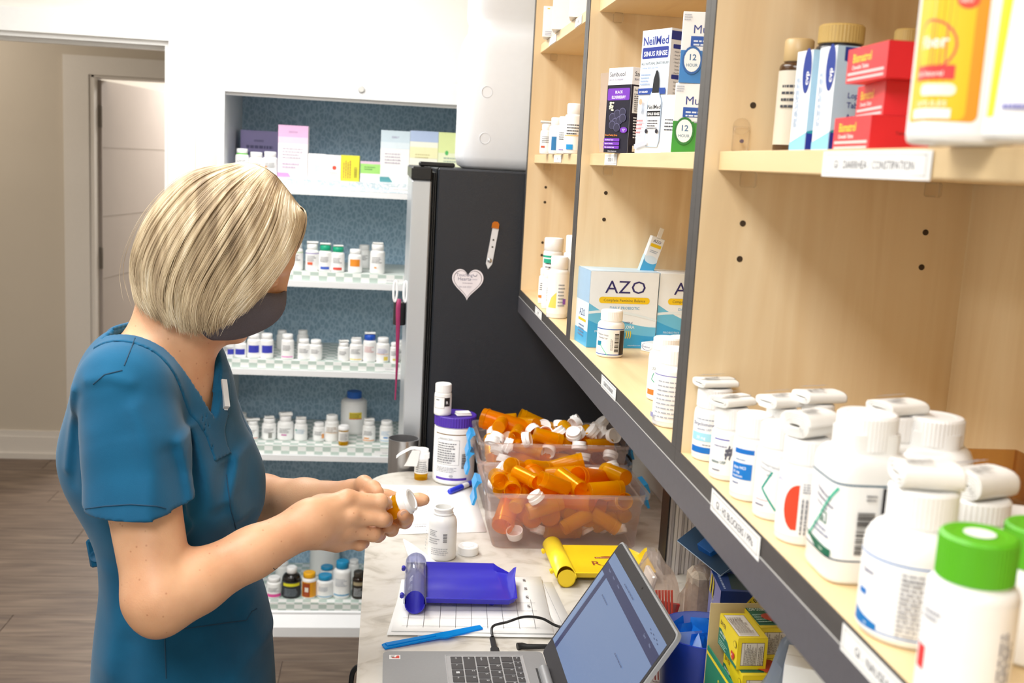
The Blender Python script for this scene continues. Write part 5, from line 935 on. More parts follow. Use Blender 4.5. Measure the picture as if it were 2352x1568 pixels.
def rr(w0, w1, h0, h1, r): return [(cx+r*math.cos(math.radians(a0+22.5*k)), cy+r*math.sin(math.radians(a0+22.5*k))) for cx, cy, a0 in ((w1-r, h1-r, 0), (w0+r, h1-r, 90), (w0+r, h0+r, 180), (w1-r, h0+r, 270)) for k in range(5)]
MB().prism(rr(.0, SH, 0, LW, .009), -.006, -.0005).build('lid', M('a6a7a9', .35, .3, var=.02), scr, smooth=40)
MB().prism(rr(.0, SH-.0028, .0028, LW-.0028, .008), -.0005, .0006).build('bezel', BEZ, scr, smooth=40)
def em(h, s): return M(h, .25, var=0., emit=s)
S0, S1, W0, W1 = .026, SH-.020, .008, LW-.008
c = Canvas(S1-S0, W1-W0); H_, W_ = S1-S0, W1-W0; E = .80
c.rect(0, 0, H_, W_, em('7d95bd', E), 1).rect(H_*.80, 0, H_*.10, W_, em('2e3a66', E), 1).rect(0, W_*.90, H_*.82, W_*.045, em('2e3a66', E), 1).rect(0, W_*.955, H_*.80, W_*.045, em('8aa2c8', E), 1)
for k, (a, t) in enumerate(((.93, 'Patient'), (.84, 'Home'), (.74, 'Orders'), (.22, 'Search'), (.13, 'Menu'))): c.text(t, H_*.86, W_*a, .0042, em('9aa6c4', E), 0, rot=-90)
for k in range(6): c.rect(H_*(.93+.012*(k % 2)), W_*(.06+.025*k), .0012, .005, em('3c4a70', E), 1)
c.lines(H_*.68, W_*.70, H_*.03, W_*.14, 1, em('56698f', E), rot=True).lines(H_*.93, W_*.5, H_*.03, W_*.22, 1, em('56698f', E), rot=True).lines(H_*.55, W_*.2, H_*.03, W_*.15, 1, em('56698f', E), rot=True).lines(H_*.3, W_*.12, H_*.03, W_*.12, 1, em('56698f', E), rot=True)
c.build(lambda u, v, e: (S0+u, W0+v, .0006+e), 'display', scr)
MB().lathe([(.0018, .0006), (.0018, .0009)], 12, T=Matrix.Translation((SH-.010, LW*.5, 0))).build('webcam', M('101014', .2), scr)
# cable and plugs behind the laptop
K = M('161618', .5, var=.03); A = at(1131, 1462, z=ZC+.012); pl_ = [tuple(A), (A[0]+.002, A[1]+.02, ZC+.02), tuple(at(1165, 1428, y=1.56)), tuple(at(1205, 1416, y=1.575)), tuple(at(1245, 1420, y=1.58)), tuple(at(1282, 1438, y=1.575)), (at(1300, 1450, y=1.57)[0]+.03, 1.57, ZC+.02), (.36, 1.60, ZC+.003)]
def smoothpath(P, n=40):
    P = [np.array(p) for p in P]; out = []
    for i in range(len(P)-1):
        p0, p1, p2, p3 = P[max(i-1, 0)], P[i], P[i+1], P[min(i+2, len(P)-1)]
        for t in np.linspace(0, 1, max(3, n//len(P)), endpoint=False): out.append(tuple(.5*((2*p1)+(p2-p0)*t+(2*p0-5*p1+4*p2-p3)*t*t+(3*p1-p0-3*p2+p3)*t**3)))
    return out+[tuple(P[-1])]
cb = empty('usb_cable', (0, 0, 0), 0, 'black cable arching from the laptop side', 'cable'); MB().tube(smoothpath(pl_), .0021, 8).build('lead', K, cb)
MB().box(A[0]-.0065, A[0]+.0065, y1+.0005, y1+.022, ZC+.004, ZC+.0125, ch=.0015).box(A[0]-.004, A[0]+.004, y1+.022, A[1]+.004, ZC+.006, ZC+.012, ch=.0015).build('plug', K, cb, smooth=0)
cb = empty('power_cable', (0, 0, 0), 0, 'thick black ribbed plug beside the laptop hinge', 'cable'); a, b_ = at(1188, 1484, z=ZC+.005), at(1236, 1494, z=ZC+.006)
a[1] = max(a[1], y1+.012); MB().tube([tuple(a), tuple(a*.75+b_*.25+np.array([0, .006, 0])), tuple(a*.5+b_*.5+np.array([0, .007, 0])), (b_[0]+.02, a[1], ZC+.005), (b_[0]+.06, a[1]+.01, ZC+.004)], [.0055, .0048, .0042, .0035, .0035], 10).build('strain_relief', K, cb)
cm = MB().box(0, .018, 0, .007, 0, .004, ch=.001).build('memory_stick', M('c8541c', .4), None, (at(1152, 1488, z=ZC)[0], y1+.001, ZC), smooth=0); tag(cm, 'tiny orange and black stick plugged in beside the cable', 'stick')
# ------------------------------------------------------------------ things under the upper cabinets
ff = empty('leaflet_stack', (.528, 1.86, ZC), 0, 'tall stack of grey white leaflets on edge against the wall', 'leaflets')
fm = [M(h, .7, var=.03, scale=40) for h in ('cfc8c6', 'bfb9ba', 'd6d0cb')]
prot = None
for k in range(15):
    o = MB().box(0, .0052, 0, .045, 0, .30+.004*math.sin(k*2.3)).build('leaflet', fm[k % 3], ff, (k*.0062, .004*math.sin(k*1.7), 0), smooth=0)
    if k < 12: MB().box(.0004, .0048, -.0006, .0, .298-.0148*k, .304-.0148*k).build('red_mark', M('8a2a2e', .6), o, smooth=0)
MB().box(-.003, .0, -.004, .045, 0, .296).build('cover', M('1c181a', .5), ff, smooth=0)
MB().box(.007, .010, -.008, .02, .155, .185, ch=.0006).build('clip', M('241c1a', .4), ff, smooth=0)
def bag(name, label, c, sx, sy, sz, seed, mat, cat='bag', nz=.28):
    R = np.random.default_rng(seed); n, m = 20, 12; ph = R.uniform(0, 6.28, (6, 3)); fr_ = R.uniform(2, 6, (6, 3)); P = []
    for i in range(m+1):
        row = []
        for k in range(n):
            t = 2*math.pi*k/n; s = i/m; rr_ = math.sin(math.pi*min(.97, .06+.9*s))**.6*(1 if s < .6 else 1-.35*(s-.6)/.4); d = np.array([math.cos(t)*rr_, math.sin(t)*rr_, s])
            q = 1+nz*sum(math.sin(fr_[j] @ d+ph[j, 0])*math.cos(fr_[j, 0]*1.7*t/2+ph[j, 1]) for j in range(6))/3
            row.append((sx*d[0]*q, sy*d[1]*q, sz*s*(1 if i in (0, m) else (1+.06*math.sin(t*3+i)))))
        P.append(row+[row[0]])
    e = empty(name, c, 0, label, cat); MB().grid(P).build('film', mat, e, smooth=35); return e
BAGM = film('crumpled_film', 'efe6e0', .20, .06)
bg = bag('plastic_bag', 'crumpled clear plastic bag with red card inside beside the screen', (.424, 1.565, ZC+.0), .038, .05, .155, 5, BAGM)
MB().box(-.022, .024, -.02, -.016, .01, .085, ch=.001).build('red_card', M('c03a34', .5, var=.15, scale=120), bg, rot=(.1, .2, .1), smooth=0); MB().box(-.03, -.022, -.03, .02, .02, .12, ch=.002).build('white_sachet', PAPERW, bg, rot=(0, .2, 0), smooth=0)
bg = bag('plastic_bag', 'second clear bag of gauze wedged behind the blue tub', (.50, 1.55, ZC), .032, .045, .14, 9, BAGM)
MB().box(-.02, .02, -.024, .024, .01, .13, ch=.008).build('gauze', M('b9aa98', .8, var=.2, scale=120, bump=.4), bg, smooth=0)
mesh_ = MB()
for k in range(8):
    mesh_.tube([(-.016+.0046*k, 0, 0), (-.022+.0046*k, .03, .125)], .0009, 5); mesh_.tube([(-.016+.0046*(7-k), .0006, 0), (-.028+.0046*(7-k)+.008, .0306, .125)], .0009, 5)
o = mesh_.build('red_net_bag', M('c8452f', .5), None, (at(1545, 1400, y=1.445)[0]-.006, 1.445, ZC+.0012)); tag(o, 'orange red netting bag end hanging beside the screen edge', 'bag')
o['kind'] = 'thing'
# blue carton with yellow stripe
def stripe(c, w, h): c.poly([(w*.0, h*.55), (w*.2, h*.55), (w*.72, h), (w*.45, h)], 'e6cc1c'); c.text('AVAILABLE BY', w*.16, h*.68, h*.06, '3a3410', 1, rot=44, maxw=w*.5); c.text('PRESCRIPTION', w*.2, h*.62, h*.06, '3a3410', 1, rot=44, maxw=w*.5)
def lil(c, w, h): c.rect(0, 0, w, h, '8f92cc'); c.text('SAMPLE', w*.3, h*.55, h*.09, 'e4e6f6', 1, rot=70, maxw=h*.3); c.lines(w*.25, h*.3, w*.3, h*.5, 5, 'c4c8ea', rot=True); c.poly([(w*.1, h*.8), (w*.22, h*.78), (w*.28, h), (w*.18, h)], 'e4d040'); c.poly([(w*.35, h*.8), (w*.42, h*.76), (w*.48, h*.95), (w*.36, h)], 'e4d040'); c.rrect(w*.66, h*.6, w*.12, h*.2, .004, 'e8ecf4'); c.ell(w*.85, h*.58, w*.06, h*.07, 'e8ecf4')
P = at(1659, 1361, y=1.42); carton('dark blue carton with a yellow diagonal stripe under the cabinets', None, .11, .085, P[2]-ZC, P[0]+.055, 1.42, ZC, -.12, base='14306e', front=stripe, left=lil, top=lambda c, w, h: (c.rect(0, 0, w, h, '16408a'), c.poly([(w*.15, h*.1), (w*.75, h*.05), (w*.5, h*.7), (w*.2, h*.85)], '0c3a44'), c.lines(w*.05, h*.1, w*.06, h*.7, 1, '9ab0d8', rot=True), c.lines(w*.35, h*.2, w*.15, h*.4, 2, '6a8a8a', rot=True)))
# tinted display hood leaning over it
HOOD = film('blue_tint', '6f97bd', .42, .12); hd_ = empty('display_hood', (0, 0, 0), 0, 'blue tinted clear plastic display hood above the dark blue carton', 'display')
q = [at(1556, 1242, y=1.60), at(1602, 1206, y=1.62), at(1700, 1290, y=1.50), at(1655, 1322, y=1.48)]; q2 = [p+np.array([.05, .02, .012]) for p in q]
bb = MB(); bb.add([tuple(p) for p in q], [(0, 1, 2, 3)]); bb.add([tuple(q[1]), tuple(q2[1]), tuple(q2[2]), tuple(q[2])], [(0, 1, 2, 3)]); bb.add([tuple(q[3]), tuple(q[2]), tuple(q2[2]), tuple(q2[3])], [(0, 1, 2, 3)]); hw = bb.build('film_panel', HOOD, hd_, smooth=0)
md = hw.modifiers.new('thick', 'SOLIDIFY'); md.thickness = .0015
MB().tube([tuple(q[3]), tuple(q[2])], .0012, 6).tube([tuple(q[0]), tuple(q[3])], .0008, 6).tube([tuple(q[0]), tuple(q[1])], .0008, 6).build('panel_edge', M('b4c8de', .2), hd_)
MB().box(0, .05, 0, .03, 0, .035, ch=.001).build('blue_packet', M('1d6cc4', .4, var=.1), hd_, tuple(at(1640, 1306, y=1.54)), rot=(.2, -.5, .4), smooth=0)
MB().box(.085, .105, -.02, .0, 0, .20).build('stand', HOOD, hd_, tuple(q[3])[:0] or (q[3][0], 1.54, ZC), smooth=0)
# blue tub with foil packets
bt = empty('blue_tub', (.446, 1.352, ZC), 0, 'round deep blue tub full of bright blue foil packets', 'tub'); hB = at(1585, 1402, y=1.415)[2]-ZC
MB().lathe([(.05, 0), (.052, .002), (.062, hB), (.060, hB+.0005)], 40, close=False).build('wall', M('1636a0', .3, var=.05), bt); MB().lathe([(.0605, hB+.0003), (.0505, .004), (0, .003)], 40, close=False).build('lining', M('8090d8', .4), bt)
R = np.random.default_rng(4)
for k in range(16):
    th = 2.4*k; rr_ = .004+.0022*k
    bb = MB(); W, H = .034, .066; bb.grid([[(W*(s-.5), .003*math.sin(math.pi*s)*math.sin(math.pi*t)+.004*math.sin(3*t+k), H*t) for s in np.linspace(0, 1, 4)] for t in np.linspace(0, 1, 6)])
    bb.grid([[(W*(s-.5), -.003*math.sin(math.pi*s)*math.sin(math.pi*t)+.004*math.sin(3*t+k), H*t) for s in np.linspace(0, 1, 4)] for t in np.linspace(0, 1, 6)])
    o = bb.build('foil_packet', M('1f7ee0' if k % 4 else '9ab4e6', .25, .2, var=.08, scale=90), None, (.446+rr_*math.cos(th), 1.352+rr_*math.sin(th), ZC+.050+.0005*k), rot=(R.normal(0, .25), R.normal(0, .25), R.uniform(0, 3.1)), smooth=60)
    tag(o, 'bright blue foil packet upright in the round blue tub' if k % 4 else 'pale silver blue foil packet in the round blue tub', 'packet', 'foil packets in the blue tub' if k % 4 else 'pale packets in the blue tub')
# yellow and green tablet cartons in their display box
def by_front(c, w, h):
    c.rect(0, 0, w, h, 'e8cf22'); c.poly([(0, 0), (w, 0), (w, h*.1), (w*.72, h*.12), (w*.5, h*.42), (w*.12, h*.58), (0, h*.55)], '17705a'); c.text('BAYER', w*.06, h*.72, h*.19, '4a2a24', 1, 'l', w*.72); c.text('LOW DOSE', w*.06, h*.42, h*.11, 'eef4f0', 1, 'l', w*.52); c.text('Safety Coated Aspirin', w*.06, h*.32, h*.055, 'dcebe4', 1, 'l', w*.46); c.lines(w*.06, h*.08, w*.45, h*.18, 3, 'a4ccbc')
    c.ell(w*.89, h*.72, w*.07, h*.1, '5a4a1a'); c.ell(w*.89, h*.72, w*.06, h*.088, 'e8cf22'); heart(c, w*.82, h*.30, h*.17, 'c4301f'); c.text('81', w*.77, h*.28, h*.09, 'fbeee8', 1)
def heart(c, x, y, s, colr): c.poly([(x+s*.062*16*math.sin(t)**3, y+s*.062*(13*math.cos(t)-5*math.cos(2*t)-2*math.cos(3*t)-math.cos(4*t))) for t in np.linspace(0, 2*math.pi, 28)[:-1]], colr)
def by_top(c, w, h): c.rect(0, 0, w, h, 'e0c828'); c.rect(w*.05, h*.08, w*.72, h*.84, 'dcd6cc'); c.frame(w*.05, h*.08, w*.72, h*.84, .0005, '5a4a44'); c.lines(w*.09, h*.14, w*.62, h*.7, 12, '8a8078', rot=False)
def by_end(c, w, h): c.rect(0, 0, w, h, 'e8cf22'); c.rect(w*.12, h*.12, w*.78, h*.74, 'dcd6cc'); c.frame(w*.12, h*.12, w*.78, h*.74, .0005, '5a3a34'); c.rect(w*.22, h*.12, .0004, h*.74, '5a3a34', 1); c.rect(w*.64, h*.12, .0004, h*.74, '5a3a34', 1); c.lines(w*.25, h*.16, w*.36, h*.66, 8, '6a605a', rot=True); c.lines(w*.68, h*.16, w*.2, h*.66, 4, '6a605a', rot=True)
def green_top(c, w, h): c.rect(0, 0, w, h, 'd8c02a'); c.poly([(0, h*.1), (w*.8, h*.1), (w*.7, h*.7), (w*.3, h*.95), (0, h*.95)], '17604a'); c.text('LOW DOSE', w*.06, h*.7, h*.16, 'e4efe8', 1, 'l', w*.55); c.lines(w*.06, h*.2, w*.55, h*.4, 4, '9cc0b0'); heart(c, w*.85, h*.35, h*.28, 'b8402a')
GY = 'yellow and green tablet cartons'
P = at(1697, 1466, y=1.17); Pb = at(1687, 1537, y=1.17); Pr = at(1765, 1462, y=1.17); Pf = at(1643, 1408, z=P[2])
cw, cd, chh = Pf[1]-1.17, Pr[0]-P[0], P[2]-Pb[2]; zc_ = Pb[2]; print('tablet carton', cw, cd, chh, P)
kk = dict(base='e4cb22')
# the long printed face looks towards the aisle, the end face towards the camera
def lie(label, x, y, z, rz, a=cd, d=cw, h=None, **k): return carton(label, GY, a, d, h or chh, x, y, z, rz, base='e4cb22', **k)
lie('yellow and green aspirin carton lying on the display box, printed face to the aisle', P[0]+cd/2, 1.17, zc_, 0, left=by_front, front=by_end, top=by_top)
lie('aspirin carton lying farther under the cabinet, green top showing', P[0]+cd*1.5+.002, 1.20, zc_, .02, left=by_front, front=by_end, top=green_top)
lie('lower aspirin carton in the display box, mostly hidden', P[0]+cd*.5+.004, 1.155, zc_-chh-.0006, .0, left=by_front, front=by_end, top=green_top)
lie('lower aspirin carton deep under the cabinet', P[0]+cd*1.5+.008, 1.20, zc_-chh-.0006, .0, left=by_front, front=by_end, top=green_top)
db = empty('display_box', (P[0]-.004, 1.155, ZC), 0, 'green cardboard display box holding the yellow aspirin cartons', 'box'); gm = M('1a7a5c', .5, var=.03); ym = M('cdb98a', .6, var=.04); hz = zc_-chh-.0012-ZC
MB().box(0, .105, -.012, cw+.03, 0, hz).build('filler', ym, db, smooth=0)
fp = MB().prism([(-.004, -.012), (-.0025, -.012), (-.0025, cw+.03), (-.004, cw+.03)], 0, hz+.03).build('front_panel', gm, db, smooth=0)
LW2 = cw+.042; c = Canvas(LW2, hz+.03); c.rect(0, (hz+.03)*.93, LW2, (hz+.03)*.03, 'e8cf22'); c.text('Say Bayer. Help', .05, (hz+.03)*.78, .015, 'e8d42a', 1, 'l', LW2*.7); c.ell(.028, (hz+.03)*.66, .008, .008, 'e6d6a0'); c.text('SAFETY COATED', .045, (hz+.03)*.63, .006, 'cfe4da', 1); c.text('TABLETS', .045, (hz+.03)*.55, .006, 'cfe4da', 1); c.build(on_left(-.004, cw+.03, 0), 'print', fp)
MB().prism([(-.004, cw+.0315), (.105, cw+.0315), (.105, cw+.033), (-.004, cw+.033)], 0, P[2]+.006-ZC).build('back_panel', ym, db, smooth=0)
yc_ = empty('display_card', (Pr[0]-.012, 1.125, ZC), 0, 'upright yellow card with a brown block in front of the cartons', 'card'); MB().box(0, .034, 0, .002, 0, Pb[2]+.014-ZC).build('board', M('dcc51e', .5), yc_, smooth=0); MB().box(.010, .034, -.0006, 0, Pb[2]-.022-ZC, Pb[2]+.006-ZC).build('brown_block', M('5a1f14', .5), yc_, smooth=0)
# grey translucent cup and a white-blue carton at the near end
gp = bag('grey_pouch', 'grey translucent pouch of blue packets beneath the dark rail', (at(1842, 1540, y=1.04)[0], 1.06, ZC), .045, .05, at(1800, 1462, y=1.05)[2]-ZC, 12, film('grey_film', 'b4bfd0', .55, .12), 'pouch', .05)
carton('white and blue medicine carton inside the near end of the row', None, .06, .05, at(1815, 1528, y=.965)[2]-ZC, at(1835, 1545, y=.965)[0]+.012, .955, ZC, -.45, base='e6eaee', front=lambda c, w, h: (c.frame(w*.05, h*.3, w*.8, h*.6, .0006, '2a5a92'), c.lines(w*.1, h*.4, w*.6, h*.45, 6, '7a8aa8')), left=lambda c, w, h: c.rect(0, 0, w, h, '1a5fb4'), right=lambda c, w, h: c.rect(0, 0, w, h, '1f78c8'))
# ------------------------------------------------------------------ on the fridge
yf = 2.5845
hm = empty('heart_magnet', tuple(at(1074, 648, y=yf)), 0, 'white heart shaped magnet on the fridge side', 'magnet'); S = .00245
hp = lambda s: [(s*16*math.sin(t)**3*.96, s*(13*math.cos(t)-5*math.cos(2*t)-2*math.cos(3*t)-math.cos(4*t))*1.06) for t in np.linspace(0, 2*math.pi, 60)[:-1]]
RX = Matrix.Rotation(math.pi/2, 4, 'X'); MB().prism(hp(S), 0, .0012, T=RX).build('backing', M('efe9ee', .4), hm, smooth=0)
MB().prism(hp(S*.90), .0012, .0014, T=RX).build('outline', M('5a4a50', .5), hm, smooth=0); MB().prism(hp(S*.865), .0014, .0016, T=RX).build('face', M('efe9ee', .4), hm, smooth=0)
c = Canvas(.06, .05); c.text('Touching', .004, .036, .0105, '6a6a86', 0); c.text('Hearts', .008, .026, .0115, '6a6a86', 0); c.text('at home', .038, .028, .005, '9a9ab0'); c.lines(.02, .019, .032, .004, 1, 'b0a8b4'); c.text('701-225-3727', .012, .009, .0052, '9a94a4', 0)
c.ell(.049, .041, .005, .0045, '6a6a86'); c.ell(.049, .0425, .0042, .0045, 'efe9ee'); c.build(lambda u, v, e: (u-.032, -.0016-e, v-.022), 'lettering', hm)
st = empty('badge_strap', tuple(at(1131, 566, y=yf)), 0, 'clear vinyl badge strap with a copper clip hanging on the fridge', 'strap', rot=(0, .09, 0))
MB().prism([(-.010, -.042), (-.003, -.055), (.005, -.042), (.009, .045), (-.006, .045)], 0, .0016, T=RX).build('strap', M('d9dadd', .25, var=.06, scale=90), st, smooth=0)
MB().prism([(-.0085+.0, .044), (.0085, .044), (.0085, .055), (.004, .06), (-.004, .06), (-.0085, .055)], 0, .004, T=RX).build('copper_clip', M('c8772c', .2, .8), st, smooth=0)
for zz in (-.001, .016): MB().lathe([(.0022, 0), (.0022, .0006)], 14, T=Matrix.Translation((0, -.0016, zz)) @ RX).build('eyelet', M('3a3a34', .5), st)
MB().lathe([(.0055, 0), (.0055, .001), (.003, .0025)], 16, T=Matrix.Translation((-.002, -.0016, -.034)) @ RX).build('snap', M('b9bcc0', .2, .9), st)
# pen pot with scissors on the stainless door front
px_ = .0515; pp_ = at(918, 612, x=px_-.02); ph = empty('pen_holder', (px_-.016, pp_[1], 1.245), 0, 'black magnetic pen pot on the stainless fridge door', 'holder')
MB().lathe([(.0145, 0), (.0155, .001), (.0155, .055), (.014, .055), (.014, .003), (0, .003)], 20, close=False).build('pot', M('1e1e20', .35), ph)
sc_ = empty('scissors', (px_-.016, pp_[1], 1.252), 0, 'white handled scissors standing in the black pen pot', 'scissors')
for s in (-1, 1):
    ring = [(s*.0125+.0045*math.cos(t), 0, .075+.026*math.sin(t)) for t in np.linspace(0, 2*math.pi, 17)]; MB().tube(ring, .0028, 8).build('handle', PLB, sc_)
    MB().tube([(s*.006, 0, .05), (0, 0, .02), (-s*.002, 0, 0)], [.003, .0025, .001], 8).build('blade', SCREW, sc_)
ly = MB(); pth = smoothpath([(px_-.018, pp_[1]-.016, 1.31), (px_-.02, pp_[1]-.021, 1.29), (px_-.019, pp_[1]-.022, 1.24), (px_-.018, pp_[1]-.021, 1.15), (px_-.019, pp_[1]-.021, 1.06)], 24)
ly.tube(pth, [.002+.005*math.sin(math.pi*min(1, .15+k/len(pth)*1.0))**.7*(1-k/len(pth)*.7) for k in range(len(pth))], 8); o = ly.build('lanyard', M('9a2a5c', .45, var=.12, scale=60), None); tag(o, 'crimson ribbon lanyard hanging from the black pen pot', 'lanyard')
# cord hanging under the worktop edge
o = MB().tube(smoothpath([(.02, 1.60, .86), (-.025, 1.62, .855), (-.034, 1.62, .80), (-.036, 1.62, .6), (-.03, 1.62, .3), (-.02, 1.64, .02)]), .0042, 8).build('black_lead', K); tag(o, 'black cord hanging down beside the worktop front edge', 'cord')
# ------------------------------------------------------------------ the person: signed-distance fields turned into one continuous skin
class Field:
    def __init__(s, lo, hi, h):
        s.lo = np.array(lo, float); s.h = h; s.n = np.ceil((np.array(hi)-s.lo)/h).astype(int)+1
        s.f = np.full(s.n, 1., np.float32); s.ax = [(s.lo[i]+np.arange(s.n[i])*h).astype(np.float32) for i in range(3)]
    def sub(s, lo, hi):
        a = np.clip(np.floor((np.array(lo)-s.lo)/s.h).astype(int), 0, s.n); b = np.clip(np.ceil((np.array(hi)-s.lo)/s.h).astype(int)+1, 0, s.n)
        sl = tuple(slice(a[i], b[i]) for i in range(3)); return sl, (s.ax[0][sl[0]][:, None, None], s.ax[1][sl[1]][None, :, None], s.ax[2][sl[2]][None, None, :])
    def mix(s, sl, d, k, op):
        c = s.f[sl]
        if op == 'cut': d = -d; m = np.maximum(c, d); s.f[sl] = m if not k else m+np.maximum(k-abs(c-d), 0)**2/(4*k)
        else: m = np.minimum(c, d); s.f[sl] = m if not k else m-np.maximum(k-abs(c-d), 0)**2/(4*k)
    def cone(s, a, b, ra, rb, k=.01, op='add', pad=.03):
        a, b = np.array(a, float), np.array(b, float); R = max(ra, rb)+pad+k; sl, (X, Y_, Z) = s.sub(np.minimum(a, b)-R, np.maximum(a, b)+R)
        if 0 in s.f[sl].shape: return s
        ab = b-a; L2 = ab @ ab+1e-12; t = np.clip(((X-a[0])*ab[0]+(Y_-a[1])*ab[1]+(Z-a[2])*ab[2])/L2, 0, 1)
        d = np.sqrt((X-a[0]-t*ab[0])**2+(Y_-a[1]-t*ab[1])**2+(Z-a[2]-t*ab[2])**2)-(ra+(rb-ra)*t); s.mix(sl, d.astype(np.float32), k, op); return s
    def chain(s, pts, k=.006, kj=.004, op='add'):
        for (p, r), (q, r2) in zip(pts[:-1], pts[1:]): s.cone(p, q, r, r2, k if p is pts[0][0] else kj, op)
        return s
    def ell(s, c, rad, fr=None, k=.01, op='add', pad=.03):
        c = np.array(c, float); rad = np.array(rad, float); R = rad.max()+pad+k; sl, (X, Y_, Z) = s.sub(c-R, c+R); fr = np.eye(3) if fr is None else np.array(fr)
        if 0 in s.f[sl].shape: return s
        q = [((X-c[0])*fr[i, 0]+(Y_-c[1])*fr[i, 1]+(Z-c[2])*fr[i, 2])/rad[i] for i in range(3)]; k0 = np.sqrt(q[0]**2+q[1]**2+q[2]**2); k1 = np.sqrt((q[0]/rad[0])**2+(q[1]/rad[1])**2+(q[2]/rad[2])**2)
        s.mix(sl, (k0*(k0-1)/np.maximum(k1, 1e-6)).astype(np.float32), k, op); return s
    def full(s): return s.ax[0][:, None, None], s.ax[1][None, :, None], s.ax[2][None, None, :]
    def mesh(s, f=None):
        f = s.f if f is None else f; neg = f < 0; n = np.array(f.shape)-1
        cnt = np.zeros(n, np.uint8)
        for i in (0, 1):
            for j in (0, 1):
                for k in (0, 1): cnt += neg[i:i+n[0], j:j+n[1], k:k+n[2]]
        act = np.argwhere((cnt > 0) & (cnt < 8)); idx = np.full(n, -1, np.int32); idx[tuple(act.T)] = np.arange(len(act))
        cv = {(i, j, k): f[act[:, 0]+i, act[:, 1]+j, act[:, 2]+k] for i in (0, 1) for j in (0, 1) for k in (0, 1)}
        S = np.zeros((len(act), 3)); C = np.zeros(len(act))
        for A in cv:
            for ax in range(3):
                if A[ax]: continue
                B = list(A); B[ax] = 1; va, vb = cv[A], cv[tuple(B)]; m = (va < 0) != (vb < 0); t = np.where(m, va/np.where(m, va-vb, 1), 0); p = np.tile(np.array(A, float), (len(act), 1)); p[:, ax] = t; S += p*m[:, None]; C += m
        V_ = s.lo+(act+S/C[:, None])*s.h; F = []
        for ax in range(3):
            b, c = (ax+1) % 3, (ax+2) % 3
            lo = [slice(None)]*3; hi = [slice(None)]*3; lo[ax] = slice(0, -1); hi[ax] = slice(1, None); for_ = []
            for d in (lo, hi):
                d[b] = slice(1, -1); d[c] = slice(1, -1)
            e = np.argwhere(neg[tuple(lo)] != neg[tuple(hi)])
            if not len(e): continue
            e[:, b] += 1; e[:, c] += 1; sg = neg[tuple(e.T)]
            def g(db, dc): q = e.copy(); q[:, b] -= db; q[:, c] -= dc; return idx[tuple(q.T)]
            Q = np.stack([g(1, 1), g(0, 1), g(0, 0), g(1, 0)], 1); Q[~sg] = Q[~sg][:, ::-1]; F.append(Q)
        return V_, np.concatenate(F)
def np_mesh(name, V_, F, mat, parent=None):
    me = bpy.data.meshes.new(name); me.vertices.add(len(V_)); me.vertices.foreach_set('co', V_.astype(np.float32).ravel()); me.loops.add(F.size); me.loops.foreach_set('vertex_index', F.astype(np.int32).ravel())
    me.polygons.add(len(F)); me.polygons.foreach_set('loop_start', np.arange(0, F.size, F.shape[1], dtype=np.int32)); me.update(calc_edges=True); me.validate(); me.shade_smooth(); me.materials.append(mat)
    o = bpy.data.objects.new(name, me); col.objects.link(o)
    if parent is not None: o.parent = parent
    return o
nrm = lambda v: np.array(v, float)/np.linalg.norm(v)
# frames
HC = V(530, 546, 1.60); tl_ = math.radians(32); HA = nrm((math.cos(tl_), .04, -math.sin(tl_))); HL = nrm(np.cross((math.sin(tl_), 0, math.cos(tl_)), HA)); HV = np.cross(HA, HL)
HF = np.stack([HA, HL, HV]); hp3 = lambda a, l, v: HC+a*HA+l*HL+v*HV
yw = math.radians(-18); TF = np.array([math.cos(yw), math.sin(yw), 0]); TL_ = np.array([-math.sin(yw), math.cos(yw), 0]); TFR = np.stack([TF, TL_, [0, 0, 1]])
SM = V(366, 838, 1.60); tp = lambda f, l, z: SM+f*TF+l*TL_+np.array([0, 0, z])
NS, FS = V(286, 892, 1.462), V(420, 868, 1.73)
NE = V(368, 1378, 1.365); NWr = V(708, 1203, 1.462)
FE = V(554, 1146, 1.835); FWr = V(806, 1148, 1.615)
NB = V(396, 775, 1.60)
def torso(F, g, k=.05):
    F.ell(tp(-.008, 0, -.05), (.078+g, .122+g, .072+g), TFR, k); F.ell(tp(.006, 0, -.15), (.096+g, .132+g, .15+g), TFR, k)
    for s in (-1, 1): F.ell(tp(.070, s*.062, -.19), (.050+g, .056+g, .060+g), TFR, k)
    w_ = V(404, 1290, 1.60); hp_ = V(432, 1480, 1.60); F.ell(w_, (.078+g, .098+g, .17+g), TFR, k); F.ell(hp_, (.100+g, .128+g, .17+g), TFR, k)
    F.cone(tp(-.01, -.05, .0), NS, .050+g, .046+g, k); F.cone(tp(-.01, .05, .0), FS, .050+g, .044+g, k)
    F.cone(tp(-.040, -.06, -.13), tp(-.040, .06, -.13), .054+g, .054+g, k)
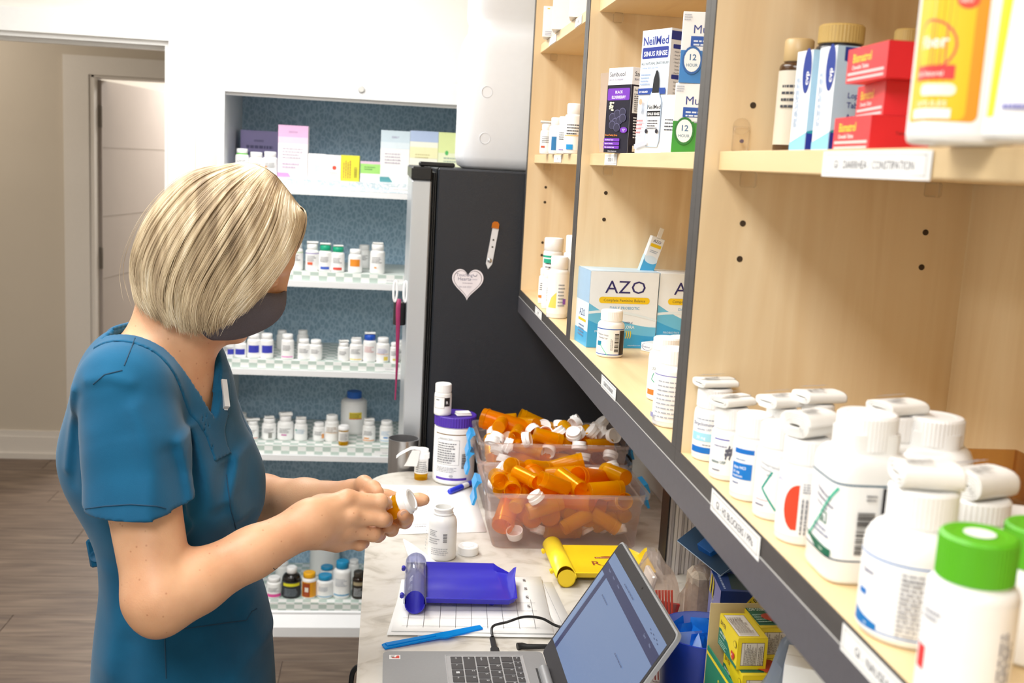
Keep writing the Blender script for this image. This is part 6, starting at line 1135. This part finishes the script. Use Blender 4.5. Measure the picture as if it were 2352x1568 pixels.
# -- skin
B = Field((-.50, 1.25, .975), (.075, 2.0, 1.665), .0026)
B.ell(HC, (.094, .074, .098), HF, .01); B.ell(hp3(.034, 0, -.058), (.060, .062, .072), HF, .03)
for s in (-1, 1):
    B.cone(hp3(.022, s*.045, -.078), hp3(.066, s*.012, -.112), .020, .016, .025); B.cone(hp3(.082, s*.012, .012), hp3(.070, s*.045, .006), .012, .010, .012)
    B.ell(hp3(.093, s*.031, -.014), (.011, .015, .010), HF, .010, 'cut'); B.ell(hp3(.0775, s*.031, -.015), (.0135, .0145, .012), HF, .004); B.ell(hp3(.062, s*.046, -.045), (.022, .02, .022), HF, .02)
    B.ell(hp3(-.004, s*.074, -.022), (.017, .008, .031), HF, .006)
B.cone(hp3(.090, 0, -.008), hp3(.108, 0, -.046), .0095, .0115, .012); B.ell(hp3(.100, 0, -.052), (.014, .017, .010), HF, .006); B.ell(hp3(.092, 0, -.080), (.011, .022, .008), HF, .008); B.ell(hp3(.090, 0, -.090), (.011, .019, .007), HF, .006); B.ell(hp3(.080, 0, -.112), (.018, .02, .016), HF, .012)
B.cone(hp3(-.026, 0, -.055), NB, .052, .052, .03); B.cone(hp3(.010, 0, -.085), tp(.035, 0, .0), .034, .040, .03)
B.cone(hp3(-.045, 0, -.06), V(372, 785, 1.60), .036, .043, .03)
SL, (X, Yy, Z) = B.sub((-.6, 1.2, 1.10), (.1, 2.1, 1.7)); tmp = Field(B.lo, B.lo+(B.n-1)*B.h, B.h) if 0 else None
torso(B, -.010, .05)
def arm(F, S, E, W, rs=(.047, .0475, .043, .041, .0395, .029, .026), side=1):
    S, E, W = map(np.array, (S, E, W)); u = E-S; v = W-E; n = nrm(np.cross(u, v))
    m1 = S+u*.45; F.cone(S, m1, rs[0], rs[1], .03); F.cone(m1, E-u*.03, rs[1], rs[2], .02); F.cone(E-u*.02, E+v*.02, rs[2], rs[2]*.98, .02)
    f1 = E+v*.22-nrm(u)*.0; F.cone(E, f1, rs[3], rs[3]*1.0, .015); F.cone(f1, E+v*.62, rs[4], rs[4]*.83, .015); F.cone(E+v*.60, W, rs[4]*.83, rs[5], .015)
    F.ell(E+nrm(u-v*.6)*rs[2]*.52, (.020, .020, .020), None, .02)
arm(B, NS, NE, NWr); arm(B, FS, FE, FWr, (.048, .046, .042, .041, .0385, .028, .025))
P3 = lambda px, py, y: V(px, py, y)
def finger(F, pts, k=.008):
    q = [(P3(*p[:3]), p[3]) for p in pts]
    for i in range(len(q)-1): F.cone(q[i][0], q[i+1][0], q[i][1], q[i+1][1], k if i == 0 else .003, pad=.012)
    for i in range(1, len(q)-1): F.ell(q[i][0], (q[i][1]*1.08,)*3, None, .004, pad=.012)
# near hand: back towards the camera, fingers folded over behind the vial
W0 = NWr; B.ell(W0+np.array([.004, 0, .002]), (.030, .020, .031), None, .02)
for (px_, py_, yy, r) in ((797, 1146, 1.492, .0135), (806, 1184, 1.484, .0140), (797, 1216, 1.490, .0132), (775, 1240, 1.502, .0120)): B.cone(P3(728, 1198+(py_-1192)*.35, 1.468), P3(px_, py_, yy), .020, r, .014)
B.cone(P3(745, 1178, 1.492), P3(790, 1200, 1.505), .022, .018, .02); B.cone(P3(724, 1224, 1.482), P3(770, 1236, 1.505), .019, .016, .02); B.cone(P3(735, 1172, 1.497), P3(785, 1160, 1.515), .018, .014, .016)
finger(B, [(797, 1146, 1.492, .0115), (874, 1151, 1.497, .0102), (884, 1155, 1.520, .0092), (872, 1158, 1.536, .0082)], .010)
finger(B, [(806, 1186, 1.484, .0118), (878, 1192, 1.494, .0104), (886, 1193, 1.518, .0094), (870, 1190, 1.538, .0084)], .010)
finger(B, [(797, 1218, 1.490, .0112), (858, 1227, 1.500, .0098), (866, 1226, 1.522, .0088), (850, 1220, 1.540, .0080)], .010)
finger(B, [(775, 1241, 1.502, .0105), (826, 1249, 1.512, .0088), (834, 1246, 1.530, .0080), (820, 1240, 1.546, .0072)], .010)
finger(B, [(740, 1172, 1.497, .0150), (792, 1150, 1.530, .0120), (838, 1146, 1.562, .0108), (872, 1150, 1.576, .0095)], .014)
for (a, b_) in (((735, 1185), (795, 1150)), ((735, 1192), (803, 1182)), ((730, 1202), (795, 1214))): B.cone(P3(*a, 1.4535), P3(*b_, 1.480), .0030, .0034, .008, pad=.01)   # tendons
for (px_, py_, yy) in ((797, 1146, 1.4835), (808, 1184, 1.4755), (798, 1216, 1.482)): B.ell(P3(px_, py_, yy), (.0085,)*3, None, .008, pad=.012)
# far hand: palm up under the vial, first finger stretched past its cap, two fingertips curled round from below
B.ell(FWr, (.030, .026, .022), None, .02)
for (px_, py_, yy, r) in ((886, 1143, 1.585, .0125), (880, 1168, 1.580, .0125), (868, 1190, 1.585, .0120), (850, 1205, 1.595, .0110)): B.cone(P3(822, 1150+(py_-1170)*.4, 1.608), P3(px_, py_, yy), .019, r, .014)
finger(B, [(886, 1143, 1.585, .0105), (935, 1147, 1.580, .0098), (962, 1147, 1.576, .0092), (974, 1147.5, 1.573, .0086)])
finger(B, [(880, 1168, 1.580, .0108), (930, 1197, 1.568, .0100), (933, 1190, 1.535, .0096), (926, 1183, 1.519, .0090)])
finger(B, [(868, 1190, 1.585, .0105), (898, 1216, 1.565, .0094), (900, 1216, 1.540, .0090), (893, 1211, 1.527, .0084)])
finger(B, [(850, 1205, 1.595, .0098), (872, 1228, 1.580, .0086), (868, 1232, 1.560, .0080), (858, 1230, 1.548, .0074)])
finger(B, [(808, 1128, 1.605, .0150), (836, 1112, 1.585, .0125), (856, 1122, 1.562, .0112), (866, 1130, 1.552, .0102)], .014)
X_, Y_2, Z_ = B.full()
SV, SF = B.mesh()
def skin_material():
    m = bpy.data.materials.new('skin'); m.use_nodes = True; nt = m.node_tree; b = nt.nodes['Principled BSDF']; L = nt.links
    b.inputs['Roughness'].default_value = .48; b.inputs['Subsurface Weight'].default_value = .25; b.inputs['Subsurface Radius'].default_value = (.010, .004, .002); b.inputs['Subsurface Scale'].default_value = 1
    tc = nt.nodes.new('ShaderNodeTexCoord'); n1 = nt.nodes.new('ShaderNodeTexNoise'); n1.inputs['Scale'].default_value = 14; n1.inputs['Detail'].default_value = 4
    vo = nt.nodes.new('ShaderNodeTexVoronoi'); vo.inputs['Scale'].default_value = 75; n2 = nt.nodes.new('ShaderNodeTexNoise'); n2.inputs['Scale'].default_value = 420; n2.inputs['Detail'].default_value = 3
    for n in (n1, vo, n2): L.new(tc.outputs['Object'], n.inputs['Vector'])
    r1 = nt.nodes.new('ShaderNodeValToRGB'); e = r1.color_ramp.elements; e[0].position = .3; e[0].color = lin('cd9772'); e[1].position = .7; e[1].color = lin('e1b18b')
    L.new(n1.outputs['Fac'], r1.inputs[0]); r2 = nt.nodes.new('ShaderNodeValToRGB'); e = r2.color_ramp.elements; e[0].position = .05; e[0].color = (.62, .42, .33, 1); e[1].position = .13; e[1].color = (1, 1, 1, 1)
    L.new(vo.outputs['Distance'], r2.inputs[0]); mx = nt.nodes.new('ShaderNodeMix'); mx.data_type = 'RGBA'; mx.blend_type = 'MULTIPLY'; mx.inputs[0].default_value = .55
    L.new(r1.outputs[0], mx.inputs[6]); L.new(r2.outputs[0], mx.inputs[7]); L.new(mx.outputs[2], b.inputs['Base Color'])
    bp = nt.nodes.new('ShaderNodeBump'); bp.inputs['Strength'].default_value = .25; bp.inputs['Distance'].default_value = .0008; L.new(n2.outputs['Fac'], bp.inputs['Height']); L.new(bp.outputs[0], b.inputs['Normal']); return m
SKIN = skin_material()
person = np_mesh('person', SV, SF, SKIN)
tag(person, 'woman in teal scrubs and dark mask, blond bob, holding an orange vial', 'person')
# -- scrub top
CL = Field((-.56, 1.24, .735), (-.06, 2.0, 1.43), .0034)
torso(CL, .011, .06)
CL.cone(V(406, 1320, 1.6), V(424, 1640, 1.6), .076, .132, .06)
hip = V(424, 1540, 1.60); CL.ell(hip+np.array([0, 0, -.05]), (.108, .140, .22), TFR, .05)
nu, fu = NE-NS, FE-FS
CL.cone(NS+np.array([0, 0, -.004]), NS+nu*.28, .052, .060, .035); CL.cone(NS+nu*.25, NS+nu*.66+np.array([-.009, 0, 0]), .060, .0700, .02)
CL.cone(FS, FS+fu*.28, .052, .058, .035); CL.cone(FS+fu*.25, FS+fu*.62, .058, .064, .02)
X_, Y_2, Z_ = CL.full()
def fold(pts, amp, wd, yr):
    pts = [V(a, b_, 1.48) for a, b_ in pts]; d = np.full((CL.n[0], 1, CL.n[2]), 9., np.float32)
    for p, q in zip(pts[:-1], pts[1:]):
        dx, dz = q[0]-p[0], q[2]-p[2]; t = np.clip(((X_-p[0])*dx+(Z_-p[2])*dz)/(dx*dx+dz*dz), 0, 1); d = np.minimum(d, np.sqrt((X_-p[0]-t*dx)**2+(Z_-p[2]-t*dz)**2))
    CL.f[:] -= (amp*np.exp(-(d/wd)**2)*(1/(1+np.exp((Y_2-yr)/.02)))).astype(np.float32)
for a in (([(345, 905), (372, 965), (392, 1030), (396, 1160)], .005, .012, 1.62), ([(440, 985), (462, 1060), (498, 1160)], .007, .010, 1.66), ([(420, 1000), (440, 1090), (452, 1160)], -.005, .010, 1.66), ([(530, 1085), (528, 1160), (545, 1215)], .007, .009, 1.66), ([(505, 1100), (500, 1170)], -.005, .010, 1.66),
          ([(205, 890), (182, 980), (170, 1110)], -.003, .008, 1.5), ([(190, 880), (160, 980), (150, 1080)], .004, .007, 1.6), ([(250, 960), (240, 1060), (262, 1150)], .003, .02, 1.5), ([(320, 960), (330, 1080)], -.003, .02, 1.5), ([(230, 850), (280, 838), (330, 852)], .0035, .008, 1.5),
          ([(240, 1330), (260, 1440), (250, 1540)], .005, .02, 1.6), ([(300, 1480), (290, 1560)], -.005, .02, 1.6), ([(560, 1440), (600, 1520)], .006, .014, 1.66), ([(480, 1470), (560, 1540)], .005, .02, 1.66), ([(430, 1500), (500, 1560)], -.004, .02, 1.66), ([(585, 1400), (610, 1440), (615, 1500)], -.006, .012, 1.66), ([(470, 1190), (560, 1240)], .004, .02, 1.66)): fold(*a)
outer = CL.f.copy(); inner = outer+.0105
shell = np.maximum(outer, -inner)
fc = (X_-SM[0])*TF[0]+(Y_2-SM[1])*TF[1]; lc = (X_-SM[0])*TL_[0]+(Y_2-SM[1])*TL_[1]; zc = Z_-SM[2]+0*X_
ztip = V(494, 962, 1.535)[2]-SM[2]; ztop = .045
wv = .078*np.clip((zc-ztip)/(ztop-ztip), -.2, 1.6)**1.0
l0 = -.008-.022*np.clip((ztop-zc)/(ztop-ztip), 0, 1.2)
cutV = np.maximum(np.abs(lc-l0)-wv, -(fc+.035))
a, b_ = NB+np.array([-.012, 0, -.02]), hp3(-.03, 0, -.05); ab = b_-a; t = ((X_-a[0])*ab[0]+(Y_2-a[1])*ab[1]+(Z_-a[2])*ab[2])/(ab @ ab)
cutN = np.maximum(np.sqrt((X_-a[0]-t*ab[0])**2+(Y_2-a[1]-t*ab[1])**2+(Z_-a[2]-t*ab[2])**2)-.053, -(t-.14)*np.linalg.norm(ab))
cut = np.minimum(cutV, cutN)
def hem(S, E, fr_): n = nrm(E-S); p = S+(E-S)*fr_; return (X_-p[0])*n[0]+(Y_2-p[1])*n[1]+(Z_-p[2])*n[2]
def near(S, E, r): p = S+(E-S)*.62; return np.sqrt((X_-p[0])**2+(Y_2-p[1])**2+(Z_-p[2])**2)-r
hp0 = V(300, 1163, 1.385); hn = nrm((.04, .10, -1)); hemN = (X_-hp0[0])*hn[0]+(Y_2-hp0[1])*hn[1]+(Z_-hp0[2])*hn[2]
slv = np.minimum(np.maximum(-hemN, near(NS, NE, .12)), np.maximum(-hem(FS, FE, .56), near(FS, FE, .11)))
# keep the trunk whole where the sleeve ends: only cut cloth that belongs to a sleeve
TR = Field(CL.lo, CL.lo+(CL.n-1)*CL.h-1e-6, CL.h); TR.f = TR.f[:CL.n[0], :CL.n[1], :CL.n[2]]
torso(TR, .016, .06); TR.cone(V(406, 1320, 1.6), V(424, 1640, 1.6), .082, .137, .06)
nn = [min(TR.f.shape[i], shell.shape[i]) for i in range(3)]; trf = np.full(shell.shape, 1., np.float32); trf[:nn[0], :nn[1], :nn[2]] = TR.f[:nn[0], :nn[1], :nn[2]]
slv = np.maximum(slv, .004-trf)
shell = np.maximum(shell, -cut); shell = np.maximum(shell, -slv); shell = np.maximum(shell, (CL.lo[2]+.02)-Z_)
# room for the arms leaving the sleeves and for the neck
CVt, CFt = CL.mesh(shell.astype(np.float32))
SCR = ramp_mat('scrub_cloth', [(.3, '0f4b6c'), (.55, '12567a'), (.8, '165f85')], 7, (1, 1, 1), .85, 6, .3, spec=.15)
nt = SCR.node_tree; wvn = nt.nodes.new('ShaderNodeTexNoise'); wvn.inputs['Scale'].default_value = 900; bpn = nt.nodes.new('ShaderNodeBump'); bpn.inputs['Strength'].default_value = .25; bpn.inputs['Distance'].default_value = .0006
nt.links.new(nt.nodes['Texture Coordinate'].outputs['Object'], wvn.inputs['Vector']); nt.links.new(wvn.outputs['Fac'], bpn.inputs['Height']); nt.links.new(bpn.outputs[0], nt.nodes['Principled BSDF'].inputs['Normal']); nt.nodes['Principled BSDF'].inputs['Sheen Weight'].default_value = .15
top = np_mesh('scrub_top', CVt, CFt, SCR, person)
band = np.maximum(np.maximum(outer-.0022, -(outer+.004)), -cut); band = np.maximum(band, np.minimum(np.maximum(np.abs(lc-l0)-(wv+.040), -(fc+.03)), cutN-.030)); band = np.maximum(band, (SM[2]+ztip-.055)-Z_)
BVt, BFt = CL.mesh(band.astype(np.float32)); nb_ = np_mesh('neck_band', BVt, BFt, SCR, top)
from mathutils.bvhtree import BVHTree
def bvh(*ms):
    vs, fs = [], []
    for a, f in ms: o = len(vs); vs += [tuple(p) for p in a]; fs += [tuple(int(i)+o for i in q) for q in f]
    return BVHTree.FromPolygons(vs, fs)
BT = bvh((CVt, CFt), (BVt, BFt)); BS = bvh((SV, SF)); EYEV = Vector((0, 0, EYE))
def hit(T, px, py, off=.0006):
    d = Vector(at(px, py, y=1.5))-EYEV; d.normalize(); p, n, i, q = T.ray_cast(EYEV, d)
    return None if p is None else p-d*off
def on_surface(T, pts, r, name, mat, parent, off=.0004, step=10):
    runs = [[]]
    for (a, b_), (c, d) in zip(pts[:-1], pts[1:]):
        n = max(2, int(math.hypot(c-a, d-b_)/step))
        for t in np.linspace(0, 1, n, endpoint=False):
            p = hit(T, a+(c-a)*t, b_+(d-b_)*t, off)
            if p is None: continue
            if runs[-1] and (p-runs[-1][-1]).length > .035: runs.append([])
            runs[-1].append(p)
    out = max(runs, key=len)
    if len(out) > 2: return MB().tube([tuple(p) for p in out], r, 6).build(name, mat, parent)
SEAM = M('0b3b57', .8, var=.03); PIPE = M('1a6a92', .8, var=.03)
for pts in ([(317, 757), (303, 795), (281, 850)], [(196, 1168), (240, 1162), (300, 1158), (360, 1162), (392, 1170)], [(281, 850), (240, 860), (205, 890)], [(378, 1458), (382, 1568)], [(372, 1452), (450, 1440), (520, 1430), (566, 1424), (578, 1404), (602, 1390)], [(462, 1258), (520, 1245), (562, 1222)], [(520, 1090), (530, 1170), (545, 1225)]): on_surface(BT, pts, .0009, 'seam', SEAM, top)
p = hit(BT, 516, 905, .003)
if p is not None: MB().box(-.004, .004, -.022, .022, -.005, .005).box(-.0045, .0045, -.023, .023, -.0055, -.0045).build('name_badge', M('d9dcdf', .3), top, tuple(p), rot=(.9, .15, .5), smooth=0)
p = V(222, 1268, 1.585); MB().box(-.012, .026, -.004, .004, -.022, .022, ch=.003).build('waist_tab', SCR, top, tuple(p), rot=(0, -.15, .2)); MB().lathe([(.0075, 0), (.0085, .001), (.0085, .003), (.006, .003), (.005, .0022), (0, .0022)], 20, T=Matrix.Rotation(math.pi/2, 4, 'X')).build('button', M('1c5f86', .3), top, (p[0], p[1]-.004, p[2]-.004))
# trousers and shoes below the picture
PT = Field((-.52, 1.36, .03), (-.02, 1.86, .86), .009)
for s in (-1, 1):
    h_ = V(424, 1500, 1.60)+TL_*s*.085; PT.cone((h_[0], h_[1], .82), (h_[0]+.01, h_[1], .47), .095, .078, .04); PT.cone((h_[0]+.01, h_[1], .47), (h_[0]-.01, h_[1], .06), .078, .07, .02)
PV, PF = PT.mesh(); np_mesh('trousers', PV, PF, SCR, person)
for s in (-1, 1):
    h_ = V(424, 1500, 1.60)+TL_*s*.09; MB().lathe([(.0, 0), (.036, 0), (.044, .012), (.044, .03), (.036, .055), (.02, .07), (0, .072)], 20, sx=2.6).build('shoe', M('e4e4e4', .5), person, (h_[0]+.045, h_[1]-.02, .001), yw)
# mask
MM = [(.1055, -.0205), (.1165, -.036), (.1205, -.052), (.1175, -.070), (.1085, -.088), (.0945, -.110), (.0800, -.124), (.0640, -.1325)]
MS = [(.034, -.050), (.030, -.060), (.026, -.070), (.022, -.080), (.019, -.090), (.017, -.100), (.018, -.110), (.026, -.119)]
for_grid = []
for (am, vm), (as_, vs_) in zip(MM, MS):
    row = []
    for s in np.linspace(-1, 1, 25):
        q = abs(s); l = math.sin(q*math.pi/2)**.9*.0735*(1 if s > 0 else -1); e = q**1.35; row.append(tuple(hp3(am+(as_-am)*e+.006*math.sin(math.pi*q), l, vm+(vs_-vm)*e**.9+.0015*math.sin(9*q+am*90))))
    for_grid.append(row)
MASK = M('67636a', .9, var=.08, scale=500, bump=.3, spec=.1)
mk = MB().grid(for_grid).build('face_mask', MASK, person, smooth=80); md = mk.modifiers.new('s', 'SUBSURF'); md.levels = 1; md.render_levels = 1; md = mk.modifiers.new('t', 'SOLIDIFY'); md.thickness = .0025
for rw in (for_grid[0], for_grid[-1]): MB().tube([tuple(q) for q in rw], .0016, 6).build('hem', MASK, mk)
MB().tube([tuple(hp3(.034, -.0725, -.052)), tuple(hp3(.012, -.079, -.035)), tuple(hp3(-.012, -.081, -.012))], .0014, 6).build('ear_loop', MASK, mk)
on_surface(BS, [(640, 606), (646, 600), (651, 597)], .0009, 'eyelashes', M('2b1c14', .6), person, .001, 3)
# nails, tattoo
p = hit(BS, 927, 1178, -.0008)
if p is not None: MB().lathe([(0, -.0005), (.0042, 0), (.004, .0009), (0, .0016)], 16, sx=1.25, T=Matrix.Rotation(.5, 4, 'Z') @ Matrix.Rotation(math.pi/2, 4, 'X')).build('fingernail', M('e0b49c', .2, var=.02), person, tuple(p))
sq = [(628+i*3.4, 1312-i*1.55+5.5*math.sin(i*1.9)-(8 if i < 2 else 0)) for i in range(16)]
on_surface(BS, sq, .00055, 'tattoo', M('4a4440', .8), person, .0002, 3)
# the vial in her hands
c0, c1 = V(868, 1181, 1.552), V(946, 1147, 1.537); d = nrm(c1-c0); L = .082
qh = Vector(d).to_track_quat('Z', 'Y'); up_ = qh.inverted() @ Vector((0, -.45, 1)); HVT = math.atan2(up_.y, up_.x)
hv = vial('orange pill vial with a white cap held in both hands', None, *(c1-d*L), .0168, L, .0165, lab=False, rot=Vector(d).to_track_quat('Z', 'Y').to_euler())
c = Canvas(.030, .045); c.barcode(.004, .030, .009, .010, '3a3a3a', True, 9); c.lines(.004, .006, .022, .02, 4, '8a8a8a'); c.build(round_r(.0168, .012, .030, th0=HVT), 'paper_label', hv, 'f4f3f0')
R = np.random.default_rng(2)
for k in range(12): MB().lathe([(0, -.003), (.0035, -.002), (.0042, 0), (.0035, .002), (0, .003)], 10).build('tablet', M('a85a20', .5), hv, (R.normal(0, .006), R.normal(0, .006), .012+.0022*k), rot=(R.normal(0, .8), R.normal(0, .8), 0))
# hair: locks drawn on a rounded volume round the skull, near side and far side
gd = [[(556, 372), (440, 400), (362, 480), (318, 570), (308, 628), (338, 692)], [(570, 373), (478, 412), (400, 500), (352, 590), (348, 660), (372, 712)], [(590, 377), (522, 425), (452, 515), (405, 610), (394, 680), (412, 730)], [(612, 386), (570, 450), (512, 545), (464, 635), (452, 700), (462, 748)],
      [(634, 402), (612, 470), (562, 560), (512, 645), (492, 705), (492, 740)], [(652, 424), (646, 492), (612, 575), (565, 640), (528, 698), (514, 736)], [(672, 450), (676, 515), (648, 585), (604, 640), (566, 684), (540, 714)], [(688, 474), (701, 495), (690, 545), (660, 600), (622, 646), (588, 682)]]
GD = np.array([[V(a, b_, 1.60)[[0, 2]] for a, b_ in smoothpath([(p[0], p[1], 0) for p in g], 36)[::1] for b_ in [0]] if 0 else [V(p[0], p[1], 1.60)[[0, 2]] for p in smoothpath([(q[0], q[1], 0) for q in g], 36)] for g in gd])
ol = [(560, 366), (610, 378), (655, 408), (690, 450), (706, 492), (716, 560), (700, 650), (650, 760), (560, 850), (470, 870), (390, 840), (330, 760), (303, 660), (300, 600), (314, 535), (352, 460), (400, 415), (470, 380), (520, 368)]
O = np.array([V(a, b_, 1.60)[[0, 2]] for a, b_ in ol]); OC = V(515, 600, 1.60)[[0, 2]]; oa = np.arctan2(O[:, 1]-OC[1], O[:, 0]-OC[0]); orr = np.hypot(*(O-OC).T); so = np.argsort(oa); oa, orr = oa[so], orr[so]
def height(P):
    q = P-OC; a = np.arctan2(q[..., 1], q[..., 0]); r = np.hypot(q[..., 0], q[..., 1]); R_ = np.interp(a, np.concatenate([oa-2*np.pi, oa, oa+2*np.pi]), np.tile(orr, 3)); d = np.clip(r/R_, 0, 1); return .099*(1-d**2.6)**.55
def guide(s, t):                                        # s: which lock (0 back .. 7 front), t: how far along it, both (n, m)
    s = np.clip(s, 0, len(GD)-1.0001); i = s.astype(int); f = (s-i)[..., None]; q = np.clip(t, 0, 1.14)*(GD.shape[1]-1); j = np.clip(q.astype(int), 0, GD.shape[1]-2); u = (q-j)[..., None]
    g = lambda k: GD[k, j]*(1-u)+GD[k, j+1]*u
    return g(i)*(1-f)+g(i+1)*f
HY = HC[1]-.002
def hair_points(n, npts, sd, side):
    R = np.random.default_rng(sd); NL = 64; s = R.uniform(-.05, 7.05, n); lk = np.floor(s*NL/7); LR = np.random.default_rng(77); ls = (np.arange(-2, NL+3)+LR.uniform(.2, .8, NL+5))*7/NL; ll = LR.uniform(.90, 1.0, NL+5); ld = LR.uniform(0, .006, NL+5); k = (lk+2).astype(int)
    T_ = np.linspace(0, 1, npts)[None]*(ll[k]*R.uniform(.90, 1.02, n)*(1+.05*np.clip(s-3.5, 0, 2.2)*R.uniform(-.6, 1, n)))[:, None]; tt = np.linspace(0, 1, npts)[None]
    S_ = s[:, None]+(ls[k]-s)[:, None]*(.15+.62*tt**1.5); S_ = S_+.10*np.sin(3.0*tt+LR.uniform(0, 6.3, NL+5)[k][:, None])*tt
    g = guide(S_, T_); wob = R.normal(0, .0016, (n, 1, 2))*tt[..., None]+R.normal(0, .0030, (n, 1, 2))*tt[..., None]**3; g = g+wob
    dep = R.beta(1.1, 2.2, (n, 1))*.009+ld[k][:, None]; root = np.clip(tt*7, 0, 1)**.6; h = np.maximum(height(g)-dep*np.minimum(1, tt*4), 0)*root-.0015*(1-root)
    return np.stack([g[..., 0], HY+side*h, g[..., 1]], -1), s
NP = 18
H1, s1 = hair_points(9000, NP, 1, -1); H2, s2 = hair_points(3600, NP, 2, 1); HP = np.concatenate([H1, H2])
R = np.random.default_rng(5); fly, _ = hair_points(170, NP, 9, -1); t = np.linspace(0, 1, NP)[None, :, None]; fly = fly+(R.normal(0, .006, (170, 1, 3))*t**2)+np.array([-.004, -.003, .004])*np.sin(3*t); HP = np.concatenate([HP, fly])
n = len(HP); hc = bpy.data.hair_curves.new('hair'); hc.add_curves([NP]*n); hc.attributes['position'].data.foreach_set('vector', HP.astype(np.float32).ravel())
ra = hc.attributes.get('radius') or hc.attributes.new('radius', 'FLOAT', 'POINT'); rad = np.tile(np.concatenate([np.full(NP-4, .00042), [.0004, .00034, .00026, .00012]]), (n, 1))*np.concatenate([np.ones(n-170), np.full(170, .4)])[:, None]; ra.data.foreach_set('value', rad.astype(np.float32).ravel())
HM = bpy.data.materials.new('blond_hair'); HM.use_nodes = True; nt = HM.node_tree; b = nt.nodes['Principled BSDF']; b.inputs['Roughness'].default_value = .38; b.inputs['Specular IOR Level'].default_value = .5; b.inputs['Anisotropic'].default_value = .5
hi = nt.nodes.new('ShaderNodeHairInfo'); rp = nt.nodes.new('ShaderNodeValToRGB'); e = rp.color_ramp.elements
for q, c_ in ((.5, 'd6c6a6'),): e.new(q).color = lin(c_)
e[0].position = 0; e[0].color = lin('8d795f'); e[1].position = .35; e[1].color = lin('bba687'); e[2].position = 1; e[2].color = lin('f4ead6'); e.new(.65).color = lin('d8c6a4')
lk = nt.nodes.new('ShaderNodeTexCoord'); ln_ = nt.nodes.new('ShaderNodeTexNoise'); ln_.inputs['Scale'].default_value = 28; mpn = nt.nodes.new('ShaderNodeMapping'); mpn.inputs['Rotation'].default_value = (0, math.radians(32), 0); mpn.inputs['Scale'].default_value = (1.6, .6, .22)
nt.links.new(lk.outputs['Object'], mpn.inputs[0]); nt.links.new(mpn.outputs[0], ln_.inputs['Vector']); ad = nt.nodes.new('ShaderNodeMath'); ad.operation = 'MULTIPLY_ADD'; ad.inputs[1].default_value = .55
nt.links.new(hi.outputs['Random'], ad.inputs[0]); ml = nt.nodes.new('ShaderNodeMapRange'); ml.inputs[1].default_value = .3; ml.inputs[2].default_value = .7; ml.inputs[3].default_value = -.15; ml.inputs[4].default_value = .62; nt.links.new(ln_.outputs['Fac'], ml.inputs[0]); nt.links.new(ml.outputs[0], ad.inputs[2]); nt.links.new(ad.outputs[0], rp.inputs[0]); nt.links.new(rp.outputs[0], b.inputs['Base Color'])
hc.materials.append(HM); ho = bpy.data.objects.new('hair', hc); col.objects.link(ho); ho.parent = person
gs = guide(np.linspace(0, 7, 40)[:, None]+np.zeros((1, 22)), np.linspace(0, .93, 22)[None]+np.zeros((40, 1)))
for sd in (-1, 1):
    hh = np.maximum(height(gs)-.013, 0)*np.clip(np.linspace(0, 1, 22)[None]*5, 0, 1); P = np.stack([gs[..., 0], HY+sd*hh, gs[..., 1]], -1); P[:, :, [0, 2]] = OC+(P[:, :, [0, 2]]-OC)*.985
    MB().grid([[tuple(q) for q in row] for row in P]).build('hair_underlayer', M('a58a64', .7, var=.15, scale=80), ho, smooth=90)
